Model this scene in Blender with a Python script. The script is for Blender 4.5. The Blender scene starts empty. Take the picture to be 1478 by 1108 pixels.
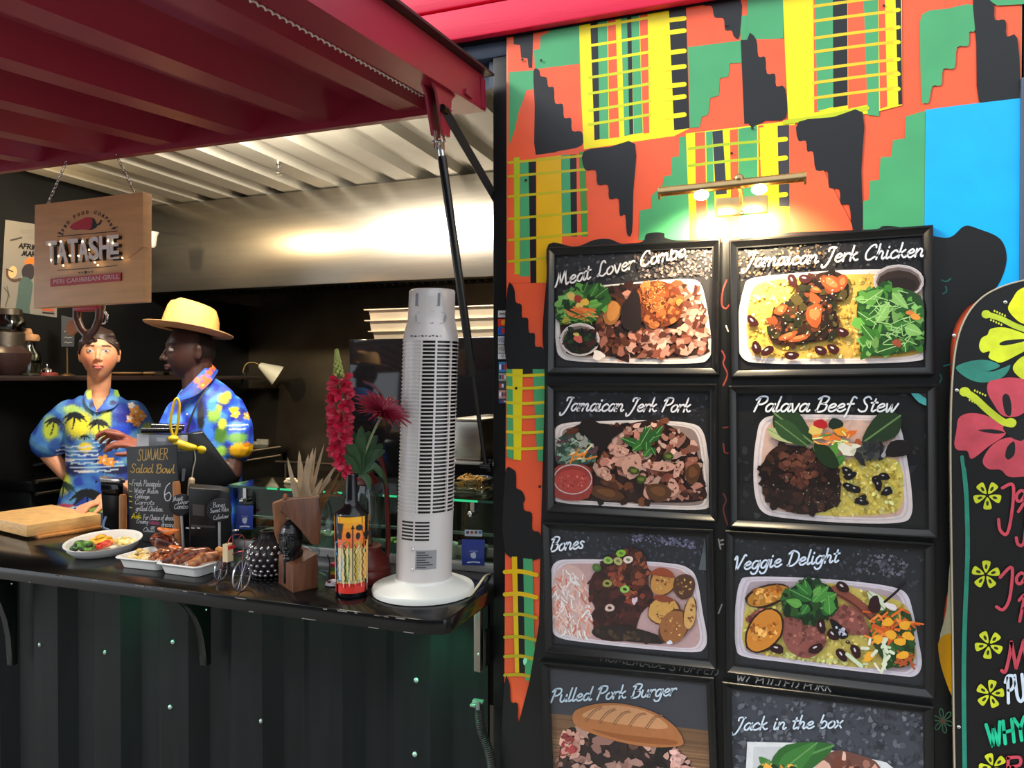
import bpy, bmesh, math, random
import numpy as np
from mathutils import Vector as V, Matrix as M
from math import sin, cos, pi, radians, sqrt
random.seed(7); R = random.Random(11)
SC = bpy.context.scene
# ---------------------------------------------------------------- camera
FPX, IW, IH = 1060.0, 1478, 1108
CAM = V((0, 0, 1.6)); YAW, PITCH = radians(19.8), radians(-0.595)
cd = bpy.data.cameras.new('camera'); cd.sensor_width = 36; cd.lens = 36 * FPX / IW; cd.clip_start = .02
co_ = bpy.data.objects.new('camera', cd); SC.collection.objects.link(co_)
co_.location = CAM; co_.rotation_euler = (pi / 2 + PITCH, 0, YAW); SC.camera = co_
CR = co_.rotation_euler.to_matrix()
# ---------------------------------------------------------------- sky, lights, exposure
wd = bpy.data.worlds.new('sky'); SC.world = wd; wd.use_nodes = True
bg = wd.node_tree.nodes['Background']; bg.inputs[0].default_value = (.86, .93, 1, 1); bg.inputs[1].default_value = 1.25
def lamp(name, kind, loc, energy, color=(1, 1, 1), size=.1, aim=None, **k):
    l = bpy.data.lights.new(name, kind); l.energy = energy; l.color = color
    if kind == 'AREA':
        l.shape = 'RECTANGLE'; l.size = size[0]; l.size_y = size[1]
    elif kind == 'SUN': l.angle = size
    else: l.shadow_soft_size = size
    for a, b in k.items(): setattr(l, a, b)
    o = bpy.data.objects.new(name, l); SC.collection.objects.link(o); o.location = loc
    if aim is not None: o.rotation_euler = (V(aim) - V(loc)).to_track_quat('-Z', 'Y').to_euler()
    return o
lamp('sun', 'SUN', (-6, -6, 8), 2.6, (1, .96, .9), radians(16), aim=(-6 + 1.0, -6 + .62, 8 - .66))
lamp('ceiling_lamp_light', 'AREA', (-1.75, 2.06, 2.49), 46, (1, .91, .77), (.75, .10), aim=(-1.75, 2.75, 2.1))
lamp('ceiling_spot_light', 'AREA', (-3.05, 2.03, 2.47), 8, (1, .74, .42), (.05, .08), aim=(-3.0, 3.1, 2.25))
SC.view_settings.view_transform = 'Standard'; SC.view_settings.look = 'None'
SC.view_settings.gamma = 1; SC.view_settings.use_curve_mapping = False
SC.view_settings.exposure = 0.5
# ---------------------------------------------------------------- measuring: a pixel of the photograph to a point in the place
def ray(u, v): return CR @ V(((u - IW / 2) / FPX, (IH / 2 - v) / FPX, -1))
def at(u, v, Y): d = ray(u, v); return CAM + d * (Y / d.y)
def atz(u, v, Z): d = ray(u, v); return CAM + d * ((Z - CAM.z) / d.z)
def atx(u, v, X): d = ray(u, v); return CAM + d * (X / d.x)
def atp(u, v, P, n): d = ray(u, v); return CAM + d * ((P - CAM).dot(n) / d.dot(n))
# ---------------------------------------------------------------- materials
def L1(c): c /= 255.0; return c / 12.92 if c <= .04045 else ((c + .055) / 1.055) ** 2.4
def lin(c): return (L1(c[0]), L1(c[1]), L1(c[2]), 1.0)
MATS = {}
def mat(name, c=(200, 200, 200), rough=.5, metal=0., noise=0., ns=18., bump=0., bs=120., emit=0., attr=False, stretch=None, coat=0., alpha=1., spec=.5, aniso=0.):
    if name in MATS: return MATS[name]
    m = bpy.data.materials.new(name); m.use_nodes = True; MATS[name] = m
    nt = m.node_tree; N = nt.nodes; LK = nt.links; b = N['Principled BSDF']
    b.inputs['Roughness'].default_value = rough; b.inputs['Metallic'].default_value = metal
    b.inputs['Coat Weight'].default_value = coat; b.inputs['Specular IOR Level'].default_value = spec
    b.inputs['Anisotropic'].default_value = aniso
    if attr:
        a = N.new('ShaderNodeAttribute'); a.attribute_name = 'Col'; src = a.outputs['Color']
    else:
        a = N.new('ShaderNodeRGB'); a.outputs[0].default_value = lin(c); src = a.outputs[0]
    tc = N.new('ShaderNodeTexCoord'); mp = N.new('ShaderNodeMapping'); LK.new(tc.outputs['Object'], mp.inputs[0])
    if stretch: mp.inputs['Scale'].default_value = stretch
    if noise:
        t = N.new('ShaderNodeTexNoise'); t.inputs['Scale'].default_value = ns; t.inputs['Detail'].default_value = 5
        LK.new(mp.outputs[0], t.inputs['Vector'])
        r = N.new('ShaderNodeMapRange'); r.inputs['From Min'].default_value = .3; r.inputs['From Max'].default_value = .7
        r.inputs['To Min'].default_value = 1 - noise; r.inputs['To Max'].default_value = 1 + noise
        LK.new(t.outputs['Fac'], r.inputs['Value'])
        x = N.new('ShaderNodeVectorMath'); x.operation = 'SCALE'
        LK.new(src, x.inputs[0]); LK.new(r.outputs[0], x.inputs['Scale']); src = x.outputs[0]
    LK.new(src, b.inputs['Base Color'])
    if bump:
        t = N.new('ShaderNodeTexNoise'); t.inputs['Scale'].default_value = bs; t.inputs['Detail'].default_value = 3
        LK.new(mp.outputs[0], t.inputs['Vector'])
        q = N.new('ShaderNodeBump'); q.inputs['Strength'].default_value = bump; q.inputs['Distance'].default_value = .004
        LK.new(t.outputs['Fac'], q.inputs['Height']); LK.new(q.outputs[0], b.inputs['Normal'])
    if emit:
        LK.new(src, b.inputs['Emission Color']); b.inputs['Emission Strength'].default_value = emit
    return m
def glass(name='clear_glass', tint=(255, 255, 255), rough=.02, ior=1.5, body=0.):
    if name in MATS: return MATS[name]
    m = bpy.data.materials.new(name); m.use_nodes = True; MATS[name] = m
    nt = m.node_tree; N = nt.nodes; LK = nt.links; N.remove(N['Principled BSDF'])
    t = N.new('ShaderNodeBsdfTransparent'); t.inputs[0].default_value = lin(tint)
    g = N.new('ShaderNodeBsdfGlossy'); g.inputs['Roughness'].default_value = rough
    f = N.new('ShaderNodeFresnel'); ge = N.new('ShaderNodeNewGeometry'); mr = N.new('ShaderNodeMapRange'); mr.inputs['To Min'].default_value = ior; mr.inputs['To Max'].default_value = 1 / ior
    LK.new(ge.outputs['Backfacing'], mr.inputs['Value']); LK.new(mr.outputs[0], f.inputs[0])
    a = N.new('ShaderNodeMath'); a.operation = 'ADD'; a.inputs[1].default_value = body; LK.new(f.outputs[0], a.inputs[0])
    x = N.new('ShaderNodeMixShader'); LK.new(a.outputs[0], x.inputs[0]); LK.new(t.outputs[0], x.inputs[1]); LK.new(g.outputs[0], x.inputs[2])
    LK.new(x.outputs[0], N['Material Output'].inputs[0]); return m
# ---------------------------------------------------------------- mesh builder
def frame_of(d):
    d = d.normalized(); a = V((0, 0, 1)) if abs(d.z) < .9 else V((0, 1, 0))
    x = a.cross(d).normalized(); return x, d.cross(x)
def cr(pts, n=8, closed=False):
    P = [V(p) for p in pts]; out = []; m = len(P)
    for i in range(m if closed else m - 1):
        if closed: a, b, c, d = P[i - 1], P[i], P[(i + 1) % m], P[(i + 2) % m]
        else: a, b, c, d = P[max(i - 1, 0)], P[i], P[i + 1], P[min(i + 2, m - 1)]
        for k in range(n):
            t = k / n
            out.append(.5 * (2 * b + (c - a) * t + (2 * a - 5 * b + 4 * c - d) * t * t + (3 * b - a - 3 * c + d) * t ** 3))
    if not closed: out.append(P[-1])
    return out
class MB:
    def __init__(s, c=None):
        s.bm = bmesh.new(); s.L = s.bm.loops.layers.float_color.new('Col'); s.c = lin(c) if c else (1, 1, 1, 1); s.mi = 0
    def col(s, c): s.c = lin(c); return s
    def mat(s, i): s.mi = i; return s
    def vs(s, P): return [s.bm.verts.new(p) for p in P]
    def f(s, vv):
        if len(set(vv)) < 3: return
        try: q = s.bm.faces.new(vv)
        except ValueError: return
        q.material_index = s.mi
        for l in q.loops: l[s.L] = s.c
        return q
    def loft(s, rings, close=True, cap=(1, 1), wrap=False):
        rr = [s.vs(r) for r in rings]; n = len(rr[0])
        for i in range(len(rr) if wrap else len(rr) - 1):
            a, b = rr[i], rr[(i + 1) % len(rr)]
            for j in range(n if close else n - 1): s.f([a[j], a[(j + 1) % n], b[(j + 1) % n], b[j]])
        if not wrap:
            if cap[0]: s.f(rr[0][::-1])
            if cap[1]: s.f(rr[-1])
        return rr
    def tube(s, pts, r, n=8, closed=False, cap=(1, 1), flat=1.):
        P = [V(p) for p in pts]; m = len(P); rs = r if isinstance(r, (list, tuple)) else [r] * m; rings = []; x = None
        for i in range(m):
            t = (P[(i + 1) % m] - P[i - 1]) if closed else (P[min(i + 1, m - 1)] - P[max(i - 1, 0)])
            t = t.normalized()
            if x is None: x, y = frame_of(t)
            else:
                x = x - t * x.dot(t); x = x.normalized() if x.length > 1e-6 else frame_of(t)[0]; y = t.cross(x)
            rings.append([P[i] + (x * cos(2 * pi * k / n) + y * sin(2 * pi * k / n) * flat) * rs[i] for k in range(n)])
        s.loft(rings, True, cap, wrap=closed); return s
    def cyl(s, a, b, r0, r1=None, n=20): return s.tube([a, b], [r0, r0 if r1 is None else r1], n)
    def caps(s, a, b, r0, r1, n=14):
        a, b = V(a), V(b); d = (b - a); l = d.length; d = d.normalized() if l > 1e-6 else V((0, 0, 1)); P = []; rs = []
        for k in range(5): t = pi / 2 * (1 - k / 4); P.append(a - d * r0 * sin(t)); rs.append(max(r0 * cos(t), r0 * .08))
        for k in range(5): t = pi / 2 * k / 4; P.append(b + d * r1 * sin(t)); rs.append(max(r1 * cos(t), r1 * .08))
        return s.tube(P, rs, n)
    def chain(s, pts, rs, n=12):
        for i in range(len(pts) - 1): s.caps(pts[i], pts[i + 1], rs[i], rs[i + 1], n)
        return s
    def lathe(s, prof, o=(0, 0, 0), n=28, m=None, sx=1., sy=1., cap=(1, 1)):
        o = V(o); m = m or M.Identity(3)
        s.loft([[o + m @ V((r * cos(2 * pi * k / n) * sx, r * sin(2 * pi * k / n) * sy, z)) for k in range(n)] for r, z in prof], True, cap); return s
    def ell(s, o, rx, ry=None, rz=None, n=18, k=11, m=None):
        ry = rx if ry is None else ry; rz = rx if rz is None else rz; o = V(o); m = m or M.Identity(3); rings = []
        for i in range(k + 1):
            t = -pi / 2 + pi * i / k; c = max(cos(t), .03)
            rings.append([o + m @ V((rx * c * cos(2 * pi * j / n), ry * c * sin(2 * pi * j / n), rz * sin(t))) for j in range(n)])
        s.loft(rings); return s
    def box(s, c, sz, m=None, bev=0., seg=2):
        c = V(c); m = m or M.Identity(3); h = V(sz) / 2
        vv = s.vs([c + m @ V((a * h.x, b * h.y, d * h.z)) for d in (-1, 1) for a, b in ((-1, -1), (1, -1), (1, 1), (-1, 1))])
        fs = [s.f(q) for q in ([vv[3], vv[2], vv[1], vv[0]], vv[4:], *[[vv[i], vv[(i + 1) % 4], vv[4 + (i + 1) % 4], vv[4 + i]] for i in range(4)])]
        if bev: s.bev(fs, bev, seg)
        return s
    def bx(s, a, b, bev=0., seg=2):
        a, b = V(a), V(b); return s.box((a + b) / 2, [abs(q) for q in (b - a)], None, bev, seg)
    def bev(s, fs, w, seg=2):
        es = list({e for q in fs if q for e in q.edges})
        r = bmesh.ops.bevel(s.bm, geom=es, offset=w, segments=seg, affect='EDGES', profile=.5, clamp_overlap=True)
        for q in r['faces']:
            q.material_index = s.mi
            for l in q.loops: l[s.L] = s.c
    def prism(s, pts, d, bev=0., seg=2):
        d = V(d); a = s.vs(pts); b = s.vs([V(p) + d for p in pts]); n = len(a)
        fs = [s.f(a[::-1]), s.f(b)] + [s.f([a[i], a[(i + 1) % n], b[(i + 1) % n], b[i]]) for i in range(n)]
        if bev: s.bev(fs, bev, seg)
        return s
    def poly(s, pts): return s.f(s.vs(pts))
    def text(s, txt, p0, ex, ey, w=None, h=None, d=0.002, bold=0., shear=0.):
        cu = bpy.data.curves.new('t', 'FONT'); cu.body = txt; cu.size = 1; cu.offset = bold; cu.shear = shear; cu.resolution_u = 3
        o = bpy.data.objects.new('t', cu); SC.collection.objects.link(o)
        me = bpy.data.meshes.new_from_object(o.evaluated_get(bpy.context.evaluated_depsgraph_get()))
        xs = [v.co.x for v in me.vertices]; ys = [v.co.y for v in me.vertices]; x0, x1, y0, y1 = min(xs), max(xs), min(ys), max(ys)
        kx = w / (x1 - x0) if w else None; ky = h / (y1 - y0) if h else kx; kx = kx or ky
        ex, ey = V(ex).normalized(), V(ey).normalized(); nn = ex.cross(ey); p0 = V(p0)
        P = [p0 + ex * (v.co.x - x0) * kx + ey * (v.co.y - y0) * ky for v in me.vertices]
        if d:
            ec = {}
            for q in me.polygons:
                for e in q.edge_keys: ec[e] = ec.get(e, 0) + 1
        A = s.vs([p + nn * d for p in P])
        for q in me.polygons: s.f([A[i] for i in q.vertices])
        if d:
            B = s.vs(P)
            for q in me.polygons:
                vi = list(q.vertices)
                for i in range(len(vi)):
                    a, b = vi[i], vi[(i + 1) % len(vi)]
                    if ec[(min(a, b), max(a, b))] == 1: s.f([A[b], A[a], B[a], B[b]])
        bpy.data.objects.remove(o); bpy.data.curves.remove(cu); bpy.data.meshes.remove(me); return s
# ---------------------------------------------------------------- objects
ORG = {}
def props(o, label=None, cat=None, group=None, kind=None):
    for k, v in (('label', label), ('category', cat), ('group', group), ('kind', kind)):
        if v: o[k] = v
    return o
def thing(name, label, cat, loc, group=None):
    o = bpy.data.objects.new(name, None); SC.collection.objects.link(o); o.location = loc; o.empty_display_size = .05
    ORG[o] = V(loc); return props(o, label, cat, group)
def obj(name, mb, mats, parent=None, label=None, cat=None, group=None, kind=None, smooth=True, angle=40, org=None, raw=None):
    if raw: me = raw
    else:
        bmesh.ops.recalc_face_normals(mb.bm, faces=mb.bm.faces[:]) if smooth != 'flat' else None
        me = bpy.data.meshes.new(name); mb.bm.to_mesh(me); mb.bm.free()
    for m in (mats if isinstance(mats, (list, tuple)) else [mats]): me.materials.append(m)
    n = len(me.vertices); c = np.empty(n * 3, 'f'); me.vertices.foreach_get('co', c); c = c.reshape(-1, 3)
    if parent: O = ORG[parent]
    elif org is not None: O = V(org)
    else: O = V(((c[:, 0].min() + c[:, 0].max()) / 2, (c[:, 1].min() + c[:, 1].max()) / 2, c[:, 2].min()))
    c -= np.array(O, 'f'); me.vertices.foreach_set('co', c.ravel())
    if smooth is True:
        me.polygons.foreach_set('use_smooth', [True] * len(me.polygons)); me.set_sharp_from_angle(angle=radians(angle))
    o = bpy.data.objects.new(name, me); SC.collection.objects.link(o)
    if parent: o.parent = parent
    else: o.location = O
    ORG[o] = O; me.update(); return props(o, label, cat, group, kind)
def dup(root, loc, label=None, rz=None, group=None):
    r = root.copy(); SC.collection.objects.link(r); r.location = loc; ORG[r] = V(loc)
    if rz is not None: r.rotation_euler = (0, 0, rz)
    if label: r['label'] = label
    if group: r['group'] = group
    for ch in list(root.children):
        c = ch.copy(); SC.collection.objects.link(c); c.parent = r
        for g in ch.children:
            d = g.copy(); SC.collection.objects.link(d); d.parent = c
    return r
def fuse(mb, voxel=.005, smooth=3, fac=.5):
    bmesh.ops.recalc_face_normals(mb.bm, faces=mb.bm.faces[:])
    me = bpy.data.meshes.new('tmp'); mb.bm.to_mesh(me); mb.bm.free()
    o = bpy.data.objects.new('tmp', me); SC.collection.objects.link(o)
    a = o.modifiers.new('r', 'REMESH'); a.mode = 'VOXEL'; a.voxel_size = voxel; a.adaptivity = 0
    if smooth: b = o.modifiers.new('s', 'SMOOTH'); b.factor = fac; b.iterations = smooth
    r = bpy.data.meshes.new_from_object(o.evaluated_get(bpy.context.evaluated_depsgraph_get()))
    bpy.data.objects.remove(o); bpy.data.meshes.remove(me); return r
def paint(me, fn):
    n = len(me.vertices); c = np.empty(n * 3, 'f'); me.vertices.foreach_get('co', c); c = c.reshape(-1, 3).astype('d')
    k = fn(c) / 255.0; k = np.where(k <= .04045, k / 12.92, ((k + .055) / 1.055) ** 2.4)
    for a in list(me.color_attributes): me.color_attributes.remove(a)
    A = me.color_attributes.new('Col', 'FLOAT_COLOR', 'POINT')
    A.data.foreach_set('color', np.concatenate([k, np.ones((n, 1))], 1).astype('f').ravel())
# ---------------------------------------------------------------- stroke lettering (brush and chalk hands)
GL = {
'a': (.95, [(.75,.85),(.4,1),(.1,.6),(.15,.1),(.45,.05),(.78,.75)], [(.82,1),(.75,.2),(.9,0),(1.05,.2)]),
'b': (.9, [(.2,1.9),(.1,.9),(.1,.1)], [(.1,.5),(.4,1),(.75,.75),(.65,.15),(.3,-.02),(.1,.2)]),
'c': (.8, [(.7,.8),(.45,1),(.1,.6),(.15,.1),(.45,0),(.8,.25)]),
'd': (1., [(.75,.8),(.4,1),(.1,.55),(.2,.05),(.5,.1),(.75,.6)], [(.9,1.9),(.78,.8),(.78,.15),(.9,0),(1.05,.15)]),
'e': (.82, [(.12,.45),(.5,.55),(.68,.8),(.45,1),(.12,.65),(.15,.15),(.45,0),(.85,.3)]),
'f': (.65, [(.8,1.7),(.55,1.9),(.4,1.4),(.3,0),(.15,-.7)], [(.1,.95),(.7,1)]),
'g': (.95, [(.75,.85),(.4,1),(.1,.6),(.15,.1),(.45,.05),(.75,.7)], [(.82,1),(.75,0),(.6,-.6),(.25,-.7),(.05,-.45)]),
'h': (.95, [(.2,1.9),(.1,0)], [(.1,.4),(.4,1),(.65,.8),(.62,.2),(.75,0),(.95,.2)]),
'i': (.48, [(.15,1),(.12,.2),(.25,0),(.45,.2)], [(.2,1.4),(.22,1.5)]),
'j': (.5, [(.3,1),(.25,-.3),(.1,-.7),(-.2,-.6)], [(.35,1.4),(.37,1.5)]),
'k': (.88, [(.2,1.9),(.1,0)], [(.65,1),(.15,.5)], [(.25,.55),(.6,.05),(.85,.15)]),
'l': (.48, [(.25,1.9),(.12,.3),(.25,0),(.45,.2)]),
'm': (1.35, [(.1,1),(.08,0)], [(.1,.5),(.35,1),(.55,.8),(.5,0)], [(.55,.5),(.85,1),(1.02,.8),(1.,.2),(1.15,0),(1.35,.2)]),
'n': (.95, [(.1,1),(.08,0)], [(.1,.5),(.4,1),(.65,.8),(.62,.2),(.75,0),(.95,.2)]),
'o': (.85, [(.45,1),(.1,.6),(.15,.1),(.45,0),(.75,.4),(.7,.85),(.45,1)]),
'p': (.9, [(.15,1),(.1,0),(.0,-.75)], [(.1,.5),(.4,1),(.75,.75),(.65,.15),(.3,0),(.1,.2)]),
'r': (.7, [(.1,1),(.08,0)], [(.1,.5),(.3,.9),(.6,1),(.65,.85)]),
's': (.7, [(.6,.85),(.35,1),(.15,.75),(.5,.4),(.45,.05),(.1,.1)]),
't': (.65, [(.35,1.6),(.22,.3),(.35,0),(.6,.2)], [(.02,1.1),(.6,1.15)]),
'u': (.95, [(.1,1),(.08,.3),(.25,0),(.5,.1),(.7,.6)], [(.75,1),(.7,.2),(.82,0),(1,.2)]),
'v': (.8, [(.05,1),(.3,0),(.45,.1),(.7,1)]),
'w': (1.2, [(.05,1),(.2,0),(.35,.1),(.55,.9)], [(.55,.9),(.65,0),(.8,.1),(1.1,1)]),
'x': (.8, [(.1,1),(.7,0)], [(.7,1),(.05,0)]),
'y': (.85, [(.1,1),(.2,.3),(.4,.2),(.65,.8)], [(.75,1),(.55,0),(.3,-.7),(.05,-.6)]),
'z': (.8, [(.1,1),(.7,1),(.1,0),(.75,0)]),
'A': (1.2, [(.05,0),(.6,1.9)], [(.6,1.9),(1.05,0)], [(.2,.65),(.9,.65)]),
'B': (1.15, [(.35,1.8),(.15,0)], [(.05,1.6),(.5,1.95),(1.,1.75),(.8,1.1),(.35,1.)], [(.4,1.),(.95,.85),(.9,.2),(.4,-.05),(.05,.15)]),
'C': (1.15, [(1.,1.5),(.9,1.85),(.5,1.7),(.12,.9),(.2,.15),(.6,0),(1.05,.35)]),
'D': (1.25, [(.4,1.8),(.2,0)], [(.05,1.6),(.5,1.95),(1.1,1.5),(1.1,.6),(.6,.0),(.1,.08)]),
'E': (1., [(.15,1.9),(.15,0)], [(.15,1.85),(.9,1.9)], [(.15,1),(.75,1.03)], [(.15,.02),(.9,.05)]),
'F': (1., [(.25,1.85),(.1,0)], [(.05,1.85),(.95,1.95)], [(.2,1),(.75,1.05)]),
'G': (1.15, [(1.,1.5),(.85,1.85),(.5,1.7),(.12,.9),(.2,.15),(.6,0),(.95,.3),(1,.8),(.6,.8)]),
'H': (1.15, [(.2,1.9),(.1,0)], [(1,1.9),(.9,0)], [(.15,.95),(.95,1)]),
'I': (.5, [(.25,1.9),(.25,0)]),
'J': (1., [(.25,1.4),(.3,1.8),(.75,1.85),(.95,1.8)], [(.8,1.85),(.6,.6),(.3,-.4),(-.05,-.65),(-.15,-.3)]),
'K': (1.05, [(.15,1.9),(.1,0)], [(.9,1.9),(.15,.9)], [(.3,1),(.95,0)]),
'L': (1.1, [(.95,1.6),(.8,1.9),(.5,1.6),(.35,.5),(.1,.08),(.35,.15),(.7,-.02),(1.05,.25)]),
'M': (1.6, [(-.1,.1),(.1,.05),(.35,1.1),(.45,1.85)], [(.45,1.85),(.65,.2)], [(.65,.2),(1.1,1.9)], [(1.1,1.9),(1.25,.1),(1.5,.2)]),
'N': (1.2, [(.1,0),(.15,1.9)], [(.15,1.9),(.95,0)], [(.95,0),(1,1.9)]),
'O': (1.15, [(.55,1.9),(.1,1.1),(.2,.15),(.6,0),(1,.7),(.9,1.7),(.55,1.9)]),
'P': (1.1, [(.4,1.8),(.15,0)], [(.05,1.5),(.4,1.9),(1.,1.85),(1.05,1.3),(.7,.95),(.35,.9)]),
'R': (1.1, [(.2,1.9),(.1,0)], [(.15,1.85),(.8,1.8),(.8,1.15),(.2,1)], [(.4,1),(1,0)]),
'S': (1.05, [(.95,1.6),(.65,1.9),(.3,1.6),(.45,1.1),(.75,.7),(.7,.1),(.3,0),(.02,.25)]),
'T': (1., [(.05,1.88),(1,1.9)], [(.52,1.88),(.5,0)]),
'U': (1.1, [(.12,1.9),(.15,.4),(.5,0),(.9,.4),(.95,1.9)]),
'V': (1.1, [(.0,1.4),(.12,1.8),(.25,1.5),(.3,.3),(.4,0)], [(.4,0),(.75,1.1),(1.,1.9),(1.15,1.8)]),
'W': (1.4, [(.05,1.9),(.35,0)], [(.35,0),(.65,1.5)], [(.65,1.5),(.9,0)], [(.9,0),(1.3,1.9)]),
'Y': (1., [(.05,1.9),(.5,1)], [(1,1.9),(.5,1),(.45,0)]),
'2': (.9, [(.1,1.4),(.4,1.9),(.8,1.5),(.5,.7),(.05,.05),(.85,.05)]), '5': (.9, [(.8,1.9),(.2,1.9),(.15,1.1),(.6,1.15),(.8,.6),(.5,0),(.05,.1)]),
'6': (.95, [(.75,1.85),(.3,1.3),(.1,.5),(.4,0),(.8,.35),(.6,.9),(.15,.7)]),
'.': (.4, [(.15,0),(.18,.06)]), '-': (.7, [(.1,.7),(.6,.72)]), '!': (.4, [(.2,1.9),(.2,.6)], [(.2,.05),(.2,.0)]), '+': (.7, [(.1,.6),(.6,.6)], [(.35,.9),(.35,.3)]),
'&': (.9, [(.8,0),(.2,1.4),(.4,1.8),(.6,1.4),(.1,.4),(.3,0),(.8,.6)]), '/': (.8, [(.1,0),(.7,1.9)]), "'": (.3, [(.15,1.9),(.12,1.5)]), ' ': (.6,)}
class Art:
    """flat art: shapes laid on one plane, each a hair above the last"""
    def __init__(s, P, n, eps=5e-5, mb=None):
        s.P, s.n, s.eps, s.k = P, n, eps, 0; s.mb = mb or MB(); s.crop(0, 0, 1)
    def crop(s, ox, oy, sc): s.ox, s.oy, s.sc = ox, oy, sc; return s
    def pt(s, x, y): return atp(s.ox + x / s.sc, s.oy + y / s.sc, s.P + s.n * (s.eps * s.k), s.n)
    def poly(s, pts, c, up=True):
        if up: s.k += 1
        s.mb.col(c); s.mb.poly([s.pt(x, y) for x, y in pts]); return s
    def sm(s, pts, c, n=5, up=True): return s.poly([(p.x, p.y) for p in cr([(x, y, 0) for x, y in pts], n, True)], c, up)
    def blob(s, x, y, rx, ry, c, rot=0., irr=.0, n=12, up=True):
        ph = R.random() * 6.28; P = []
        for i in range(n):
            t = 2 * pi * i / n; q = 1 + irr * (sin(2 * t + ph) * .5 + sin(3 * t + ph * 2) * .5 + R.uniform(-.4, .4))
            a, b = rx * q * cos(t), ry * q * sin(t); P.append((x + a * cos(rot) - b * sin(rot), y + a * sin(rot) + b * cos(rot)))
        return s.poly(P, c, up)
    def ring(s, x, y, rx, ry, w, c, rot=0.): 
        return s.stroke([(x + rx * cos(t) * cos(rot) - ry * sin(t) * sin(rot), y + rx * cos(t) * sin(rot) + ry * sin(t) * cos(rot)) for t in [2 * pi * i / 24 for i in range(25)]], w, c, 0)
    def stroke(s, pts, w, c, smooth=6, up=True, rnd=True, taper=None):
        if up: s.k += 1
        s.mb.col(c); P = cr([(x, y, 0) for x, y in pts], smooth) if smooth and len(pts) > 2 else [V((x, y, 0)) for x, y in pts]
        Lf, Rt = [], []; m = len(P)
        for i in range(m):
            t = P[min(i + 1, m - 1)] - P[max(i - 1, 0)]; t = t.normalized() if t.length > 1e-9 else V((1, 0, 0)); q = V((-t.y, t.x, 0)) * w / 2
            if taper: q *= taper[0] + (taper[1] - taper[0]) * i / max(m - 1, 1)
            Lf.append(P[i] + q); Rt.append(P[i] - q)
        a = s.mb.vs([s.pt(p.x, p.y) for p in Lf]); b = s.mb.vs([s.pt(p.x, p.y) for p in Rt])
        for i in range(m - 1): s.mb.f([a[i], a[i + 1], b[i + 1], b[i]])
        if rnd:
            for e, d in ((0, -1), (m - 1, 1)):
                t = P[min(e + 1, m - 1)] - P[max(e - 1, 0)]; t = (t.normalized() if t.length > 1e-9 else V((1, 0, 0))) * d
                q = V((-t.y, t.x, 0)); k = w / 2
                s.mb.poly([s.pt(p.x, p.y) for p in [P[e] + (q * cos(z) + t * sin(z)) * k for z in (0, .63, 1.26, 1.88, 2.51, 3.14)]])
        return s
    def write(s, txt, p0, p1, h, w, c, shear=.25, jig=0.):
        wid = sum(GL.get(ch, GL[' '])[0] for ch in txt); dx, dy = p1[0] - p0[0], p1[1] - p0[1]; ln = math.hypot(dx, dy); dx, dy = dx / ln, dy / ln
        kx = ln / wid; x = 0; s.k += 1
        for ch in txt:
            g = GL.get(ch, GL[' ']); jx = R.uniform(-jig, jig)
            for st in g[1:]:
                q = []
                for a, b in st:
                    X = (x + a + b * shear * h / kx) * kx; Y = (b + jx) * h; q.append((p0[0] + X * dx + Y * dy, p0[1] + X * dy - Y * dx))
                s.stroke(q, w, c, 5, False)
            x += g[0]
        return s
    def inside(s, poly, x, y):
        r = False; j = len(poly) - 1
        for i in range(len(poly)):
            a, b = poly[i], poly[j]
            if (a[1] > y) != (b[1] > y) and x < (b[0] - a[0]) * (y - a[1]) / (b[1] - a[1]) + a[0]: r = not r
            j = i
        return r
    def scat(s, poly, n, r, cols, asp=1.6, irr=.3, per=25, rot=None, nv=7):
        xs = [p[0] for p in poly]; ys = [p[1] for p in poly]; i = 0; tries = 0
        while i < n and tries < n * 20:
            tries += 1; x, y = R.uniform(min(xs), max(xs)), R.uniform(min(ys), max(ys))
            if not s.inside(poly, x, y): continue
            q = R.uniform(*r); a = q * R.uniform(1, asp)
            c = R.choice(cols); v = R.uniform(.82, 1.15); c = [min(255, k * v) for k in c]
            s.blob(x, y, a, q, c, R.uniform(0, 3.14) if rot is None else rot + R.uniform(-.3, .3), irr, nv, True); i += 1
        return s
    def leaf(s, x0, y0, x1, y1, w, c, vein=None):
        mx, my = (x0 + x1) / 2, (y0 + y1) / 2; dx, dy = x1 - x0, y1 - y0; l = math.hypot(dx, dy); nx, ny = -dy / l * w, dx / l * w
        s.sm([(x0, y0), (mx - dx * .15 + nx, my - dy * .15 + ny), (x1, y1), (mx - dx * .15 - nx, my - dy * .15 - ny)], c, 4)
        if vein: s.stroke([(x0, y0), (x1, y1)], max(w * .12, 1), vein, 0)
        return s
# ================================================================ the setting
D = 1.80; CT = 1.047; FLR = .17; CEIL = 2.56; LWX = -3.40; BWY = 4.12
mBLK = mat('black_paint', (9, 10, 11), .5, noise=.18, ns=6, bump=.05, spec=.3)
mCORR = mat('black_corrugated_paint', (17, 20, 23), .42, noise=.25, ns=5, stretch=(6, 6, .6), bump=.05, spec=.3)
mSTEEL = mat('brushed_steel', (172, 166, 155), .29, 1, noise=.06, ns=4, stretch=(1, 1, 14), aniso=.5)
mSTEELD = mat('smoked_steel', (112, 103, 88), .42, 1, noise=.35, ns=2.2, stretch=(1, 1, 1.2))
mCHROME = mat('chrome', (215, 215, 215), .15, 1)
mRED = mat('red_paint', (142, 28, 52), .38, noise=.12, ns=5, stretch=(1, .25, 1))
mPINK = mat('pink_board_paint', (222, 22, 66), .45, noise=.07, ns=9, stretch=(.3, 2, 3), bump=.12, bs=60)
mBLKP = mat('black_plastic', (14, 14, 15), .3)
mRUB = mat('black_rubber', (12, 12, 12), .6)
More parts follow.
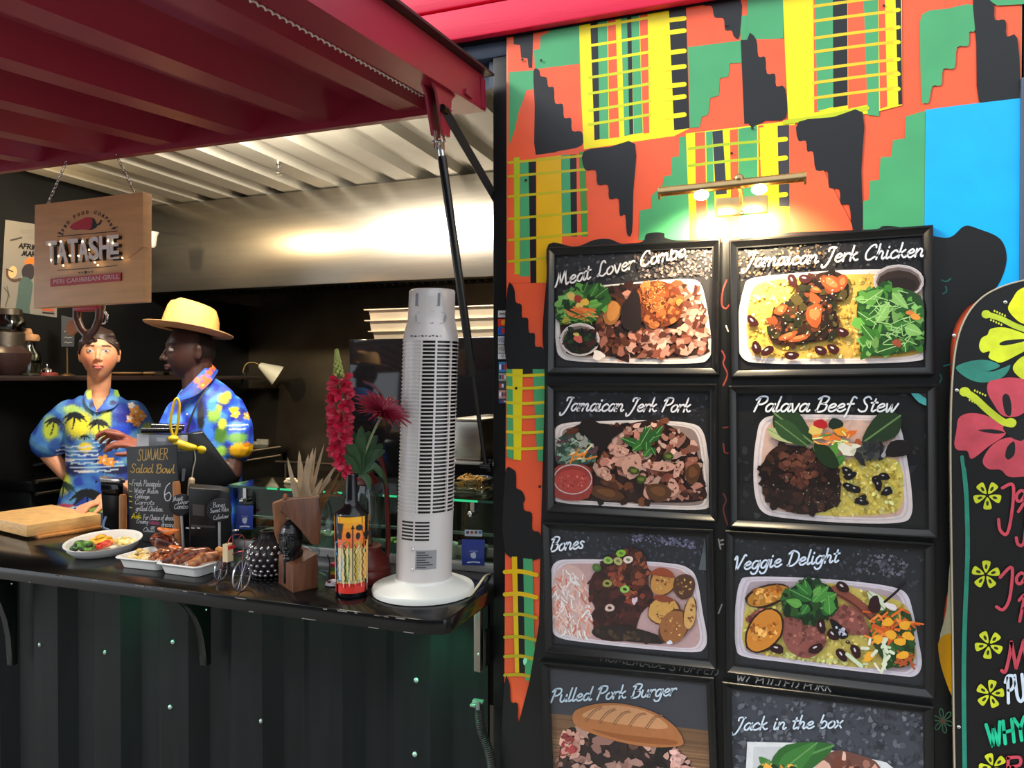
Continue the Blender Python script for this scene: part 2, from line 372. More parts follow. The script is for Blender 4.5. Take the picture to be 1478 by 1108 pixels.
mGREY = mat('blue_grey_paint', (64, 74, 92), .4, noise=.12, ns=9)
mCEIL = mat('cream_ceiling_paint', (156, 151, 138), .5, noise=.08, ns=5)
mCONC = mat('paving', (120, 116, 110), .8, noise=.15, ns=3, bump=.2)
def struct(name, mb, m, **k): return obj(name, mb, m, kind='structure', **k)
struct('floor_street', MB().bx((-9, -8, -.1), (7, 1.9, 0)), mCONC)
struct('wall_unseen', MB().bx((-11, -8.2, 0), (9, -8, 4.2)), mat('dark_reflected_wall', (52, 46, 44), .8, noise=.4, ns=.8))  # unseen dark wall added behind the camera to darken glass and black reflections
struct('floor', MB().bx((-3.5, 1.84, .05), (2.6, 4.2, FLR)), mat('dark_vinyl_floor', (60, 58, 55), .5, noise=.1))
POSTL, POSTR = at(711, 500, D + .01).x, at(734, 500, D).x
xs0 = at(49, 950, D).x
def corr(x0, x1, phase, per, prof):
    out = []; k = math.floor((x0 - phase) / per)
    while phase + k * per < x1 + per:
        for fx, h in prof: out.append((phase + k * per + fx * per, h))
        k += 1
    out = [p for p in out if x0 <= p[0] <= x1]; return [(x0, out[0][1])] + out + [(x1, out[-1][1])]
WP = [(0, 0), (.40, 0), (.58, 1), (.84, 1), (.999, 0)]
WXR = at(697, 900, D).x
pw = corr(-4.3, WXR, xs0, .278, WP)
mb = MB(); mb.loft([[V((x, D + .036 * h, z)) for x, h in pw] + [V((x, D + .05 + .0 * h, z)) for x, h in pw[::-1]] for z in (.02, CT - .03)])
struct('wall_front', mb, mCORR, angle=20)
struct('wall_left', MB().bx((LWX - .06, 1.84, FLR), (LWX, 4.2, CEIL + .06)), mBLK)
struct('wall_back', MB().bx((LWX, BWY, FLR), (2.6, BWY + .06, CEIL + .06)), mSTEELD)
struct('wall_interior', MB().bx((.6, 1.9, FLR), (.66, BWY, CEIL + .06)), mBLK)
pc = corr(LWX, 2.6, at(515, 260, 3.2).x, .222, [(0, 0), (.5, 0), (.62, 1), (.88, 1), (.999, 0)])
mb = MB(); mb.loft([[V((x, y, CEIL + .034 * h)) for x, h in pc] + [V((x, y, CEIL + .08)) for x, h in pc[::-1]] for y in (1.84, 4.2)])
struct('ceiling', mb, mCEIL, angle=20)
# post, header, fascia boards
mb = MB(); mb.bx((POSTL, D + .012, .02), (POSTR + .06, D + .10, 2.44), .004); struct('trim_1', mb, mBLK)
zt, zb = at(733, 55, D + .01).z, at(733, 79, D + .01).z
struct('trim_2', MB().bx((-4.4, D + .012, zb), (POSTR + .02, D + .09, zt), .006), mGREY)
mb = MB(); mb.bx((-4.4, D + .055, 2.375), (POSTL + .005, D + .09, zb)); mb.bx((at(700, 100, D).x, D + .03, at(700, 122, D).z), (POSTL + .01, D + .07, zb))
struct('trim_3', mb, mGREY)
z0, z1 = at(733, 46, D - .03).z, at(719, 0, D - .03).z
for i in range(3):
    zz0 = z0 + (z1 - z0) * i
    struct('trim_%d' % (4 + i), MB().bx((-4.5, D - .03, zz0 + .003), (3, D - .004, zz0 + (z1 - z0) - .003), .005), mPINK)
struct('trim_7', MB().bx((-4.5, D - .004, z0), (3, D + .05, z0 + 3.1 * (z1 - z0))), mBLK)
# ---------------------------------------------------------------- awning: the wall panel swung up over the counter
HY, HZ, PH = 1.78, 2.292, radians(6.0)
ARX = at(702, 150, HY).x
def aw(x, s, h): return V((x, HY - s * cos(PH) - h * sin(PH), HZ - s * sin(PH) + h * cos(PH)))
AXL = -4.4
awn = thing('awning', 'dark red corrugated metal awning propped up over the serving counter', 'awning', aw((ARX + AXL) / 2, .6, 0))
AP = [(0, 0), (.25, 0), (.5, 1), (.75, 1), (.999, 0)]
pa = corr(AXL, ARX - .06, at(73, 240, HY).x - .25 * .278, .278, AP)
mb = MB(); mb.loft([[aw(x, s, .014 + .05 * h) for x, h in pa] + [aw(x, s, .017 + .05 * h) for x, h in pa[::-1]] for s in (.03, 1.24)])
obj('corrugated_panel', mb, mRED, awn, angle=15)
mb = MB(); q = [aw(AXL, 0, 0), aw(AXL, .03, 0), aw(AXL, .03, .075), aw(AXL, 0, .075)]
mb.loft([q, [p + V((ARX - AXL, 0, 0)) for p in q]]); obj('hinge_rail', mb, mRED, awn)
mb = MB(); q = [aw(AXL, 1.24, -.02), aw(AXL, 1.28, -.02), aw(AXL, 1.28, .09), aw(AXL, 1.24, .09)]
mb.loft([q, [p + V((ARX - AXL, 0, 0)) for p in q]]); obj('front_rail', mb, mRED, awn)
mb = MB(); q = [aw(ARX - .075, s, h) for s, h in ((.0, -.004), (1.28, -.004), (1.28, .085), (0, .085))]
mb.loft([q, [p + V((.072, 0, 0)) for p in q]]); obj('end_beam', mb, mRED, awn)
mb = MB(); q = [aw(AXL, s, h) for s, h in ((-.015, .086), (1.29, .086), (1.29, .092), (-.015, .092))]
mb.loft([q, [p + V((ARX - AXL + .02, 0, 0)) for p in q]]); obj('roof_sheet', mb, mat('dark_roof_sheet', (40, 22, 28), .5), awn)
mb = MB(); pts = []
for i in range(241):
    s = .20 + 1.0 * i / 240; t = i * 1.4; pts.append(aw(ARX - .085 + .0022 * cos(t), s, -.004 + .0022 * sin(t)))
mb.tube(pts, .0019, 5); obj('cord', mb, mat('white_cord', (205, 195, 185), .8), awn, 'twisted white cord')
BY = 1.56; bs = (HY - BY) / cos(PH); BX = at(629, 160, BY).x
mb = MB(); q = [aw(BX - .006, bs + a, h) for a, h in ((-.06, .0), (.07, .0), (.05, -.02), (.025, -.108), (-.012, -.108), (-.03, -.02))]
mb.prism(q, (.006, 0, 0)); mb.prism([p + V((.026, 0, 0)) for p in q], (.006, 0, 0)); obj('bracket', mb, mRED, awn)
mb = MB(); mb.bx((ARX - .075, HY - .14, HZ - .008), (ARX + .004, HY - .10, HZ + .004)); obj('edge_flashing', mb, mRED, awn)
mGAS = mat('gas_strut_black', (10, 10, 11), .22)
# ---------------------------------------------------------------- gas strut and brace
A = at(634, 199, BY); Bm = at(681, 542, BY + .13); Cc = at(701, 672, D - .006)
Bm = A + (Cc - A) * ((Bm.z - A.z) / (Cc.z - A.z))
gs = thing('gas_strut', 'black gas strut running from the awning bracket down to the post', 'strut', (A + Cc) / 2)
d = (Cc - A).normalized()
obj('cylinder', MB().tube([A + d * .04, A + d * .045, Bm - d * .004, Bm], [.0085, .0105, .0105, .0095], 18), mGAS, gs)
obj('piston_rod', MB().cyl(Bm, Cc, .0058, n=14), mGAS, gs)
mb = MB(); x, y = frame_of(d); mb.tube([A + d * .015, A + d * .042], .008, 14)
for k in (-1, 1): mb.box(A + V((.0085 * k, 0, -.005)), (.004, .016, .044), None, .001)
mb.cyl(A + V((-.016, 0, -.008)), A + V((.016, 0, -.008)), .004)
obj('clevis', mb, mCHROME, gs, 'chrome fork end')
mb = MB(); mb.cyl(Cc + V((-.014, 0, 0)), Cc + V((.014, 0, 0)), .008); mb.box(Cc + V((.008, .008, 0)), (.012, .012, .03)); obj('end_eyelet', mb, mGAS, gs)
a, b = at(641, 158, BY - .02), at(718, 291, D + .05)
d = (b - a).normalized(); n = d.cross(V((.3, -1, 0))).normalized(); w = V((.008, 0, 0)); q = d.cross(n).normalized() * .003
mb = MB(); mb.loft([[p + n * .010 + q, p - n * .010 + q, p - n * .010 - q, p + n * .010 - q] for p in (a, b)])
br = obj('brace_bar', mb, mat('dark_grey_steel', (42, 42, 46), .45), None, 'flat dark steel brace bar from the awning corner to the black post', 'brace')
mb = MB(); mb.cyl(a + V((0, -.012, .0)), a + V((0, .012, 0)), .009); obj('bolt', mb, mGAS, br)
# ---------------------------------------------------------------- counter
CF = atz(400, 868, CT).y
c1, c2, c3 = atz(613, 893.5, CT), atz(644, 893, CT), atz(700, 857, CT)
cr_x = c2.x; fr = CF; x_end = POSTL - .004
pts = [V((-4.3, fr, CT)), V((c1.x - .02, fr, CT)), V((c1.x + .012, fr + .006, CT)), V((c2.x - .002, c2.y - .004, CT)), V((c2.x + .006, c2.y + .014, CT)), V((POSTL + .01, D - .012, CT)), V((POSTL + .01, D + .004, CT)), V((x_end, D + .006, CT)), V((x_end, 2.24, CT)), V((-4.3 + .95, 2.24, CT)), V((-3.35, 1.86, CT)), V((-4.3, 1.86, CT))]
CTH = .036
mCTR = mat('black_counter_laminate', (13, 13, 14), .16, noise=.2, ns=8, bump=.02, bs=15)
mb = MB(); mb.prism([p + V((0, 0, -CTH)) for p in pts], (0, 0, CTH), .004)
ctr = obj('serving_counter', mb, mCTR, None, 'long glossy black serving counter with a clipped corner', 'counter')
mb = MB(); mb.c = lin((120, 116, 112))
for i in range(34):
    x = R.uniform(-2.8, c1.x - .03); w = R.uniform(.006, .03); z = CT - R.choice((.0035, .0035, .033)); mb.box((x, fr - .0002, z), (w, .001, R.uniform(.0012, .0026)))
obj('chipped_edge', mb, mat('chipped_edge', attr=True, rough=.7), ctr, 'pale chips along the edge', kind='stuff')
mDG = mat('bracket_black', (14, 20, 18), .3)
for i, (u, lab) in enumerate(((300, 'curved black bracket under the counter, right one of two'), (22, 'curved black bracket under the counter, left one at photo edge'))):
    X = at(u, 900, D).x; zt_ = CT - CTH; zb_ = at(u, 957, D).z; h = zt_ - zb_
    prof = [(D, zt_), (D, zb_), (D - .022, zb_)] + [(D - .022 - .21 * (1 - cos(t)), zb_ + .03 + (h - .055) * sin(t)) for t in [pi / 2 * k / 8 for k in range(9)]] + [(D - .235, zt_)]
    bk = thing('counter_bracket', lab, 'bracket', (X, D, zb_), 'counter brackets')
    obj('bracket_arm', MB().prism([V((X - .013, y, z)) for y, z in prof], (.026, 0, 0), .003), mDG, bk)
    for k in range(2):
        obj('screw', MB().ell((X + .0135, D - .02 - .012 * k, zt_ - .045 - .075 * (1 - k)), .004, .005, .005, 8, 5), mCHROME, bk)
# back counter under the display case / left counter
hob = thing('griddle', 'black griddle counter with steel rails along the left wall', 'griddle', (-3.16, 3.1, FLR))
gz = atx(5, 700, -3.06).z
obj('cabinet', MB().bx((LWX + .002, 2.32, FLR), (-3.09, 4.08, gz - .05), .004), mBLK, hob)
obj('hotplate', MB().bx((LWX + .002, 2.3, gz - .05), (-3.06, 4.08, gz), .006), mat('hotplate', (30, 30, 31), .25, .6), hob)
for k in range(2): obj('rail', MB().cyl((-3.055, 2.32, gz - .004 - .055 * k), (-3.055, 4.0, gz - .004 - .055 * k), .009), mSTEEL, hob)
a = at(0, 688, 2.6); hd = MB().caps((-3.30, 2.50, gz + .035), (-3.12, 2.62, gz + .085), .011, .013); obj('handle', hd, mBLKP, hob)
# ---------------------------------------------------------------- extractor hood
HX0, HX1, HYF = at(217, 350, 3.2).x, -.62, 3.2
hz0 = at(465, 410, HYF).z
hood = thing('extractor_hood', 'long brushed steel extractor hood under the ceiling', 'hood', ((HX0 + HX1) / 2, 3.6, hz0))
obj('front_panel', MB().bx((HX0, HYF, hz0), (HX1, HYF + .012, CEIL - .006), .003), mSTEEL, hood)
obj('side_panel', MB().bx((HX0, HYF + .012, hz0), (HX0 + .012, BWY - .002, CEIL - .006)), mSTEEL, hood)
mb = MB(); mb.bx((HX0 + .012, HYF + .012, hz0 + .012), (HX1, HYF + .16, hz0 + .02)); mb.prism([V((HX0 + .012, HYF + .16, hz0 + .016)), V((HX0 + .012, BWY - .05, hz0 + .10)), V((HX0 + .012, BWY - .05, hz0 + .12)), V((HX0 + .012, HYF + .16, hz0 + .03))], (HX1 - HX0 - .02, 0, 0))
for k in range(60):
    x = HX0 + .05 + k * (HX1 - HX0 - .1) / 60
    mb.prism([V((x, HYF + .17, hz0 + .012)), V((x, BWY - .06, hz0 + .095)), V((x + .016, BWY - .06, hz0 + .095)), V((x + .016, HYF + .17, hz0 + .012))], (0, 0, -.012))
obj('grease_filter', mb, mat('greasy_black', (16, 15, 14), .45, .3), hood)
# ---------------------------------------------------------------- ceiling lamps (out of sight behind the awning), sprinkler
def batten(name, lab, x0, x1, y, z):
    t = thing(name, lab, 'lamp', ((x0 + x1) / 2, y, z)); obj('housing', MB().bx((x0, y - .03, z), (x1, y + .03, CEIL), .004), mat('white_enamel', (225, 222, 214), .4), t)
    obj('tube', MB().cyl((x0 + .02, y, z - .002), (x1 - .02, y, z - .002), .012), mat('tube_light', (255, 232, 190), .5, emit=6), t)
batten('ceiling_lamp', 'slim tube lamp on the ceiling just inside the opening', -2.15, -1.35, 2.02, 2.51)
sp = at(402, 240, 2.75); sp.z = CEIL
sk = thing('sprinkler', 'small chrome sprinkler head hanging from the corrugated ceiling', 'sprinkler', sp)
obj('body', MB().lathe([(.012, 0), (.012, -.012), (.006, -.014), (.006, -.03), (.003, -.032)], sp, 12), mCHROME, sk)
mb = MB()
for s in (-1, 1): mb.tube([sp + V((.006 * s, 0, -.02)), sp + V((.011 * s, 0, -.035)), sp + V((.002 * s, 0, -.05))], .0016, 6)
mb.lathe([(.001, -.05), (.016, -.052), (.016, -.055), (.001, -.056)], sp, 14); obj('deflector', mb, mCHROME, sk)
# ---------------------------------------------------------------- below the counter: screws, latch bar, conduit, green lamps
def wall_y(x):
    f = ((x - xs0) / .278) % 1; P = WP + [(1, 0)]
    for (a, h0), (b, h1) in zip(P, P[1:]):
        if a <= f <= b: return D + .036 * (h0 + (h1 - h0) * (f - a) / (b - a + 1e-9))
    return D
mSCR = mat('screw_head', (190, 205, 200), .3, .6)
for i, (u, v, lab) in enumerate(((58, 930, 'leftmost bright screw head in the black corrugated wall'), (152, 941, 'screw head in the corrugated wall left of the right bracket, second from left'), (250, 926, 'screw head in the corrugated wall just left of the curved bracket'), (246, 1020, 'screw head low in the corrugated wall below the curved bracket'), (377, 1040, 'small screw head low in the wall beside a panel seam'), (601, 981, 'upper screw head in the wall below the tower fan'), (599, 1088, 'lowest screw head in the wall below the tower fan'))):
    p = at(u, v, D); y = wall_y(p.x); p = at(u, v, wall_y(at(u, v, y).x)); y = wall_y(p.x)
    obj('screw', MB().ell((p.x, y - .001, p.z), .0075 if i in (2, 3, 5, 6) else .005, .006, .0075, 10, 6), mSCR, None, lab, 'screw', 'screws in the black wall')
xl = at(690, 900, D - .02).x; zl = at(690, 970, D - .02).z
lb = thing('latch_bar', 'vertical steel latch bar under the counter corner by the post', 'bar', (xl, D - .02, zl))
mb = MB(); mb.bx((xl - .013, D - .02, zl), (xl + .011, D - .012, CT - CTH - .002), .003); mb.bx((xl + .006, D - .032, zl + .005), (xl + .011, D - .012, CT - CTH - .002), .001); obj('channel', mb, mSTEEL, lb)
obj('screw', MB().ell((xl + .002, D - .021, at(690, 940, D).z), .005, .003, .005, 8, 5), mCHROME, lb)
obj('hinge', MB().bx((xl + .018, D - .03, at(690, 955, D).z), (xl + .026, D + .02, at(690, 903, D).z), .002), mGAS, lb)
cz = at(688, 1015, D - .03)
cdt = thing('conduit', 'black ribbed conduit hose hanging below the latch bar', 'hose', V((cz.x, cz.y, .3)))
pts = cr([cz + V((.005, 0, 0)), at(694, 1050, D - .03), at(706, 1085, D - .03), at(712, 1130, D - .03), at(712, 1190, D - .02)], 26)
obj('hose', MB().tube(pts, [.0125 if i % 2 else .0095 for i in range(len(pts))], 14), mRUB, cdt)
mb = MB(); mb.box(cz + V((.002, .006, .004)), (.03, .016, .007), None, .002); mb.box(cz + V((-.004, .0, -.004)), (.024, .02, .007), None, .002); mb.cyl(cz + V((.008, -.01, -.01)), cz + V((.008, -.01, .012)), .005); obj('clamp', mb, mat('clamp_zinc', (150, 160, 155), .4, .8), cdt)
mGRN = mat('green_led', (20, 255, 110), .5, emit=5)
for u, lab, e in ((196, 'small green LED puck under the counter left of the curved bracket', .9), (652, 'small green LED puck under the counter corner near the post', 1.1)):
    p = V((at(u, 860, D - .03).x, D - .07, CT - CTH))
    t = obj('led_puck', MB().lathe([(.018, 0), (.018, -.004), (.012, -.006)], p, 16), mGRN, None, lab, 'lamp', 'green lamps under the counter')
    lamp('green_light', 'SPOT', p + V((0, 0, -.009)), e * 5, (.08, 1, .4), .012, aim=p + V((-.02, .06, -.4)), spot_size=radians(95), spot_blend=.9)
lamp('green_case_light', 'AREA', (-1.3, 1.66, CT - CTH - .006), .7, (.08, 1, .42), (1.2, .02), aim=(-1.3, 1.80, .55))
# ================================================================ painted panel
NF = V((0, -1, 0))
MX0, MX1 = POSTR - .006, at(1472, 500, D).x
panel = struct('wall_right', MB().bx((MX0, D, .25), (MX1, D + .02, z0 + .004), .001), mat('plywood_edge', (200, 120, 80), .6))
mMUR = mat('mural_paint', attr=True, rough=.38, noise=.06, ns=12, bump=.04, bs=40)
mPRT = mat('printed_photo', attr=True, rough=.35, noise=.05, ns=90)
OR, GN, BK, YL, YG, YD, BL = (242, 92, 52), (70, 160, 104), (15, 16, 20), (248, 226, 10), (170, 190, 30), (232, 176, 8), (0, 172, 240)
a = Art(V((0, D - .0006, 0)), NF, 3e-5)
a.crop(0, 0, 1).poly([(733, 30), (1473, 30 - 140), (1473, 1250), (727, 1200)], OR)
def P6(pts, c): a.crop(700, 0, 3.26).poly(pts, c)
def P7(pts, c): a.crop(1080, 0, 3.259).poly(pts, c)
P6([(305, 100), (445, 70), (445, 300), (235, 325), (230, 235), (258, 230), (262, 170), (302, 150)], GN)
P6([(133, 146), (228, 130), (222, 320), (205, 318), (200, 275), (170, 272), (165, 212), (135, 208)], BK)
P6([(112, 340), (228, 330), (228, 420), (195, 425), (180, 470), (160, 520), (140, 610), (112, 690)], GN)
a.crop(700, 0, 3.26).sm([(228, 335), (255, 330), (262, 358), (290, 365), (298, 408), (324, 412), (330, 485), (366, 490), (372, 553), (405, 556), (410, 615), (455, 620), (455, 685), (340, 712), (240, 735), (234, 500)], BK, 3)
P6([(442, 80), (945, 5), (948, 200), (960, 605), (890, 640), (780, 655), (620, 680), (465, 702), (450, 400)], YL)
for p, c in (([(495, 88), (530, 84), (540, 655), (515, 660)], BK), ([(530, 84), (575, 80), (582, 652), (540, 655)], GN), ([(578, 78), (614, 74), (632, 645), (585, 650)], OR),
             ([(640, 70), (668, 66), (682, 635), (656, 640)], GN), ([(668, 66), (688, 62), (698, 630), (680, 634)], BK), ([(688, 62), (724, 56), (742, 624), (700, 630)], GN), ([(727, 55), (765, 48), (773, 625), (745, 628)], OR), ([(865, 30), (945, 15), (962, 603), (890, 612)], BK)): P6(p, c)
for y in (128, 215, 290, 365, 440, 520, 585): a.crop(700, 0, 3.26).stroke([(490, y), (620, y - 20), (775, y - 46)], 13, YL if y < 300 else (200, 206, 26))
for y in (92, 150, 245, 318, 402, 460, 545): a.stroke([(850, y + 5), (938, y - 6)], 22, YL)
P6([(1200, 75), (1233, 72), (1240, -20), (1310, -35), (1310, 182), (1203, 195)], GN)
a.crop(700, 0, 3.26).sm([(1020, -10), (1195, -30), (1198, 168), (1172, 172), (1160, 142), (1130, 140), (1122, 86), (1080, 80), (1068, 30), (1030, 25)], BK, 3)
P6([(955, 222), (1205, 190), (1215, 295), (1152, 298), (1145, 360), (1105, 368), (1100, 450), (1060, 460), (1050, 540), (1020, 550), (1010, 598), (965, 602)], GN)
P6([(1203, 188), (1283, 186), (1285, 262), (1310, 264), (1310, 575), (1220, 582)], BK)
# lower left grid
for p, c in (([(112, 745), (460, 700), (482, 1112), (455, 1330), (112, 1330)], OR), ([(136, 742), (162, 738), (162, 1290), (140, 1290)], YG), ([(165, 765), (205, 760), (212, 1300), (165, 1300)], GN), ([(205, 762), (240, 757), (242, 1330), (214, 1330)], BK), ([(242, 745), (358, 730), (364, 1330), (242, 1330)], YD), ([(358, 730), (400, 726), (408, 1112), (364, 1112)], GN), ([(400, 728), (430, 726), (434, 1112), (405, 1112)], BK), ([(442, 716), (470, 712), (484, 1112), (455, 1112)], (64, 140, 60))): P6(p, c)
for y in (765, 830, 925, 1030, 1130, 1230): a.crop(700, 0, 3.26).stroke([(112, y), (240, y - 12), (480, y - 34)], 12, (196, 178, 24))
a.sm([(465, 712), (590, 690), (705, 676), (698, 900), (692, 1092), (668, 1098), (660, 1010), (635, 1015), (628, 935), (585, 935), (578, 870), (530, 868), (520, 800), (470, 798)], BK, 3)
P6([(915, 645), (948, 640), (962, 900), (962, 1130), (722, 1130), (730, 990), (782, 980), (785, 920), (835, 870), (842, 830), (875, 825), (880, 740), (912, 735)], GN)
# centre small grid
for p, c in (([(945, 628), (1300, 585), (1460, 565), (1424, 1120), (965, 1120)], YL), ([(988, 625), (1035, 620), (1045, 1120), (995, 1120)], OR), ([(1040, 620), (1070, 616), (1085, 1120), (1048, 1120)], GN), ([(1070, 618), (1118, 612), (1138, 912), (1086, 916)], (44, 48, 60)), ([(1152, 612), (1190, 606), (1195, 1120), (1160, 1120)], OR), ([(1192, 606), (1280, 592), (1285, 1120), (1196, 1120)], GN), ([(1286, 592), (1310, 588), (1312, 1120), (1290, 1120)], OR)): P6(p, c)
for y in (700, 780): a.crop(700, 0, 3.26).stroke([(960, y), (1120, y - 20), (1300, y - 36)], 13, YG)
# upper right
P7([(-5, -20), (165, -20), (165, 180), (-5, 192)], GN); P7([(-5, 182), (45, 184), (170, 182), (178, 420), (-5, 420)], OR)
a.crop(1080, 0, 3.259).sm([(-5, 185), (38, 186), (48, 265), (80, 268), (88, 345), (126, 348), (132, 405), (172, 412), (178, 552), (80, 566), (-5, 574)], BK, 3)
P7([(162, -30), (722, -60), (724, 495), (565, 535), (188, 562), (175, 300)], YL)
for p, c in (([(306, -20), (328, -20), (335, 525), (310, 530)], OR), ([(312, -20), (398, -20), (402, 502), (326, 522)], GN), ([(398, -20), (466, -20), (468, 495), (400, 506)], BK), ([(468, -20), (542, -20), (562, 492), (470, 512)], OR), ([(542, -20), (610, -20), (616, 546), (562, 540)], GN), ([(612, -20), (642, -20), (654, 500), (620, 512)], OR), ([(692, -20), (718, -20), (724, 490), (706, 492)], BK)): P7(p, c)
for y in (30, 100, 180, 245, 328, 390, 462): a.crop(1080, 0, 3.259).stroke([(306, y), (500, y - 26), (702, y - 50)], 14, (226, 196, 30))
for y in (48, 130, 200, 280, 350, 420): a.stroke([(690, y), (708, y - 2)], 18, YL)
a.stroke([(170, 575), (350, 548), (560, 508)], 20, (190, 200, 20))
P7([(138, 592), (192, 586), (194, 970), (146, 970)], (52, 50, 56)); P7([(52, 600), (138, 592), (146, 1120), (70, 1120)], YL); P7([(192, 590), (240, 584), (490, 1060), (490, 1150), (196, 1150)], OR)
for y in (660, 748, 920): a.crop(1080, 0, 3.259).stroke([(80, y + 4), (176, y - 6)], 22, YL)
a.sm([(238, 572), (400, 550), (538, 528), (532, 800), (538, 1070), (490, 1070), (475, 965), (435, 960), (428, 890), (380, 882), (372, 805), (318, 800), (305, 716), (278, 712), (270, 662), (235, 660)], BK, 3)
P7([(740, 548), (832, 520), (828, 1080), (540, 1080), (540, 946), (566, 940), (573, 850), (615, 846), (622, 740), (672, 736), (680, 660), (736, 650)], GN)
a.crop(1080, 0, 3.259).sm([(820, 66), (940, 40), (1062, 24), (1066, 142), (1040, 150), (1035, 215), (982, 222), (970, 320), (917, 324), (908, 400), (866, 405), (850, 478), (830, 484), (815, 460), (808, 200)], GN, 3)
a.sm([(1058, -20), (1120, -20), (1156, 18), (1160, 92), (1210, 95), (1216, 172), (1266, 180), (1274, 462), (1180, 470), (1085, 478), (1072, 200)], BK, 3)
P7([(1090, -40), (1320, -60), (1320, 18), (1172, 26), (1152, 14)], GN)
P7([(834, 516), (1000, 494), (1276, 462), (1290, 462), (1290, 1360), (826, 1360)], BL)
# lower left strip
a.crop(700, 330, 2.84)
for p, c in (([(92, 245), (120, 246), (126, 300), (150, 312), (152, 362), (176, 368), (180, 424), (204, 430), (206, 482), (238, 490), (242, 572), (90, 572)], BK),): a.sm(p, c, 3)
for p, c in (([(88, 575), (115, 575), (115, 945), (90, 935)], GN), ([(112, 575), (155, 575), (148, 950), (118, 945)], (222, 204, 18)), ([(195, 575), (245, 575), (240, 955), (215, 950)], GN)): a.poly(p, c)
for y in (598, 650, 712, 768, 832, 898): a.stroke([(92, y), (160, y + 4), (240, y)], 12, (214, 196, 20))
a.sm([(86, 985), (118, 988), (128, 1010), (130, 1075), (155, 1080), (160, 1120), (86, 1120)], BK, 3)
a.crop(700, 700, 2.717)
a.sm([(80, -30), (120, 10), (150, 30), (152, 95), (184, 110), (186, 175), (215, 190), (220, 285), (80, 268)], BK, 3)
for p, c in (([(105, 280), (126, 280), (134, 735), (118, 735)], (226, 180, 14)), ([(126, 280), (150, 284), (156, 735), (134, 740)], BK), ([(150, 286), (186, 290), (198, 770), (158, 765)], GN)): a.poly(p, c)
for y in (340, 428, 508, 596, 672, 745): a.stroke([(78, y), (140, y - 2), (202, y + 12)], 17 if y < 450 else 13, (226, 184, 16) if y < 450 else (190, 160, 24))
a.blob(157, 690, 7, 16, (150, 235, 190), .2, .2); a.sm([(76, 780), (98, 785), (102, 850), (128, 856), (132, 935), (165, 945), (172, 1025), (206, 1035), (215, 1080), (228, 1250), (70, 1250)], BK, 3)
# black chalk field behind the pictures with a dark head shape beside them
a.crop(0, 0, 1)
a.sm([(786, 560), (783, 480), (789, 400), (792, 352), (830, 356), (858, 346), (880, 345), (900, 352), (928, 348), (934, 337), (958, 336), (966, 345), (1040, 350), (1100, 338), (1200, 333), (1262, 331), (1275, 326), (1300, 328), (1345, 340), (1372, 342), (1392, 326), (1412, 330), (1444, 345), (1453, 375), (1440, 412), (1416, 430), (1390, 450), (1372, 500), (1374, 640), (1376, 820), (1366, 860), (1360, 930), (1374, 985), (1376, 1200), (780, 1200), (778, 900)], (13, 14, 15), 4)
for p in ([(1359, 404), (1366, 406), (1372, 402)], [(1361, 424), (1366, 420), (1365, 413)], [(1362, 528), (1367, 527), (1373, 525)], [(1356, 552), (1359, 546), (1357, 540)]): a.stroke(p, 2, (24, 96, 84))
for c, p in (((150, 62, 56), [(1049, 404), (1043, 420), (1042, 440), (1048, 445), (1052, 440)]), ((150, 62, 56), [(1042, 506), (1046, 515), (1044, 525), (1050, 540), (1044, 556)]), ((120, 52, 50), [(1044, 617), (1052, 616)]), ((120, 52, 50), [(1044, 640), (1046, 652), (1051, 654)]), ((110, 48, 46), [(1044, 712), (1048, 722), (1044, 735), (1050, 757)]), ((150, 150, 150), [(1037, 778), (1040, 792)]), ((150, 150, 150), [(1040, 780), (1044, 779)]), ((150, 150, 150), [(1039, 786), (1044, 785)]), ((200, 200, 200), [(1048, 470), (1051, 478)]), ((150, 150, 150), [(1037, 885), (1042, 872)])): a.stroke(p, 2.2, c)
a.write('W/ PULLED PORK', (1062, 983), (1200, 999), 6.5, 1.6, (190, 190, 185), .1, .1)
a.write('HOMEMADE STUFFED', (866, 953), (1036, 975), 5.5, 1.3, (110, 110, 105), .1, .1)
for s in range(6): t = 2 * pi * s / 6 + .3; a.stroke([(1361, 1040), (1361 + 11 * cos(t - .25), 1040 + 13 * sin(t - .25)), (1361 + 15 * cos(t), 1040 + 18 * sin(t)), (1361 + 11 * cos(t + .25), 1040 + 13 * sin(t + .25)), (1361, 1040)], 1.6, (70, 120, 88))
a.blob(1361, 1040, 4, 4, (120, 84, 70))
a.sm([(1371, 812), (1378, 800), (1378, 925), (1356, 925), (1366, 880)], (206, 196, 158), 3); a.sm([(1356, 922), (1378, 920), (1378, 1004), (1366, 985), (1356, 950)], (236, 168, 18), 3)
for u, v in ((754, 86), (781, 87), (1056, 221), (759, 260), (1049, 35), (1276, 8), (1086, 185), (779, 702), (745, 560)): a.blob(u, v, 2, 2, (22, 20, 20))
obj('mural_paint', a.mb, mMUR, panel, smooth='flat')
# trim beside the blue field and a panel beyond the seam
struct('wall_right_beyond', MB().bx((MX1 + .004, D + .004, .25), (2.9, D + .02, z0)), mBLK)
struct('trim_8', MB().bx((at(1473.5, 200, D - .01).x, D - .012, .25), (at(1473.5, 200, D - .01).x + .03, D, at(1473, 112, D - .01).z), .002), mGREY)
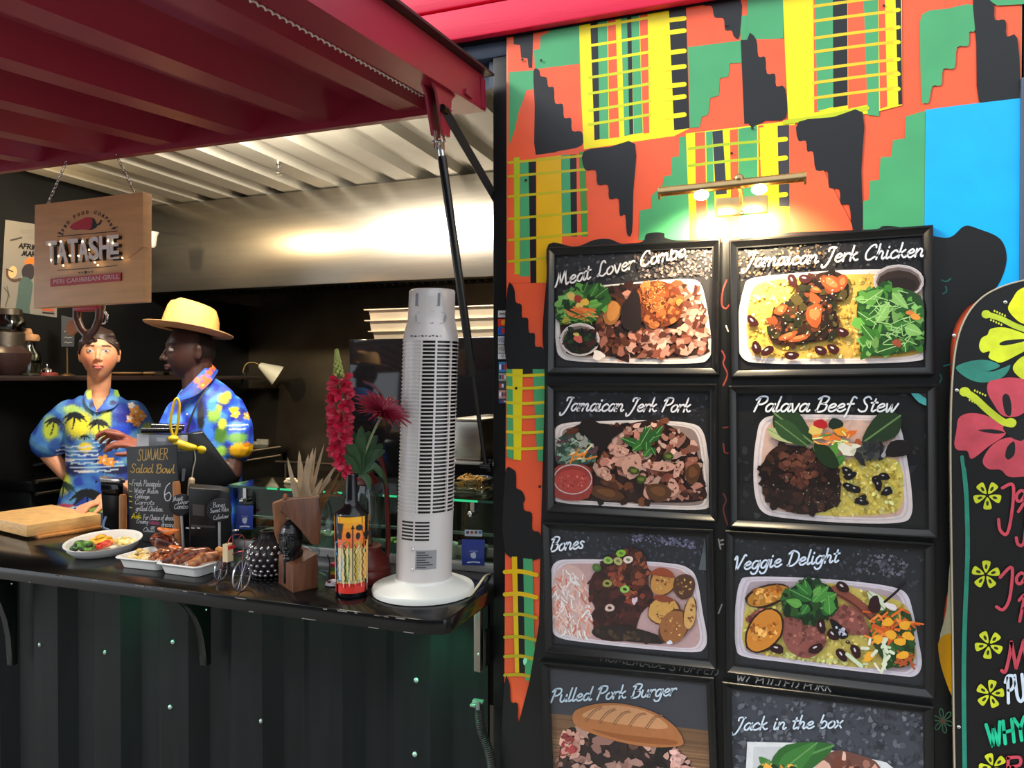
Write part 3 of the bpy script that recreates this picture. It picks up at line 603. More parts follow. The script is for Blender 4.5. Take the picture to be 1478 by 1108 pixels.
# ================================================================ picture frames
mFR = mat('black_frame', (20, 20, 21), .28, noise=.1, ns=20)
mGL = glass('picture_glass', rough=.015, ior=1.42)
def menu_frame(c, label, painter, wpx=13.):
    Y = D - .003; q = [at(u, v, Y - .02) for u, v in c]
    ce = (q[0] + q[1] + q[2] + q[3]) / 4; ex = ((q[1] - q[0]) + (q[2] - q[3])) / 2; ey = ((q[0] - q[3]) + (q[1] - q[2])) / 2
    w, h = ex.length, ey.length; ex = ex.normalized(); ey = (ey - ex * ey.dot(ex)).normalized()
    t = thing('menu_picture', label, 'picture', ce + ey * (-h / 2) + V((0, .02, 0)), 'framed menu pictures')
    fw = .0195
    def rg(i, y): return [ce + ex * (sx * (w / 2 - i)) + ey * (sy * (h / 2 - i)) + V((0, y, 0)) for sx, sy in ((-1, -1), (1, -1), (1, 1), (-1, 1))]
    mb = MB(); mb.loft([rg(0, .019), rg(0, .002), rg(.0015, 0), rg(.0045, 0), rg(.006, .002), rg(.0165, .0095), rg(fw, .0095), rg(fw, .019)], True, (0, 0), True)
    obj('frame', mb, mFR, t, angle=20)
    a = Art(V((0, Y - .0012, 0)), NF, 9e-6); a.fr = rg(fw - .001, 0); a.k = 0
    a.mb.col((13, 13, 14)); a.mb.poly([V((p.x, Y - .0011, p.z)) for p in a.fr]); painter(a)
    # keep the print inside its frame opening
    bm = a.mb.bm
    for co, no in ((ce + ex * (w / 2 - fw + .0008), ex), (ce - ex * (w / 2 - fw + .0008), -ex), (ce + ey * (h / 2 - fw + .0008), ey), (ce - ey * (h / 2 - fw + .0008), -ey)):
        bmesh.ops.bisect_plane(bm, geom=bm.verts[:] + bm.edges[:] + bm.faces[:], plane_co=co, plane_no=no, clear_outer=True)
    obj('print', a.mb, mPRT, t, smooth='flat')
    obj('glazing', MB().poly(None) if 0 else GZ(rg(fw - .001, .0102)), mGL, t, smooth='flat')
    return t
def GZ(r): m = MB(); m.poly(r); return m
SLATE = [(58, 58, 62), (72, 70, 72), (44, 44, 48), (90, 86, 88), (36, 36, 40), (108, 102, 104)]
WHT, WH2, WH3 = (232, 222, 216), (214, 198, 190), (176, 156, 146)
PORK = [(200, 146, 128), (178, 120, 104), (214, 170, 152), (120, 66, 50), (84, 44, 34), (150, 94, 78)]
DARKM = [(52, 28, 20), (70, 36, 24), (38, 22, 18), (92, 50, 32), (30, 20, 18), (112, 64, 40)]
GRN = [(54, 110, 40), (38, 84, 34), (92, 150, 64), (28, 60, 28), (120, 170, 90)]
RICE = [(226, 190, 96), (236, 206, 120), (214, 172, 76), (200, 156, 64), (244, 222, 150)]
YRICE = [(222, 202, 96), (232, 216, 124), (206, 182, 76), (240, 230, 150), (190, 166, 70)]
def slate(a, poly, n=260, r=(3, 9), cols=SLATE): a.scat(poly, n, r, cols, 1.5, .4, nv=6)
def bowl(a, pts, rim=.95, deep=.9, cols=(WHT, WH2, WH3)):
    cx = sum(p[0] for p in pts) / len(pts); cy = sum(p[1] for p in pts) / len(pts)
    for k, c in ((1, cols[0]), (rim, cols[1]), (rim - .02, cols[0]), (deep, cols[2])): a.sm([(cx + (x - cx) * k, cy + (y - cy) * k) for x, y in pts], c, 5)
def bean(a, x, y, r, rot=0, c=(52, 18, 18)): a.blob(x, y, r * 1.6, r, c, rot, .12); a.blob(x - r * .2, y - r * .3, r * .5, r * .2, (206, 200, 204), rot)
def cup(a, x, y, rx, ry, c): a.blob(x, y, rx, ry, (190, 176, 172)); a.blob(x, y + 3, rx * .92, ry * .9, (110, 96, 92)); a.blob(x, y + ry * .12, rx * .86, ry * .8, c); a.ring(x, y, rx, ry, 5, (220, 210, 206))
def meat_lover(a):
    a.crop(780, 330, 4.818); a.poly([(80, 160), (1230, 100), (1210, 1000), (80, 990)], (48, 46, 49)); slate(a, [(100, 180), (1200, 112), (1200, 380), (100, 440)], 330, (4, 11))
    slate(a, [(620, 160), (1200, 115), (1200, 330), (700, 340)], 240, (4, 10), [(150, 130, 122), (120, 104, 100), (176, 152, 140), (84, 76, 76)])
    bowl(a, [(104, 600), (140, 470), (240, 410), (520, 385), (840, 356), (1040, 350), (1110, 380), (1145, 480), (1175, 660), (1192, 830), (1165, 905), (1080, 934), (700, 938), (260, 922), (140, 890), (108, 800)])
    F = [(150, 520), (300, 430), (700, 380), (1050, 390), (1110, 450), (1150, 700), (1150, 850), (900, 900), (500, 890), (200, 860), (140, 720)]
    a.sm(F, (62, 36, 28), 5); a.scat(F, 170, (14, 38), DARKM + PORK[:2], 1.8)
    a.scat([(950, 420), (1090, 400), (1160, 760), (1120, 850), (1000, 720)], 150, (8, 26), PORK + [(226, 188, 170)], 2.2)
    a.scat([(600, 720), (1000, 690), (1050, 860), (700, 890), (590, 840)], 110, (9, 28), PORK, 2.2); a.scat([(400, 640), (600, 640), (600, 860), (440, 880)], 60, (10, 30), DARKM + PORK[3:], 1.8)
    a.blob(495, 580, 62, 92, (150, 96, 48), .2, .12); a.blob(505, 570, 44, 68, (186, 124, 62), .2, .12)
    G = [(640, 500), (700, 400), (820, 360), (960, 420), (990, 540), (940, 650), (780, 690), (700, 620)]
    a.sm(G, (104, 48, 24), 5); a.scat(G, 120, (8, 26), [(140, 68, 34), (92, 42, 24), (168, 88, 44), (70, 30, 20), (186, 110, 60)], 1.6); a.scat([(700, 400), (860, 380), (880, 560), (720, 560)], 130, (3, 6), [(206, 140, 84), (186, 116, 60)], 1.2)
    a.sm([(610, 480), (650, 420), (690, 470), (700, 600), (690, 700), (580, 690), (560, 560)], (34, 24, 22), 4)
    S = [(110, 520), (200, 420), (420, 390), (480, 470), (430, 560), (380, 640), (200, 640), (120, 620)]
    a.sm(S, (44, 74, 36), 4); a.scat(S, 80, (10, 34), GRN, 2.2)
    for q in ((300, 440, 330, 370, 24), (350, 470, 400, 380, 26), (380, 480, 470, 410, 26), (320, 520, 250, 420, 24), (330, 540, 430, 520, 24), (230, 440, 300, 470, 20)): a.leaf(*q, R.choice(GRN[:3]), (130, 170, 100))
    for x, y, c in ((215, 470, (222, 180, 96)), (265, 490, (160, 50, 44)), (310, 510, (230, 178, 70)), (270, 540, (222, 180, 96)), (180, 640, (196, 160, 60))): a.blob(x, y, 32, 26, c, .4, .25, 8)
    for k in range(14): x, y = R.uniform(160, 320), R.uniform(540, 610); a.stroke([(x, y), (x + R.uniform(60, 120), y + R.uniform(0, 40))], R.uniform(9, 15), R.choice([(222, 122, 56), (236, 150, 80), (206, 100, 44)]))
    for k in range(16): x, y = R.uniform(110, 330), R.uniform(590, 680); a.stroke([(x, y), (x + 50, y - 20), (x + R.uniform(60, 120), y + 10)], 5, R.choice(GRN))
    cup(a, 275, 770, 135, 112, (26, 28, 20)); a.scat([(170, 690), (380, 690), (390, 830), (270, 860), (160, 820)], 60, (6, 20), [(20, 34, 22), (40, 60, 30), (14, 18, 16), (58, 28, 24)], 1.8); a.blob(262, 765, 34, 26, (196, 90, 80), .3, .2); a.blob(250, 735, 20, 14, (190, 180, 90), .3, .2)
    a.blob(405, 880, 48, 30, (236, 222, 212), .3, .3)
    a.write('Meat Lover Combo', (100, 405), (1010, 190), 52, 11.5, (244, 236, 230), .3)
def jerk_chicken(a):
    a.crop(1040, 310, 4.433); a.poly([(80, 180), (1330, 110), (1340, 1010), (80, 1010)], (34, 33, 35)); slate(a, [(100, 215), (1300, 140), (1300, 330), (100, 430)], 300, (4, 10)); slate(a, [(100, 215), (700, 160), (650, 330), (110, 400)], 180, (4, 9), [(150, 118, 84), (120, 96, 76), (92, 76, 66)])
    bowl(a, [(104, 760), (120, 600), (150, 470), (190, 410), (400, 380), (800, 352), (1150, 350), (1270, 380), (1312, 500), (1330, 750), (1320, 900), (1200, 940), (800, 952), (300, 950), (140, 915)], .95, .9, ((238, 226, 222), (226, 206, 200), (230, 196, 130)))
    F = [(180, 560), (250, 440), (500, 400), (960, 380), (1240, 440), (1300, 700), (1290, 880), (900, 910), (300, 905), (190, 820)]
    a.sm(F, (216, 178, 84), 5); a.scat(F, 620, (5, 13), RICE, 1.6); a.scat(F, 40, (3, 6), [(110, 78, 40)], 1.2)
    C = [(310, 720), (350, 600), (450, 530), (520, 430), (640, 370), (780, 380), (820, 520), (720, 580), (760, 680), (720, 780), (560, 820), (400, 835), (320, 800)]
    a.sm(C, (50, 28, 18), 4); a.scat(C, 210, (8, 30), [(34, 22, 16), (62, 34, 20), (96, 48, 26), (40, 42, 22), (140, 70, 36), (26, 20, 16), (72, 62, 30)], 1.9)
    for x, y, rx, ry, r in ((710, 440, 70, 50, .7), (780, 430, 30, 56, .1), (600, 640, 55, 75, .2), (430, 775, 60, 24, -.4), (500, 790, 60, 20, -.2), (610, 480, 36, 20, .3), (385, 605, 45, 30, -.5)): a.blob(x, y, rx, ry, (156, 78, 40), r, .18); a.blob(x, y - 6, rx * .6, ry * .5, (206, 118, 68), r, .18)
    a.scat(C, 60, (2, 5), [(222, 206, 190)], 1.6)
    for x, y, r in ((205, 680, .8), (455, 900, 0), (640, 868, .3), (720, 858, .5), (230, 850, 1.2), (780, 750, .4), (460, 420, 1.1), (540, 410, .2), (300, 870, -.5)): bean(a, x, y, 28, r, (58, 22, 22))
    cup(a, 1140, 425, 160, 105, (52, 36, 28)); a.blob(1140, 450, 120, 50, (36, 24, 20))
    S = [(870, 640), (900, 520), (1040, 460), (1280, 520), (1300, 760), (1260, 860), (920, 900), (900, 760)]
    a.sm(S, (38, 70, 34), 4); a.scat(S, 130, (14, 40), GRN, 2.)
    for q in ((1000, 700, 880, 620, 40), (1000, 680, 1080, 560, 44), (1090, 740, 1240, 680, 36), (920, 560, 1040, 480, 44), (1180, 720, 1290, 760, 40), (1120, 600, 1240, 560, 36), (980, 800, 900, 700, 34), (1000, 880, 1180, 820, 40), (1100, 500, 1200, 600, 30), (950, 640, 1030, 560, 30)): a.leaf(*q, R.choice(GRN[:3] + [(130, 180, 96)]), (170, 206, 140))
    for k in range(26): x, y = R.uniform(960, 1240), R.uniform(490, 860); a.stroke([(x, y), (x + R.uniform(-60, 60), y + R.uniform(-40, 40)), (x + R.uniform(-120, 120), y + R.uniform(-60, 60))], 6, (150, 196, 120))
    a.blob(1245, 650, 38, 20, (226, 150, 60), .5, .2); a.blob(1210, 625, 26, 14, (214, 120, 60)); a.blob(1130, 820, 34, 24, (150, 74, 50), .3, .2)
    a.write('Jamaican Jerk Chicken', (150, 335), (1300, 265), 50, 11.5, (246, 244, 246), .3)
def jerk_pork(a):
    a.crop(780, 540, 4.818); a.poly([(70, 90), (1220, 90), (1220, 1020), (70, 1000)], (34, 34, 37)); slate(a, [(90, 110), (1190, 115), (1190, 330), (90, 340)], 150, (5, 14), [(48, 50, 58), (40, 40, 44), (62, 66, 78), (34, 40, 40)])
    bowl(a, [(84, 560), (95, 420), (150, 345), (420, 325), (760, 320), (1040, 340), (1130, 400), (1165, 560), (1190, 780), (1190, 890), (1120, 940), (820, 935), (400, 912), (140, 890), (88, 830)], .955, .91, ((228, 216, 212), (206, 190, 184), (150, 128, 120)))
    F = [(110, 520), (160, 420), (300, 340), (560, 350), (800, 320), (1000, 420), (1080, 520), (1140, 760), (1120, 880), (700, 890), (350, 880), (120, 820)]
    a.sm(F, (46, 28, 24), 4); a.scat(F, 200, (12, 36), DARKM, 1.9)
    a.scat([(480, 480), (620, 360), (880, 330), (1060, 470), (1110, 640), (900, 700), (560, 700), (380, 680)], 150, (10, 30), PORK + [(222, 178, 162)], 2.1)
    a.scat([(700, 680), (1060, 620), (1120, 860), (760, 870)], 80, (10, 28), PORK + DARKM[:2], 2.)
    for x, y, rx, ry, r in ((635, 640, 62, 100, .15), (540, 530, 70, 46, .3), (445, 690, 60, 40, .4), (760, 810, 40, 60, .6), (920, 790, 46, 60, -.2), (960, 660, 30, 60, .5), (830, 640, 110, 36, .1)): a.blob(x, y, rx, ry, (206, 156, 138), r, .2); a.scat([(x - rx * .7, y - ry * .7), (x + rx * .7, y - ry * .7), (x + rx * .7, y + ry * .7), (x - rx * .7, y + ry * .7)], 12, (4, 10), PORK[:5], 2.4)
    for x, y, rx, ry in ((1060, 690, 50, 80), (820, 820, 100, 60), (460, 830, 120, 50)): a.blob(x, y, rx, ry, (84, 52, 30), .2, .15); a.blob(x, y - 8, rx * .6, ry * .5, (112, 70, 40), .2, .2)
    a.sm([(270, 360), (330, 310), (440, 350), (580, 380), (500, 450), (430, 540), (320, 480)], (30, 22, 22), 4)
    S = [(110, 560), (130, 440), (260, 420), (380, 500), (380, 600), (240, 640), (120, 620)]
    a.sm(S, (52, 66, 58), 4); a.scat(S, 60, (8, 26), [(70, 104, 84), (44, 70, 54), (126, 158, 140), (150, 150, 140), (96, 60, 70)], 2.2)
    for k in range(12): x, y = R.uniform(200, 320), R.uniform(530, 620); a.stroke([(x, y), (x + R.uniform(20, 80), y - R.uniform(0, 60))], 12, R.choice([(226, 132, 48), (240, 160, 70), (206, 110, 50), (230, 220, 170)]))
    for k in range(14): x, y = R.uniform(110, 330), R.uniform(430, 580); a.stroke([(x, y), (x + R.uniform(-50, 70), y + R.uniform(-30, 40))], 6, R.choice([(90, 140, 100), (190, 200, 180), (60, 100, 70)]))
    for q in ((700, 500, 560, 440, 32), (720, 470, 640, 530, 36), (740, 540, 730, 360, 40), (760, 470, 850, 360, 36), (770, 510, 800, 560, 24), (720, 570, 760, 520, 26), (790, 440, 840, 420, 22), (700, 480, 770, 360, 34)): a.leaf(*q, R.choice([(70, 140, 56), (50, 110, 44), (110, 176, 76), (40, 90, 40)]), (140, 190, 110))
    for x, y in ((890, 570), (650, 670), (700, 730)): a.blob(x, y, 36, 30, (58, 74, 30), .2, .2); a.blob(x, y, 20, 14, (110, 120, 50), .2, .2)
    a.sm([(90, 660), (225, 625), (350, 660), (335, 860), (95, 850)], (150, 56, 50), 3); a.blob(222, 745, 126, 84, (176, 66, 58)); a.ring(225, 730, 132, 102, 8, (196, 180, 180)); a.scat([(130, 700), (320, 700), (310, 790), (140, 790)], 40, (3, 7), [(206, 110, 96), (140, 44, 40)], 1.4)
    a.write('Jamaican Jerk Pork', (150, 252), (1040, 262), 50, 11.5, (226, 226, 236), .3)
def beef_stew(a):
    a.crop(1040, 540, 4.433); a.poly([(90, 100), (1340, 90), (1360, 1020), (90, 960)], (26, 27, 29)); slate(a, [(110, 120), (1320, 110), (1330, 980), (110, 920)], 170, (8, 22), [(30, 31, 34), (40, 40, 44), (24, 26, 27), (50, 50, 54)])
    bowl(a, [(212, 560), (230, 400), (260, 300), (350, 262), (600, 256), (900, 262), (1080, 270), (1150, 340), (1190, 520), (1222, 740), (1220, 900), (1130, 950), (800, 950), (420, 920), (270, 880), (218, 760)], .95, .9, ((226, 214, 216), (206, 192, 192), (214, 178, 164)))
    M_ = [(262, 620), (310, 500), (420, 450), (640, 500), (740, 600), (770, 720), (740, 840), (600, 890), (480, 890), (330, 830), (275, 760)]
    Y_ = [(720, 600), (800, 550), (1000, 530), (1140, 560), (1170, 720), (1130, 870), (900, 905), (620, 900), (600, 860), (740, 820)]
    a.sm(Y_, (222, 202, 96), 4); a.scat(Y_, 380, (5, 14), YRICE, 1.6)
    a.sm(M_, (40, 24, 19), 4); a.scat(M_, 230, (9, 30), [(34, 21, 17), (50, 30, 24), (28, 19, 16), (64, 38, 28)], 1.6); a.scat([(380, 520), (600, 500), (620, 640), (540, 720), (400, 680)], 60, (7, 24), [(92, 52, 40), (112, 66, 50), (78, 44, 34)], 1.9); a.scat(M_, 50, (2, 5), [(150, 130, 118), (110, 96, 90)], 1.8)
    for x, y, r in ((810, 620, .5), (830, 650, -.4), (820, 720, .3), (860, 735, .4), (1000, 680, 1.2), (1045, 655, .2), (1010, 705, 1.3), (1065, 750, -.5), (900, 800, -.5), (905, 815, .3)): a.blob(x, y, 42, 25, (24, 18, 20), r, .2); a.blob(x - 6, y - 8, 9, 5, (170, 166, 176), r)
    for q in ((345, 250, 590, 440, 100, (38, 62, 36)), (300, 350, 470, 440, 34, (178, 186, 134)), (350, 300, 560, 460, 60, (50, 80, 44)), (1150, 265, 905, 440, 92, (36, 56, 34)), (640, 520, 620, 430, 30, (82, 140, 54)), (680, 540, 790, 410, 36, (86, 146, 56)), (700, 590, 800, 520, 34, (60, 120, 44)), (690, 560, 590, 460, 30, (74, 128, 50))): a.leaf(*q, (104, 136, 84))
    a.sm([(600, 440), (700, 470), (760, 580), (700, 600), (620, 540)], (30, 52, 26), 3)
    for x, y, w, h, c in ((610, 355, 46, 42, (222, 196, 106)), (640, 318, 50, 30, (176, 34, 40)), (765, 360, 50, 34, (226, 150, 40)), (830, 380, 44, 20, (220, 110, 44)), (720, 400, 56, 20, (224, 120, 50)), (640, 400, 60, 16, (226, 140, 60)), (880, 440, 24, 30, (170, 84, 48))): a.blob(x, y, w, h, c, R.uniform(-.5, .5), .2, 8)
    a.blob(735, 315, 50, 34, (28, 46, 34), .3, .3); a.blob(830, 480, 78, 46, (230, 226, 210), .1, .25); a.blob(870, 500, 40, 24, (206, 200, 180), .2, .2); a.scat([(920, 440), (1040, 430), (1030, 530), (900, 560), (860, 520)], 50, (8, 24), [(26, 26, 30), (40, 42, 46), (60, 62, 60)], 1.8)
    for k in range(16): x, y = R.uniform(620, 860), R.uniform(380, 450); a.stroke([(x, y), (x + R.uniform(-60, 60), y + R.uniform(-25, 25))], 10, R.choice([(228, 130, 50), (236, 170, 80), (210, 220, 150), (74, 130, 60)]))
    a.stroke([(1040, 520), (1110, 430), (1190, 440)], 26, (150, 150, 156)); a.sm([(1090, 430), (1200, 430), (1210, 510), (1060, 525)], (26, 22, 22), 3)
    a.sm([(1215, 100), (1340, 100), (1340, 195), (1270, 180)], (70, 160, 160), 3); a.sm([(1240, 95), (1340, 95), (1340, 165)], (40, 30, 36), 3)
    a.write('Palava Beef Stew', (205, 238), (1130, 238), 50, 11.5, (214, 220, 230), .3)
def bones(a):
    a.crop(780, 740, 4.818); a.poly([(50, 80), (1210, 120), (1210, 1080), (50, 950)], (40, 42, 50)); slate(a, [(70, 100), (1170, 160), (1170, 420), (70, 340)], 300, (4, 11), [(50, 52, 62), (64, 66, 78), (40, 42, 50), (82, 84, 100)]); slate(a, [(640, 140), (1070, 190), (1060, 250), (640, 190)], 120, (4, 9), [(130, 130, 160), (100, 102, 126)])
    bowl(a, [(72, 600), (70, 430), (110, 340), (240, 322), (560, 328), (900, 350), (1030, 385), (1090, 470), (1130, 700), (1158, 860), (1140, 940), (1060, 968), (740, 945), (360, 905), (140, 870), (80, 800)], .955, .91, ((222, 212, 220), (206, 190, 198), (196, 160, 160)))
    S = [(80, 560), (110, 410), (200, 360), (300, 420), (340, 560), (380, 720), (360, 850), (180, 850), (85, 780)]
    a.sm(S, (214, 178, 172), 4)
    for k in range(150): x, y = R.uniform(90, 350), R.uniform(390, 830); q = R.uniform(30, 80); t = R.uniform(0.6, 2.4); a.stroke([(x, y), (x + q * .5 * cos(t) + R.uniform(-14, 14), y + q * .5 * sin(t)), (x + q * cos(t), y + q * sin(t))] if a.inside(S, x, y) else [(200, 700), (210, 730)], R.uniform(6, 13), R.choice([(240, 234, 232), (230, 216, 212), (226, 150, 128), (236, 200, 190), (214, 120, 100), (246, 240, 238)]))
    M_ = [(335, 560), (370, 420), (480, 360), (600, 380), (720, 460), (790, 600), (700, 700), (620, 880), (380, 860), (385, 680)]
    a.sm(M_, (60, 26, 22), 4); a.scat(M_, 120, (10, 34), [(70, 30, 26), (52, 24, 22), (84, 36, 30), (44, 22, 20)], 1.6)
    T = [(420, 370), (500, 300), (620, 250), (720, 290), (750, 430), (740, 540), (640, 480), (560, 400)]
    a.sm(T, (78, 36, 24), 4); a.scat(T, 70, (8, 26), [(110, 52, 34), (66, 30, 22), (140, 70, 44), (48, 24, 20)], 1.7); a.scat([(480, 420), (580, 410), (720, 580), (640, 640), (500, 500)], 40, (7, 22), [(140, 62, 44), (104, 40, 32), (160, 84, 56)], 1.8)
    a.sm([(380, 800), (560, 780), (820, 850), (840, 910), (500, 880), (370, 850)], (34, 24, 22), 3); a.scat([(380, 800), (800, 850), (780, 890), (420, 860)], 40, (6, 20), [(60, 44, 34), (40, 30, 26), (80, 60, 44)], 2)
    for x, y, rx, ry, r, c in ((850, 480, 85, 90, .3, (196, 140, 70)), (1000, 510, 75, 80, .2, (84, 52, 34)), (860, 680, 110, 95, -.3, (210, 160, 84)), (930, 790, 120, 95, -.9, (156, 100, 56)), (1040, 700, 40, 110, .1, (214, 168, 100))): a.blob(x, y, rx + 6, ry + 6, (88, 46, 26), r, .08, 16); a.blob(x, y, rx, ry, c, r, .08, 16); a.scat([(x - rx * .7, y - ry * .6), (x + rx * .7, y - ry * .6), (x + rx * .6, y + ry * .7), (x - rx * .6, y + ry * .7)], 18, (3, 9), [(120, 70, 34), (226, 184, 116), (160, 100, 50)], 1.5)
    a.sm([(760, 420), (830, 380), (900, 400), (930, 450), (840, 440)], (150, 70, 40), 3); a.sm([(780, 580), (860, 570), (930, 610), (840, 620)], (140, 66, 44), 3)
    for x, y, c in ((470, 330, (150, 190, 90)), (560, 280, (130, 190, 50)), (540, 335, (176, 166, 120)), (610, 325, (224, 206, 200)), (390, 380, (70, 110, 60)), (465, 490, (150, 150, 80)), (587, 530, (140, 186, 90)), (482, 660, (206, 180, 170))): a.blob(x, y, 34, 26, c, R.uniform(-.5, .5), .08); a.blob(x, y, 15, 10, (60, 40, 24) if y > 400 else (110, 120, 60), .3, .1)
    a.blob(655, 610, 16, 30, (214, 190, 206), .2, .4); a.blob(900, 900, 20, 14, (220, 220, 230), .3, .3)
    a.poly([(1145, 170), (1165, 175), (1155, 400), (1100, 395)], (84, 92, 98))
    a.write('Bones', (62, 268), (300, 245), 50, 11.5, (230, 238, 250), .3)
def veggie(a):
    a.crop(1040, 760, 4.433); a.poly([(60, 60), (1350, 110), (1350, 1080), (60, 900)], (38, 40, 46)); slate(a, [(80, 80), (1330, 140), (1330, 400), (80, 320)], 260, (5, 14), [(46, 48, 56), (58, 60, 70), (36, 38, 44), (76, 78, 88)]); slate(a, [(880, 170), (1200, 190), (1180, 330), (880, 300)], 100, (4, 11), [(110, 110, 122), (84, 84, 96)])
    bowl(a, [(92, 620), (98, 480), (125, 355), (190, 320), (520, 325), (860, 350), (1100, 385), (1190, 430), (1230, 540), (1265, 720), (1288, 880), (1240, 955), (1120, 950), (800, 915), (400, 865), (150, 830), (98, 770)], .955, .91, ((222, 214, 226), (206, 194, 206), (186, 168, 176)))
    F = [(150, 560), (200, 470), (400, 400), (700, 360), (950, 420), (1180, 500), (1240, 700), (1220, 880), (900, 900), (600, 860), (300, 820), (150, 760)]
    a.sm(F, (212, 192, 96), 4); a.scat(F, 420, (5, 14), YRICE, 1.6); a.scat([(280, 790), (560, 820), (900, 880), (500, 860)], 60, (6, 12), [(186, 190, 110), (210, 206, 130)], 1.5)
    for P_ in ([(390, 600), (520, 560), (650, 640), (670, 760), (560, 840), (430, 780)], [(690, 560), (800, 500), (900, 560), (950, 680), (860, 690), (740, 660)], [(160, 590), (260, 520), (320, 560), (200, 610)]): a.sm(P_, (146, 82, 74), 4); a.scat(P_, 60, (5, 16), [(160, 94, 84), (130, 70, 62), (176, 110, 98), (116, 62, 54)], 1.5)
    a.sm([(690, 400), (740, 375), (830, 420), (960, 520), (1000, 580), (960, 600), (820, 490), (720, 430)], (134, 74, 58), 4); a.stroke([(700, 410), (830, 480), (960, 590)], 14, (90, 46, 40))
    for x, y, rx, ry, r, c in ((300, 440, 140, 56, -.28, (176, 124, 50)), (280, 665, 150, 95, -1.0, (206, 132, 50))): a.blob(x, y, rx + 12, ry + 12, (52, 30, 18), r, .06, 18); a.blob(x, y, rx, ry, c, r, .06, 18); a.scat([(x - 80, y - 40), (x + 80, y - 60), (x + 70, y + 40), (x - 80, y + 60)], 50, (5, 16), [(226, 156, 70), (190, 112, 40), (236, 176, 96), (160, 92, 36)], 1.8)
    G = [(400, 440), (470, 380), (560, 340), (680, 370), (740, 440), (740, 540), (600, 620), (490, 580), (400, 520)]
    a.sm(G, (26, 50, 28), 4); a.scat(G, 60, (12, 34), [(28, 60, 32), (20, 44, 24), (46, 86, 40)], 1.8)
    for q in ((560, 460, 540, 340, 34), (580, 470, 440, 400, 32), (590, 480, 690, 380, 34), (640, 480, 740, 430, 48), (640, 520, 740, 520, 50), (520, 500, 420, 470, 30), (560, 500, 520, 560, 30), (600, 440, 640, 380, 26), (560, 430, 480, 360, 24), (700, 560, 690, 440, 40)): a.leaf(*q, R.choice([(70, 140, 60), (50, 116, 50), (96, 160, 72), (40, 96, 44)]), (120, 176, 100))
    for x, y, r in ((775, 820, .9), (865, 797, 1.2), (360, 780, .2), (720, 690, .8), (780, 385, .6), (610, 780, -.4), (815, 738, .2), (645, 635, 1.4)): bean(a, x, y, 30 if x != 815 else 10, r, (46, 20, 24))
    a.sm([(700, 590), (760, 620), (820, 690), (780, 720), (730, 680)], (22, 20, 22), 3); a.scat([(740, 640), (800, 660), (800, 700), (760, 690)], 14, (4, 10), [(190, 190, 210)], 1.8)
    S = [(960, 640), (1000, 560), (1180, 530), (1230, 620), (1230, 860), (1080, 890), (960, 720)]
    a.sm(S, (48, 64, 34), 4); a.scat(S, 60, (10, 30), [(40, 76, 36), (30, 56, 30), (70, 110, 50)], 1.9)
    for k in range(46): x, y = R.uniform(960, 1220), R.uniform(540, 720); a.stroke([(x, y), (x + R.uniform(-80, 80), y + R.uniform(-50, 60))], R.uniform(10, 18), R.choice([(228, 112, 44), (240, 140, 66), (206, 92, 36)]))
    for k in range(16): x, y = R.uniform(1120, 1230), R.uniform(830, 890); a.stroke([(x, y), (x + R.uniform(-50, 50), y + R.uniform(-40, 30))], 13, (176, 84, 44))
    for x, y in ((1070, 610), (1180, 630), (1010, 720), (1200, 700), (1150, 735), (1165, 820), (950, 830), (1090, 690)): a.blob(x, y, 40, 27, (240, 172, 48), R.uniform(-.6, .6), .2, 9)
    for k in range(18): x, y = R.uniform(930, 1100), R.uniform(740, 880); a.stroke([(x, y), (x + R.uniform(-40, 40), y + R.uniform(-60, 60))], R.uniform(12, 22), R.choice([(220, 226, 200), (196, 214, 176), (236, 236, 220)]))
    a.stroke([(810, 815), (900, 890)], 24, (206, 220, 190)); a.leaf(1050, 530, 940, 410, 40, (206, 214, 190), (90, 130, 60)); a.blob(985, 500, 40, 60, (46, 22, 26), .3, .2); a.stroke([(1050, 480), (1120, 420), (1180, 360)], 16, (28, 22, 24)); a.blob(1090, 510, 40, 22, (226, 218, 220), .5, .2)
    a.write('Veggie Delight', (80, 278), (755, 225), 48, 11.5, (216, 230, 250), .28)
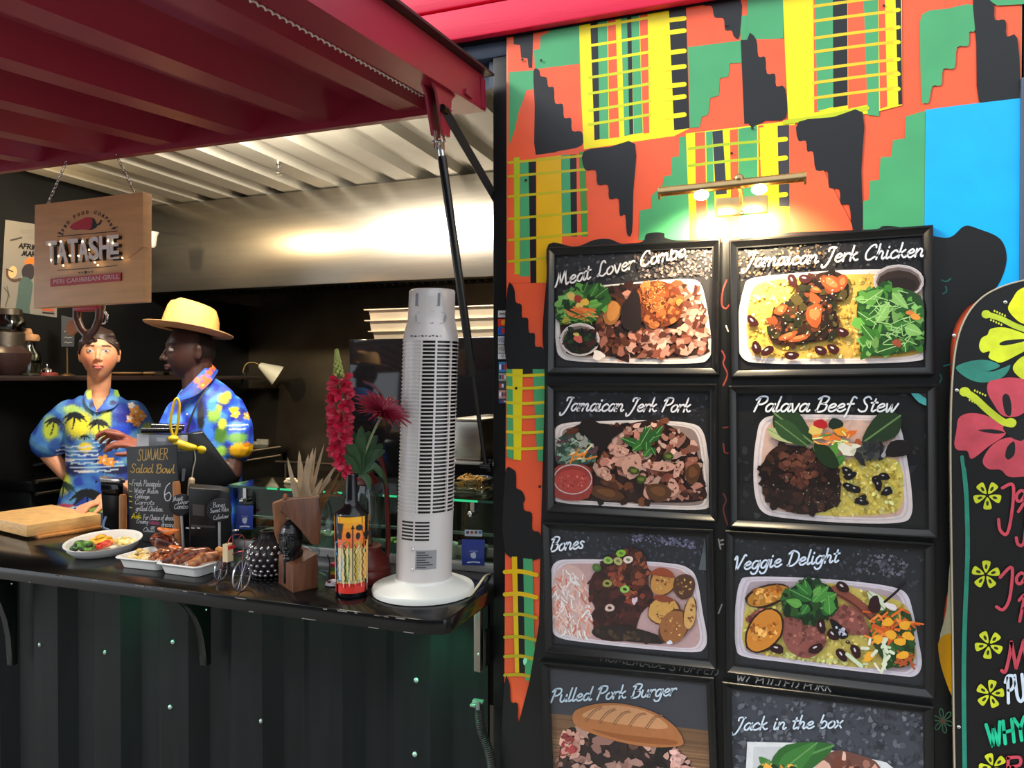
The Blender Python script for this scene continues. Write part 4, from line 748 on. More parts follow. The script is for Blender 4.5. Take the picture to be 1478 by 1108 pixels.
def burger(a):
    a.crop(780, 940, 2.505); a.poly([(20, 40), (640, 100), (640, 700), (20, 700)], (62, 64, 72)); a.poly([(20, 222), (300, 250), (640, 290), (640, 800), (20, 800)], (120, 88, 62))
    for k in range(40): y = R.uniform(240, 420); a.stroke([(20, y), (300, y + 25), (640, y + 62)], R.uniform(2, 6), R.choice([(134, 100, 72), (106, 76, 54), (146, 110, 80)]))
    M_ = [(60, 430), (90, 290), (150, 280), (300, 330), (480, 345), (550, 430), (560, 600), (60, 600)]
    a.sm(M_, (44, 32, 30), 4); a.scat(M_, 260, (5, 20), [(36, 28, 28), (56, 40, 36), (150, 110, 100), (176, 136, 124), (90, 60, 50), (206, 160, 144), (28, 24, 24)], 2.2); a.scat([(480, 345), (540, 400), (530, 440), (470, 420)], 30, (5, 14), [(206, 150, 140), (224, 176, 166)], 1.8); a.scat([(80, 300), (140, 280), (140, 360), (80, 380)], 30, (6, 14), [(190, 140, 126), (150, 60, 60)], 1.6)
    a.sm([(122, 260), (125, 215), (200, 190), (290, 188), (400, 215), (480, 265), (516, 320), (500, 342), (400, 345), (280, 325), (170, 290)], (176, 112, 66), 6)
    a.sm([(150, 230), (220, 198), (300, 196), (400, 224), (460, 268), (430, 280), (330, 268), (220, 250)], (206, 150, 104), 6); a.sm([(180, 280), (300, 300), (480, 320), (470, 338), (300, 320)], (150, 88, 46), 4)
    for x in (160, 210, 262, 318, 380): a.stroke([(x, 250 + (x - 160) * .12), (x + 30, 215 + (x - 160) * .1), (x + 60, 200 + (x - 160) * .14)], 5, (150, 100, 70)); a.stroke([(x + 6, 254 + (x - 160) * .12), (x + 36, 219 + (x - 160) * .1), (x + 66, 204 + (x - 160) * .14)], 2, (92, 52, 34))
    a.write('Pulled Pork Burger', (34, 184), (488, 158), 25, 6, (206, 224, 240), .3)
def jack(a):
    a.crop(780, 940, 2.505); a.poly([(660, 110), (1430, 200), (1430, 800), (660, 800)], (66, 70, 80)); slate(a, [(680, 140), (1400, 230), (1400, 460), (680, 460)], 420, (4, 11), [(78, 82, 92), (96, 100, 110), (60, 64, 72), (112, 116, 126), (52, 56, 64)])
    a.poly([(748, 326), (930, 330), (1250, 400), (1300, 440), (1300, 700), (730, 700)], (226, 228, 230)); a.poly([(770, 345), (930, 345), (1230, 408), (1230, 700), (760, 700)], (206, 208, 212))
    M_ = [(1000, 420), (1060, 360), (1140, 370), (1230, 420), (1240, 600), (980, 600)]; a.sm(M_, (110, 70, 60), 4); a.scat(M_, 60, (6, 20), PORK, 2.)
    a.leaf(830, 425, 1060, 340, 62, (46, 104, 44), (96, 150, 84)); a.leaf(860, 440, 1000, 330, 40, (60, 126, 54), (110, 160, 96)); a.leaf(840, 430, 790, 380, 20, (70, 130, 60)); a.blob(820, 420, 30, 18, (226, 176, 60)); a.scat([(800, 410), (1000, 420), (1000, 520), (780, 520)], 40, (6, 18), GRN + [(220, 160, 70)], 1.8)
    a.write('Jack in the box', (700, 285), (1090, 275), 25, 6, (220, 236, 250), .28)
menu_frame([(790, 357), (1040, 344), (1038, 541), (788, 540)], 'menu picture titled Meat Lover Combo in the top left frame', meat_lover)
menu_frame([(1053, 346), (1348, 324), (1349, 541), (1053, 545)], 'menu picture titled Jamaican Jerk Chicken under the brass lamp', jerk_chicken)
menu_frame([(789, 554), (1037, 553), (1033, 755), (787, 738)], 'menu picture titled Jamaican Jerk Pork with red sauce cup', jerk_pork)
menu_frame([(1052, 556), (1355, 555), (1353, 777), (1052, 762)], 'menu picture titled Palava Beef Stew with yellow rice', beef_stew)
menu_frame([(784, 752), (1033, 766), (1031, 966), (783, 943)], 'menu picture titled Bones with coleslaw and potatoes', bones)
menu_frame([(1048, 765), (1350, 784), (1350, 1010), (1046, 972)], 'menu picture titled Veggie Delight with fried plantain', veggie)
menu_frame([(784, 955), (1036, 979), (1034, 1190), (782, 1150)], 'menu picture titled Pulled Pork Burger in the bottom left frame', burger)
menu_frame([(1045, 983), (1350, 1022), (1350, 1260), (1043, 1205)], 'menu picture titled Jack in the box in the bottom right frame', jack)
# ================================================================ brass picture lamp
mBRS = mat('aged_brass', (176, 148, 104), .3, 1, noise=.1, ns=30)
pl0, pl1 = at(952, 279, D - .16), at(1162, 257, D - .16); px = (pl1 - pl0).normalized()
pbc = at(1071, 294, D - .006)
plamp = thing('picture_lamp', 'brass picture lamp with two lit bulbs above the menu frames', 'lamp', (pbc.x, D, pbc.z))
b0, b1, b2, b3 = at(1033, 286, D - .012), at(1108, 281, D - .012), at(1108, 306, D - .012), at(1034, 312, D - .012)
mb = MB(); mb.prism([b3, b2, b1, b0], (0, .012, 0), .002); mb.ell(at(1070, 307, D - .013), .006, .003, .006, 10, 6); obj('back_plate', mb, mBRS, plamp)
mid = pl0 + (pl1 - pl0) * .56
mb = MB(); mb.tube(cr([at(1070, 290, D - .012), at(1070, 290, D - .06) + V((0, 0, .012)), mid + V((0, .03, .004)), mid + V((0, 0, .004))], 6), .0055, 10); mb.ell(mid + V((0, 0, .012)), .012, .012, .012, 12, 8); obj('arm', mb, mBRS, plamp)
n = 16; mb = MB(); rings = []
for k in range(61):
    p = pl0 + (pl1 - pl0) * (k / 60); rr = .0125 + (.0008 if k % 2 else 0)
    rings.append([p + V((0, rr * cos(t), rr * sin(t))) for t in [pi * (-.12) + pi * 1.24 * i / n for i in range(n + 1)]] + [p + V((0, (rr - .0025) * cos(t), (rr - .0025) * sin(t))) for t in [pi * (-.12) + pi * 1.24 * i / n for i in range(n, -1, -1)]])
mb.loft(rings); obj('shade', mb, mBRS, plamp)
for e in (pl0, pl1): obj('end_cap', MB().cyl(e - px * .002, e + px * .002, .0145, n=20), mBRS, plamp)
mBULB = mat('lit_bulb', (255, 226, 170), .4, emit=70)
for f in (.30, .70):
    p = pl0 + (pl1 - pl0) * f + V((0, -.002, -.014)); lamp('picture_lamp_light', 'SPOT', p + V((0, .004, -.014)), 9, (1, .80, .50), .010, aim=p + V((0, .36, -.34)), spot_size=radians(112), spot_blend=.6)
    obj('bulb', MB().ell(p, .016, .011, .011, 14, 9), mBULB, plamp)
# ================================================================ surfboard-shaped chalk menu
SY = D - .042
ed = [(1384, 1250), (1378, 1108), (1375, 900), (1373, 760), (1372, 640), (1374, 560), (1380, 500), (1392, 462), (1412, 434), (1440, 416), (1480, 404), (1530, 398), (1590, 410), (1640, 450), (1668, 520), (1680, 640), (1690, 900), (1690, 1250)]
ep = [at(p.x, p.y, SY) for p in cr([(x, y, 0) for x, y in ed], 4)]
sb = thing('chalk_menu_board', 'tall black rounded menu board painted with hibiscus flowers, right edge', 'sign', (at(1520, 900, SY).x, SY + .018, .35))
mb = MB(); mb.prism(ep[::-1], (0, .016, 0)); obj('board', mb, mat('chalkboard_paint', (12, 12, 13), .45, noise=.3, ns=8), sb)
mb = MB(); m2 = len(ep); mb.loft([ [p + V((0, y, 0)) for p in ep] for y in (-.0006, .0166)], False, (0, 0)); mb.tube([p + V((0, -.0002, 0)) for p in ep], .0017, 6); obj('edge_band', mb, mat('pale_board_edge', (176, 164, 140), .6), sb)
a = Art(V((0, SY - .0006, 0)), NF, 3e-5); a.crop(1300, 380, 2.916)
YF, PK, TL = (206, 218, 40), (196, 70, 84), (44, 128, 112)
for p, c in (([(452, 190), (470, 150), (500, 110), (560, 100), (620, 180), (600, 260), (520, 255), (480, 230)], (222, 226, 26)), ([(330, 350), (340, 315), (365, 300), (380, 275), (440, 270), (519, 295), (600, 330), (520, 370), (430, 415), (395, 410), (370, 395), (375, 370), (345, 375)], YF), ([(472, 440), (490, 410), (519, 390), (580, 380), (600, 460), (530, 490), (490, 470)], YF)): a.sm(p, c, 5)
a.sm([(415, 340), (440, 325), (519, 318), (519, 328), (440, 345)], (12, 12, 13), 4)
a.stroke([(360, 214), (420, 232), (480, 262), (530, 280)], 24, (176, 196, 42)); a.blob(360, 214, 20, 18, (190, 206, 44))
a.sm([(232, 438), (290, 412), (360, 406), (418, 430), (370, 452), (320, 445), (380, 455), (430, 440), (462, 428), (440, 470), (390, 495), (330, 500), (275, 480)], TL, 5)
for p in ([(365, 540), (370, 500), (405, 488), (470, 480), (540, 500), (560, 580), (500, 640), (430, 640), (390, 590)], [(226, 760), (235, 700), (245, 650), (290, 630), (360, 640), (430, 680), (440, 720), (370, 770), (300, 822), (280, 790), (240, 785)], [(345, 830), (380, 770), (440, 735), (520, 740), (600, 800), (590, 880), (500, 898), (450, 895), (420, 868), (370, 865)]): a.sm(p, PK, 5)
a.sm([(428, 570), (440, 548), (458, 560), (466, 600), (462, 640), (440, 630)], (12, 12, 13), 4); a.sm([(325, 702), (390, 698), (440, 712), (390, 716)], (12, 12, 13), 4); a.sm([(440, 810), (450, 770), (478, 750), (480, 800), (455, 825)], (12, 12, 13), 4); a.sm([(430, 690), (480, 670), (519, 650), (519, 740), (470, 735)], (12, 12, 13), 4)
a.stroke([(268, 540), (310, 565), (370, 620), (430, 665), (470, 675)], 30, (190, 204, 44)); a.blob(270, 540, 24, 20, (196, 210, 46)); a.blob(462, 670, 26, 20, (196, 210, 46))
for x, y, n_ in ((395, 200, 5), (380, 238, 5), (312, 535, 5), (290, 575, 5)):
    for k in range(n_): a.blob(x + k * 11, y + k * 5, 4, 5, (196, 204, 60))
a.stroke([(258, 815), (268, 900), (276, 1000), (278, 1080), (284, 1240)], 16, (38, 128, 108), 5)
a.crop(1300, 680, 2.59); a.stroke([(236, -10), (246, 100), (250, 300), (240, 560), (236, 800), (240, 1150)], 17, (36, 132, 110), 5)
def flower(x, y, r, rot):
    for k in range(5): t = rot + 2 * pi * k / 5; a.sm([(x + 6 * cos(t), y + 6 * sin(t)), (x + r * cos(t - .34), y + r * sin(t - .34)), (x + r * 1.1 * cos(t), y + r * 1.1 * sin(t)), (x + r * cos(t + .34), y + r * sin(t + .34))], (206, 214, 40), 4); a.blob(x + r * .62 * cos(t), y + r * .62 * sin(t), r * .2, r * .11, (40, 44, 14), t)
for i, (x, y) in enumerate(((324, 90), (318, 386), (330, 648), (334, 832), (345, 1105))): flower(x, y, 48, .3 + i * .7)
c1_ = (206, 72, 88)
a.stroke([(380, 62), (420, 52), (416, 150), (398, 232), (372, 220), (366, 180)], 12, c1_); a.write('am', (428, 112), (540, 112), 40, 12, c1_, .05); a.stroke([(440, 150), (470, 120), (462, 260), (440, 274), (432, 248)], 12, c1_); a.write('er', (470, 200), (560, 200), 40, 12, c1_, .05)
a.stroke([(372, 396), (416, 360), (408, 470), (384, 516), (358, 506)], 12, c1_); a.write('am', (428, 420), (540, 420), 40, 12, c1_, .05); a.write('Po', (436, 560), (550, 560), 52, 12, c1_, .05)
a.write('Me', (385, 750), (560, 740), 60, 13, c1_, .02); a.write('PULl', (398, 866), (520, 850), 52, 12, (214, 228, 244), .02); a.write('WHY', (330, 1030), (475, 1000), 44, 13, (26, 200, 150), .05); a.write('Ri', (392, 1150), (500, 1140), 42, 12, c1_, .05)
obj('painting', a.mb, mat('chalk_pen', attr=True, rough=.6, noise=.16, ns=30), sb, smooth='flat')
for u, v in ((1451, 436), (1377, 484), (1381, 563), (1384, 1049)): obj('screw', MB().ell(at(u, v, SY - .001), .0042, .003, .0042, 10, 6), mCHROME, sb)
# ================================================================ card stickers on the post
ty = D + .0105
st = [(448, 458, (206, 206, 206)), (460, 471, (206, 60, 40)), (472, 483, (30, 96, 176)), (485, 497, (190, 190, 196)), (498, 509, (190, 190, 180)), (510, 518, (214, 214, 214)), (522, 537, (60, 130, 190)), (538, 550, (150, 160, 150)), (551, 562, (70, 72, 76)), (563, 575, (206, 150, 140)), (576, 582, (40, 70, 130))]
for i, (va, vb, c) in enumerate(st):
    if i == 1: s_lab = 'red and yellow payment sticker on the black post, second from top'
    q = [at(u, v, ty) for u, v in ((719 if i < 6 else 720, va), (732, va), (732, vb), (719 if i < 6 else 720, vb))]
    mb = MB(); mb.col(c); mb.prism(q[::-1], (0, -.0008, 0))
    o = q[3] + V((.0015, -.0011, .002)); ww = (q[1] - q[0]).x - .003; hh = (q[0].z - q[3].z) - .004
    if i in (3, 4): mb.col((20, 40, 120)); mb.text('VISA', o + V((0, 0, hh * .2)), (1, 0, 0), (0, 0, 1), ww, hh * .6, 0)
    elif i == 5: mb.col((40, 40, 60)); mb.text('V', o + V((ww * .3, 0, 0)), (1, 0, 0), (0, 0, 1), ww * .35, hh, 0)
    elif i in (1, 2): 
        for f, cc in ((.35, (220, 30, 30) if i == 1 else (20, 60, 160)), (.65, (240, 160, 30) if i == 1 else (200, 40, 40))): mb.col(cc); mb.poly([o + V((ww * f + hh * .45 * cos(t), -f * .0004, hh / 2 + hh * .45 * sin(t))) for t in [2 * pi * k / 16 for k in range(16)]])
    elif i >= 6:
        for k in range(3): mb.col(((230, 230, 230), (40, 60, 120), (180, 60, 50))[(k + i) % 3]); x = o.x + ww * (k * .34); mb.poly([V((x, o.y, o.z + hh * .2)), V((x + ww * .26, o.y, o.z + hh * .2)), V((x + ww * .26, o.y, o.z + hh * .8)), V((x, o.y, o.z + hh * .8))])
    else: mb.col((120, 120, 120)); mb.poly([o + V((ww * x, 0, hh * z)) for x, z in ((.1, .3), (.9, .3), (.9, .7), (.1, .7))])
    lab = ['grey topmost payment sticker on the black post', 'sticker with red and orange discs on the post', 'blue sticker with overlapping discs on the post', 'upper of two grey lettered card stickers on post', 'lower of two grey lettered card stickers on post', 'small white sticker marked with a V on post', 'light blue card sticker midway down the post', 'grey card sticker just below the light blue one', 'dark grey card sticker on the post', 'pinkish card sticker second from the bottom of post', 'dark blue bottom sticker on the black post'][i]
    obj('payment_sticker', mb, mat('sticker', attr=True, rough=.4), None, lab, 'sticker', 'payment stickers on the post', smooth='flat')
# ================================================================ things on the counter
def on(u, v, z=CT): return atz(u, v, z)
FWD = CR @ V((0, 0, -1))
def mpp(p): return (p - CAM).dot(FWD) / FPX
def face(p): n = CAM - p; n.z = 0; return n.normalized()
def blade(mb, pts, w, th=.15, fold=.25, n=7):
    P = cr(pts, n); m = len(P); rings = []; side = None
    for i, p in enumerate(P):
        t = (P[min(i + 1, m - 1)] - P[max(i - 1, 0)]).normalized(); s = t.cross(V((.25, -1, .15))).normalized() if side is None else (side - t * side.dot(t)).normalized()
        side = s; nn = s.cross(t); f = i / (m - 1); k = w * (sin(pi * min(1, f * .92 + .08)) ** .7) + w * .02
        rings.append([p - s * k + nn * fold * k, p + nn * th * k * .3, p + s * k + nn * fold * k, p - nn * th * k * .3])
    mb.loft(rings)
WOODL = mat('pale_board_wood', (196, 134, 70), .45, noise=.18, ns=7, stretch=(2, 12, 4))
WOODD = mat('dark_carved_wood', (104, 62, 38), .45, noise=.35, ns=14, stretch=(6, 6, .8), bump=.15, bs=60)
WOODP = mat('peg_wood', (190, 124, 66), .5, noise=.12, ns=20)
SILV = mat('silver_plastic', (206, 199, 196), .30, .08, noise=.03, ns=6)
IVO = mat('ivory_plastic', (226, 222, 212), .3)
# ---------------------------------------------------------------- tower fan
B = on(611, 853); n = face(B); sc = mpp(B); rx_ = V((-n.y, n.x, 0)) * 1.0
rx_ = V((0, 0, 1)).cross(n).normalized() ; 
if rx_.dot(CR @ V((1, 0, 0))) < 0: rx_ = -rx_
top = atp(624, 418, B, n); ax = (top - B).normalized()
fan = thing('tower_fan', 'silver tower fan on a round white base at the counter corner', 'fan', B)
def zf(v): return (543 - v) / FPX * (B - CAM).dot(FWD) / 1.0 + 1.6 - B.z
Hc = (top - B).length
def fv(v): return Hc * (853 - v) / (853 - 418)
def fw(v):
    K = [(418, 66), (455, 67), (463, 68), (478, 76), (492, 80), (640, 80), (845, 80), (860, 80)]
    for (a, x), (b, y) in zip(K, K[1:]):
        if a <= v <= b: return (x + (y - x) * (v - a) / (b - a)) / 2 * sc
    return 40 * sc
def fs(v, th, out=0.): r = fw(v) + out; return B + ax * fv(v) + rx_ * r * cos(th) + n * (-r * .92 * sin(th))
def frg(v, out=0., N=48, a0=0, a1=2 * pi, full=True): return [fs(v, a0 + (a1 - a0) * k / (N if full else N - 1), out) for k in range(N)]
mb = MB(); mb.loft([[B + rx_ * r * sc * cos(t) + n * r * sc * sin(t) + V((0, 0, z * sc)) for t in [2 * pi * k / 56 for k in range(56)]] for r, z in ((70, 0), (73, 1.5), (73.5, 7), (72, 10), (60, 15), (44, 19), (42, 22))])
obj('base', mb, mat('white_fan_base', (222, 222, 214), .3), fan)
mb = MB(); V1, V2 = 492, 735
mb = MB(); V1, V2 = 492, 735; mb.loft([frg(v) for v in (846, 842, 800, 760, V2)]); obj('lower_housing', mb, SILV, fan, angle=50); mb = MB()
mb.loft([frg(v) for v in (V1, 488, 482, 476, 470, 464, 459, 452, 446, 432, 421)] + [frg(418.6, -2 * sc), frg(418.4, -8 * sc)]); obj('upper_housing', mb, SILV, fan, angle=50)
mb = MB(); mb.loft([frg(v, -4.5 * sc) for v in (V2, V1)]); obj('inner_drum', mb, mBLKP, fan)
mb = MB(); A0, A1 = radians(-112), radians(-14); nr = 46
for k in range(nr + 1):
    v = V1 + (V2 - V1) * k / nr; hh = .95
    mb.loft([frg(v - hh, .3 * sc), frg(v - hh, -2.4 * sc), frg(v + hh, -2.4 * sc), frg(v + hh, .3 * sc)], True, (0, 0), True)
for uu in (628.2, 649.5, 607.5):
    th = -math.acos(max(-1, min(1, (uu - 620.5) / 40))); 
    mb.loft([[fs(v, th - .035, .2 * sc), fs(v, th + .035, .2 * sc), fs(v, th + .035, -3 * sc), fs(v, th - .035, -3 * sc)] for v in (V1, V2)])
obj('grille', mb, SILV, fan)
mb = MB(); a0, a1 = A1 + .02, 2 * pi + A0
mb.loft([[fs(v, a0 + (a1 - a0) * k / 40, -.9 * sc) for k in range(41)] for v in (V2, V1)], False); obj('side_panel', mb, SILV, fan)
def fpatch(mb, u0, u1, v0, v1, out, uc=612.5, N=8):
    t0, t1 = [-math.acos(max(-1, min(1, (uu - uc) / 40))) for uu in (u0, u1)]
    g = [[fs(v, t0 + (t1 - t0) * k / N, out * sc) for k in range(N + 1)] for v in (v0, v1)]; mb.loft(g, False)
mb = MB()
for k in range(6):
    for a, b in ((580, 595.5), (598, 618)): fpatch(mb, a, b, 745.5 + k * 4.8, 748 + k * 4.8, .25)
obj('lower_vent', mb, mBLKP, fan)
mb = MB(); fpatch(mb, 600, 629, 785.5, 812, .3); obj('rating_label', mb, mat('foil_label', (150, 150, 152), .35, .4), fan)
mb = MB()
for k in range(7): fpatch(mb, 602, 613 + (k * 5) % 14, 788 + k * 3.4, 789.4 + k * 3.4, .45)
obj('label_print', mb, mat('dark_print', (60, 60, 64), .6), fan)
for v in (784, 812): obj('screw', MB().ell(fs(v, -math.acos((596 - 612.5) / 40), 0), 2.6 * sc, 2.6 * sc, 2.6 * sc, 10, 6), mCHROME, fan)
mb = MB(); pts = []
def fa(v, x, out): return fs(v, -math.acos(max(-1, min(1, x / 36))), out * sc)
pp = [(-25, 460), (-24, 455), (-19, 452.5), (0, 452), (16, 452.5), (21, 455), (22, 460), (20, 466), (14, 468.5), (0, 469), (-17, 468.5), (-23, 466)]
for o_ in (.5, -1.5):
    pts.append([fa(v, x * (1 if o_ > 0 else .94), o_) for x, v in pp])
mb.loft(pts, True, (0, 0)); mb.poly([fa(v, x, .55) for x, v in pp]); obj('carry_recess', mb, mat('recess_grey', (150, 148, 150), .45), fan)
mb = MB()
for x0, x1 in ((-25, -21), (8, 12)): mb.poly([fa(v, x, .5) for x, v in ((x0, 426), (x1, 426), (x1, 444), (x0, 444))])
mb.poly([fa(v, x, .4) for x, v in ((-21, 443), (8, 443), (8, 444.5), (-21, 444.5))]); obj('top_slot', mb, mat('recess_shadow_grey', (128, 126, 130), .5), fan)
mb = MB()
for k in range(9): x = -26 + k * 4.5; mb.poly([fa(v, q, .5) for q, v in ((x, 485 + (k % 3)), (x + 3, 485.6), (x + 3, 487 + (k % 2)), (x, 487))])
obj('worn_print', mb, mat('dark_print'), fan)
c0, c1 = on(652, 850), on(676, 862)
mb = MB(); mb.tube(cr([c0 + V((0, 0, .022)), on(662, 858) + V((0, 0, .012)), c1 + V((0, 0, .004)), on(688, 851) + V((0, .0, .006)), on(700, 838) + V((0, 0, .012)), at(708, 829, D + .10)], 8), .0032, 8); obj('power_cord', mb, mat('cream_cable', (206, 198, 170), .5), fan)
# ---------------------------------------------------------------- painted bottle with flowers
B = on(507.5, 858); n = face(B); s = mpp(B); rr = V((0, 0, 1)).cross(n).normalized()
rr = rr if rr.dot(CR @ V((1, 0, 0))) > 0 else -rr
bot = thing('painted_bottle', 'black bottle with an orange label painted with four tall figures', 'bottle', B)
def hz_(v): return (858 - v) * s
prof = [(21, 866), (21.5, 864), (22, 850), (23, 846), (24.5, 742), (23, 737), (13, 729), (9.5, 723), (9, 716), (8.2, 700), (7.6, 686), (7.8, 683), (7, 682)]
obj('glass_body', MB().lathe([(r * s, (858 - min(v, 858)) * s + (0 if v < 858 else 0)) for r, v in prof if v <= 858] if 0 else [(21 * s, 0), (22 * s, .002), (22.5 * s, hz_(850))] + [(r * s, hz_(v)) for r, v in prof[4:]], B, 36), mat('black_glass_paint', (12, 12, 15), .2), bot, angle=60)
class CArt(Art):
    def pt(s_, x, y):
        u, v = s_.ox + x / s_.sc, s_.oy + y / s_.sc; q = (u - 509) / 24.5; th = math.asin(max(-.96, min(.96, q))) + (q - max(-.96, min(.96, q))) * 2.5; f = (v - 742) / 106; r = (24.5 - f * 1.8) * s + .0004 + s_.k * 2e-5
        return B + rr * r * sin(th) + n * r * cos(th) + V((0, 0, hz_(v)))
a = CArt(None, None); a.crop(460, 670, 5.275)
def grid(a, x0, y0, x1, y1, c, N=12):
    a.k += 1; a.mb.col(c); a.mb.loft([[a.pt(x0 + (x1 - x0) * i / N, y) for i in range(N + 1)] for y in (y0, y1)], False)
x0, x1 = 128, 388
for i in range(6):
    f = i / 5; grid(a, x0 - 60, 378 + i * 40, x1 + 60, 380 + (i + 1) * 40, (246 - 10 * f, 176 - 80 * f, 34 + 26 * f))
grid(a, x0 - 60, 610, x1 + 60, 880, (226, 200, 140)); grid(a, x0 - 60, 875, x1 + 60, 950, (214, 50, 38))
for i, (x, c) in enumerate(((165, (80, 160, 214)), (222, (104, 126, 44)), (300, (186, 160, 50)), (355, (226, 160, 40)))):
    a.sm([(x - 24, 570), (x + 24, 565), (x + 20, 640), (x + 26, 720), (x + 18, 800), (x + 14, 850), (x - 10, 855), (x - 20, 780), (x - 16, 690), (x - 26, 630)], c, 3)
    for k in range(5): y = 585 + k * 55; a.stroke([(x - 20, y), (x - 8, y + 26), (x - 18, y + 50)], 6, (22, 20, 20), 4); a.stroke([(x + 16, y + 4), (x + 6, y + 30), (x + 17, y + 52)], 3, (234, 232, 210), 4)
for x, y in ((172, 520), (236, 512), (306, 520), (366, 515)): a.blob(x, y, 17, 26, (24, 18, 18), 0, .08)
a.poly([(155, 425), (200, 425), (190, 500), (166, 500)], (28, 30, 32)); a.blob(316, 458, 26, 22, (24, 18, 18), 0, .1); a.stroke([(268, 440), (268, 850)], 7, (24, 18, 18)); a.poly([(255, 465), (268, 436), (281, 465)], (24, 18, 18)); a.stroke([(335, 470), (350, 530), (345, 600)], 4, (24, 18, 18))
for k in range(16): x = 150 + k * 15; a.stroke([(x, 850), (x + 2, 880 + (k * 7) % 30)], 4, (40, 30, 24) if k % 3 else (230, 226, 200))
obj('painted_label', a.mb, mat('label_paint', attr=True, rough=.4), bot, angle=60)
NK = B + V((0, 0, hz_(684)))
def J(u, v, d=0.): return atp(u, v, B + n * d, n)
def bloom(mb, p, q, w, N=5):
    d = (q - p).normalized(); x, y = frame_of(d)
    for k in range(N):
        t = 2 * pi * k / N + R.random(); o = x * cos(t) + y * sin(t); blade(mb, [p, p + d * w * .5 + o * w * .6, p + d * w * 1.1 + o * w * (.9 + .3 * R.random())], w * .42, .3, .3, 3)
fl = thing('snapdragon', 'tall crimson snapdragon spike with a green tip in the painted bottle', 'flower', NK)
st = cr([NK + V((0, 0, -.02)), J(505, 660, .0), J(498, 610), J(490, 555), J(486, 507)], 8)
obj('stem', MB().tube(st, .0022, 7), mat('stem_green', (74, 104, 50), .5), fl)
mb = MB()
mPET = mat('crimson_petal', (182, 16, 54), .5, noise=.3, ns=60)
for k in range(38):
    f = k / 37; v = 545 + f * 136; cx = 491 + (9 if f > .8 else 2) * (f > .6) * f - (8 if .68 < f < .9 else 0); w = (7 + 17 * sin(pi * min(1, f * 1.15 + .12)) ** .8) * (.55 if f > .72 else 1); t = k * 2.4
    p = J(cx + w * .4 * cos(t), v, w * s * .4 * sin(t)); q = J(cx + w * cos(t), v + 3, w * s * sin(t)); bloom(mb, p, q, 9.5 * s if f < .8 else 8 * s)
obj('petals', mb, mPET, fl)
mb = MB()
for k in range(40):
    f = k / 39; t = k * 2.4; r = (1 - f) * 7 + 1.2; mb.ell(J(486 + r * .8 * cos(t) + (1 - f) * 3, 542 - f * 36, r * s * sin(t)), 2.4 * s, 2.4 * s, 3.4 * s, 7, 5)
obj('bud_tip', mb, mat('bud_green', (150, 158, 80), .6), fl)
mu = thing('chrysanthemum', 'dark red spider chrysanthemum leaning right above the painted bottle', 'flower', NK + V((.004, 0, 0)))
st = cr([NK + V((.002, 0, -.02)), J(521, 668, -.01), J(536, 630, .02), J(548, 605, .045)], 8); obj('stem', MB().tube(st, .003, 8), mat('stem_grey_green', (124, 134, 98), .6), mu)
c = J(550, 600, .045); axm = (J(560, 575, .07) - c).normalized(); x, y = frame_of(axm); mb = MB()
for k in range(110):
    t = k * 2.39996; e = sqrt((k + 1) / 110); o = x * cos(t) + y * sin(t); l = (40 * e + 10) * s * R.uniform(.85, 1.1)
    d = (o * (.25 + .95 * e) + axm * (1.15 - .95 * e)).normalized(); blade(mb, [c + d * 2 * s, c + d * l * .55 + axm * l * .12, c + d * l], 1.5 * s, .4, .3, 3)
obj('petals', mb, mat('maroon_petal', (128, 14, 40), .5, noise=.2, ns=60), mu); obj('calyx', MB().ell(c - axm * .002, 5 * s, 5 * s, 4 * s, 10, 6), MATS['stem_grey_green'], mu)
lf = thing('leafy_stems', 'cluster of dark green leaves rising from the painted bottle neck', 'foliage', NK + V((-.003, .003, 0))); mb = MB()
for (u0, v0, u1, v1, u2, v2, w, d) in ((516, 684, 512, 655, 500, 632, 8, .01), (517, 684, 520, 650, 522, 614, 9, 0), (517, 684, 530, 650, 545, 628, 9, -.02), (518, 684, 536, 660, 556, 650, 8, -.02), (518, 684, 538, 672, 552, 690, 6, -.01), (517, 684, 508, 668, 497, 655, 6, .012), (518, 684, 530, 690, 533, 706, 5, .0), (516, 684, 526, 640, 534, 622, 7, -.02), (518, 684, 545, 676, 560, 705, 5, -.03), (517, 684, 514, 640, 508, 622, 7, -.02), (518, 684, 540, 655, 552, 640, 8, -.03)):
    blade(mb, [J(u0, v0), J(u1, v1, d * .6), J(u2, v2, d)], w * s, .2, .25, 5)
obj('leaves', mb, mat('leaf_green', (44, 74, 40), .5, noise=.25, ns=30), lf); obj('stem', MB().tube([NK + V((0, 0, -.03)), J(517, 670), J(519, 655)], .0025, 7), MATS['stem_green'], lf)
# ---------------------------------------------------------------- red hurricane lantern
B = on(530, 836); n = face(B); s = mpp(B); rr = V((0, 0, 1)).cross(n).normalized(); rr = rr if rr.dot(CR @ V((1, 0, 0))) > 0 else -rr
J = lambda u, v, d=0.: atp(u, v, B + n * d, n)
mLAN = mat('lantern_red', (104, 30, 26), .4, noise=.15, ns=14)
ln = thing('hurricane_lantern', 'dark red hurricane lantern with clear glass behind the painted bottle', 'lantern', B)
H = lambda v: (836 - v) * s
obj('fuel_tank', MB().lathe([(33 * s, 0), (34.5 * s, H(833)), (34.5 * s, H(822)), (32 * s, H(818)), (33 * s, H(815)), (31 * s, H(806)), (22 * s, H(797)), (20 * s, H(790)), (21 * s, H(787))], B, 36), mLAN, ln)
mb = MB()
for k, u in ((-1, 498), (1, 556)): mb.tube(cr([J(530 + k * 27, 806), J(530 + k * 30, 790), J(530 + k * 29.5, 740), J(530 + k * 26, 690), J(530 + k * 21, 668), J(530 + k * 18, 655)], 6), 3.6 * s, 12)
obj('side_tubes', mb, mLAN, ln)
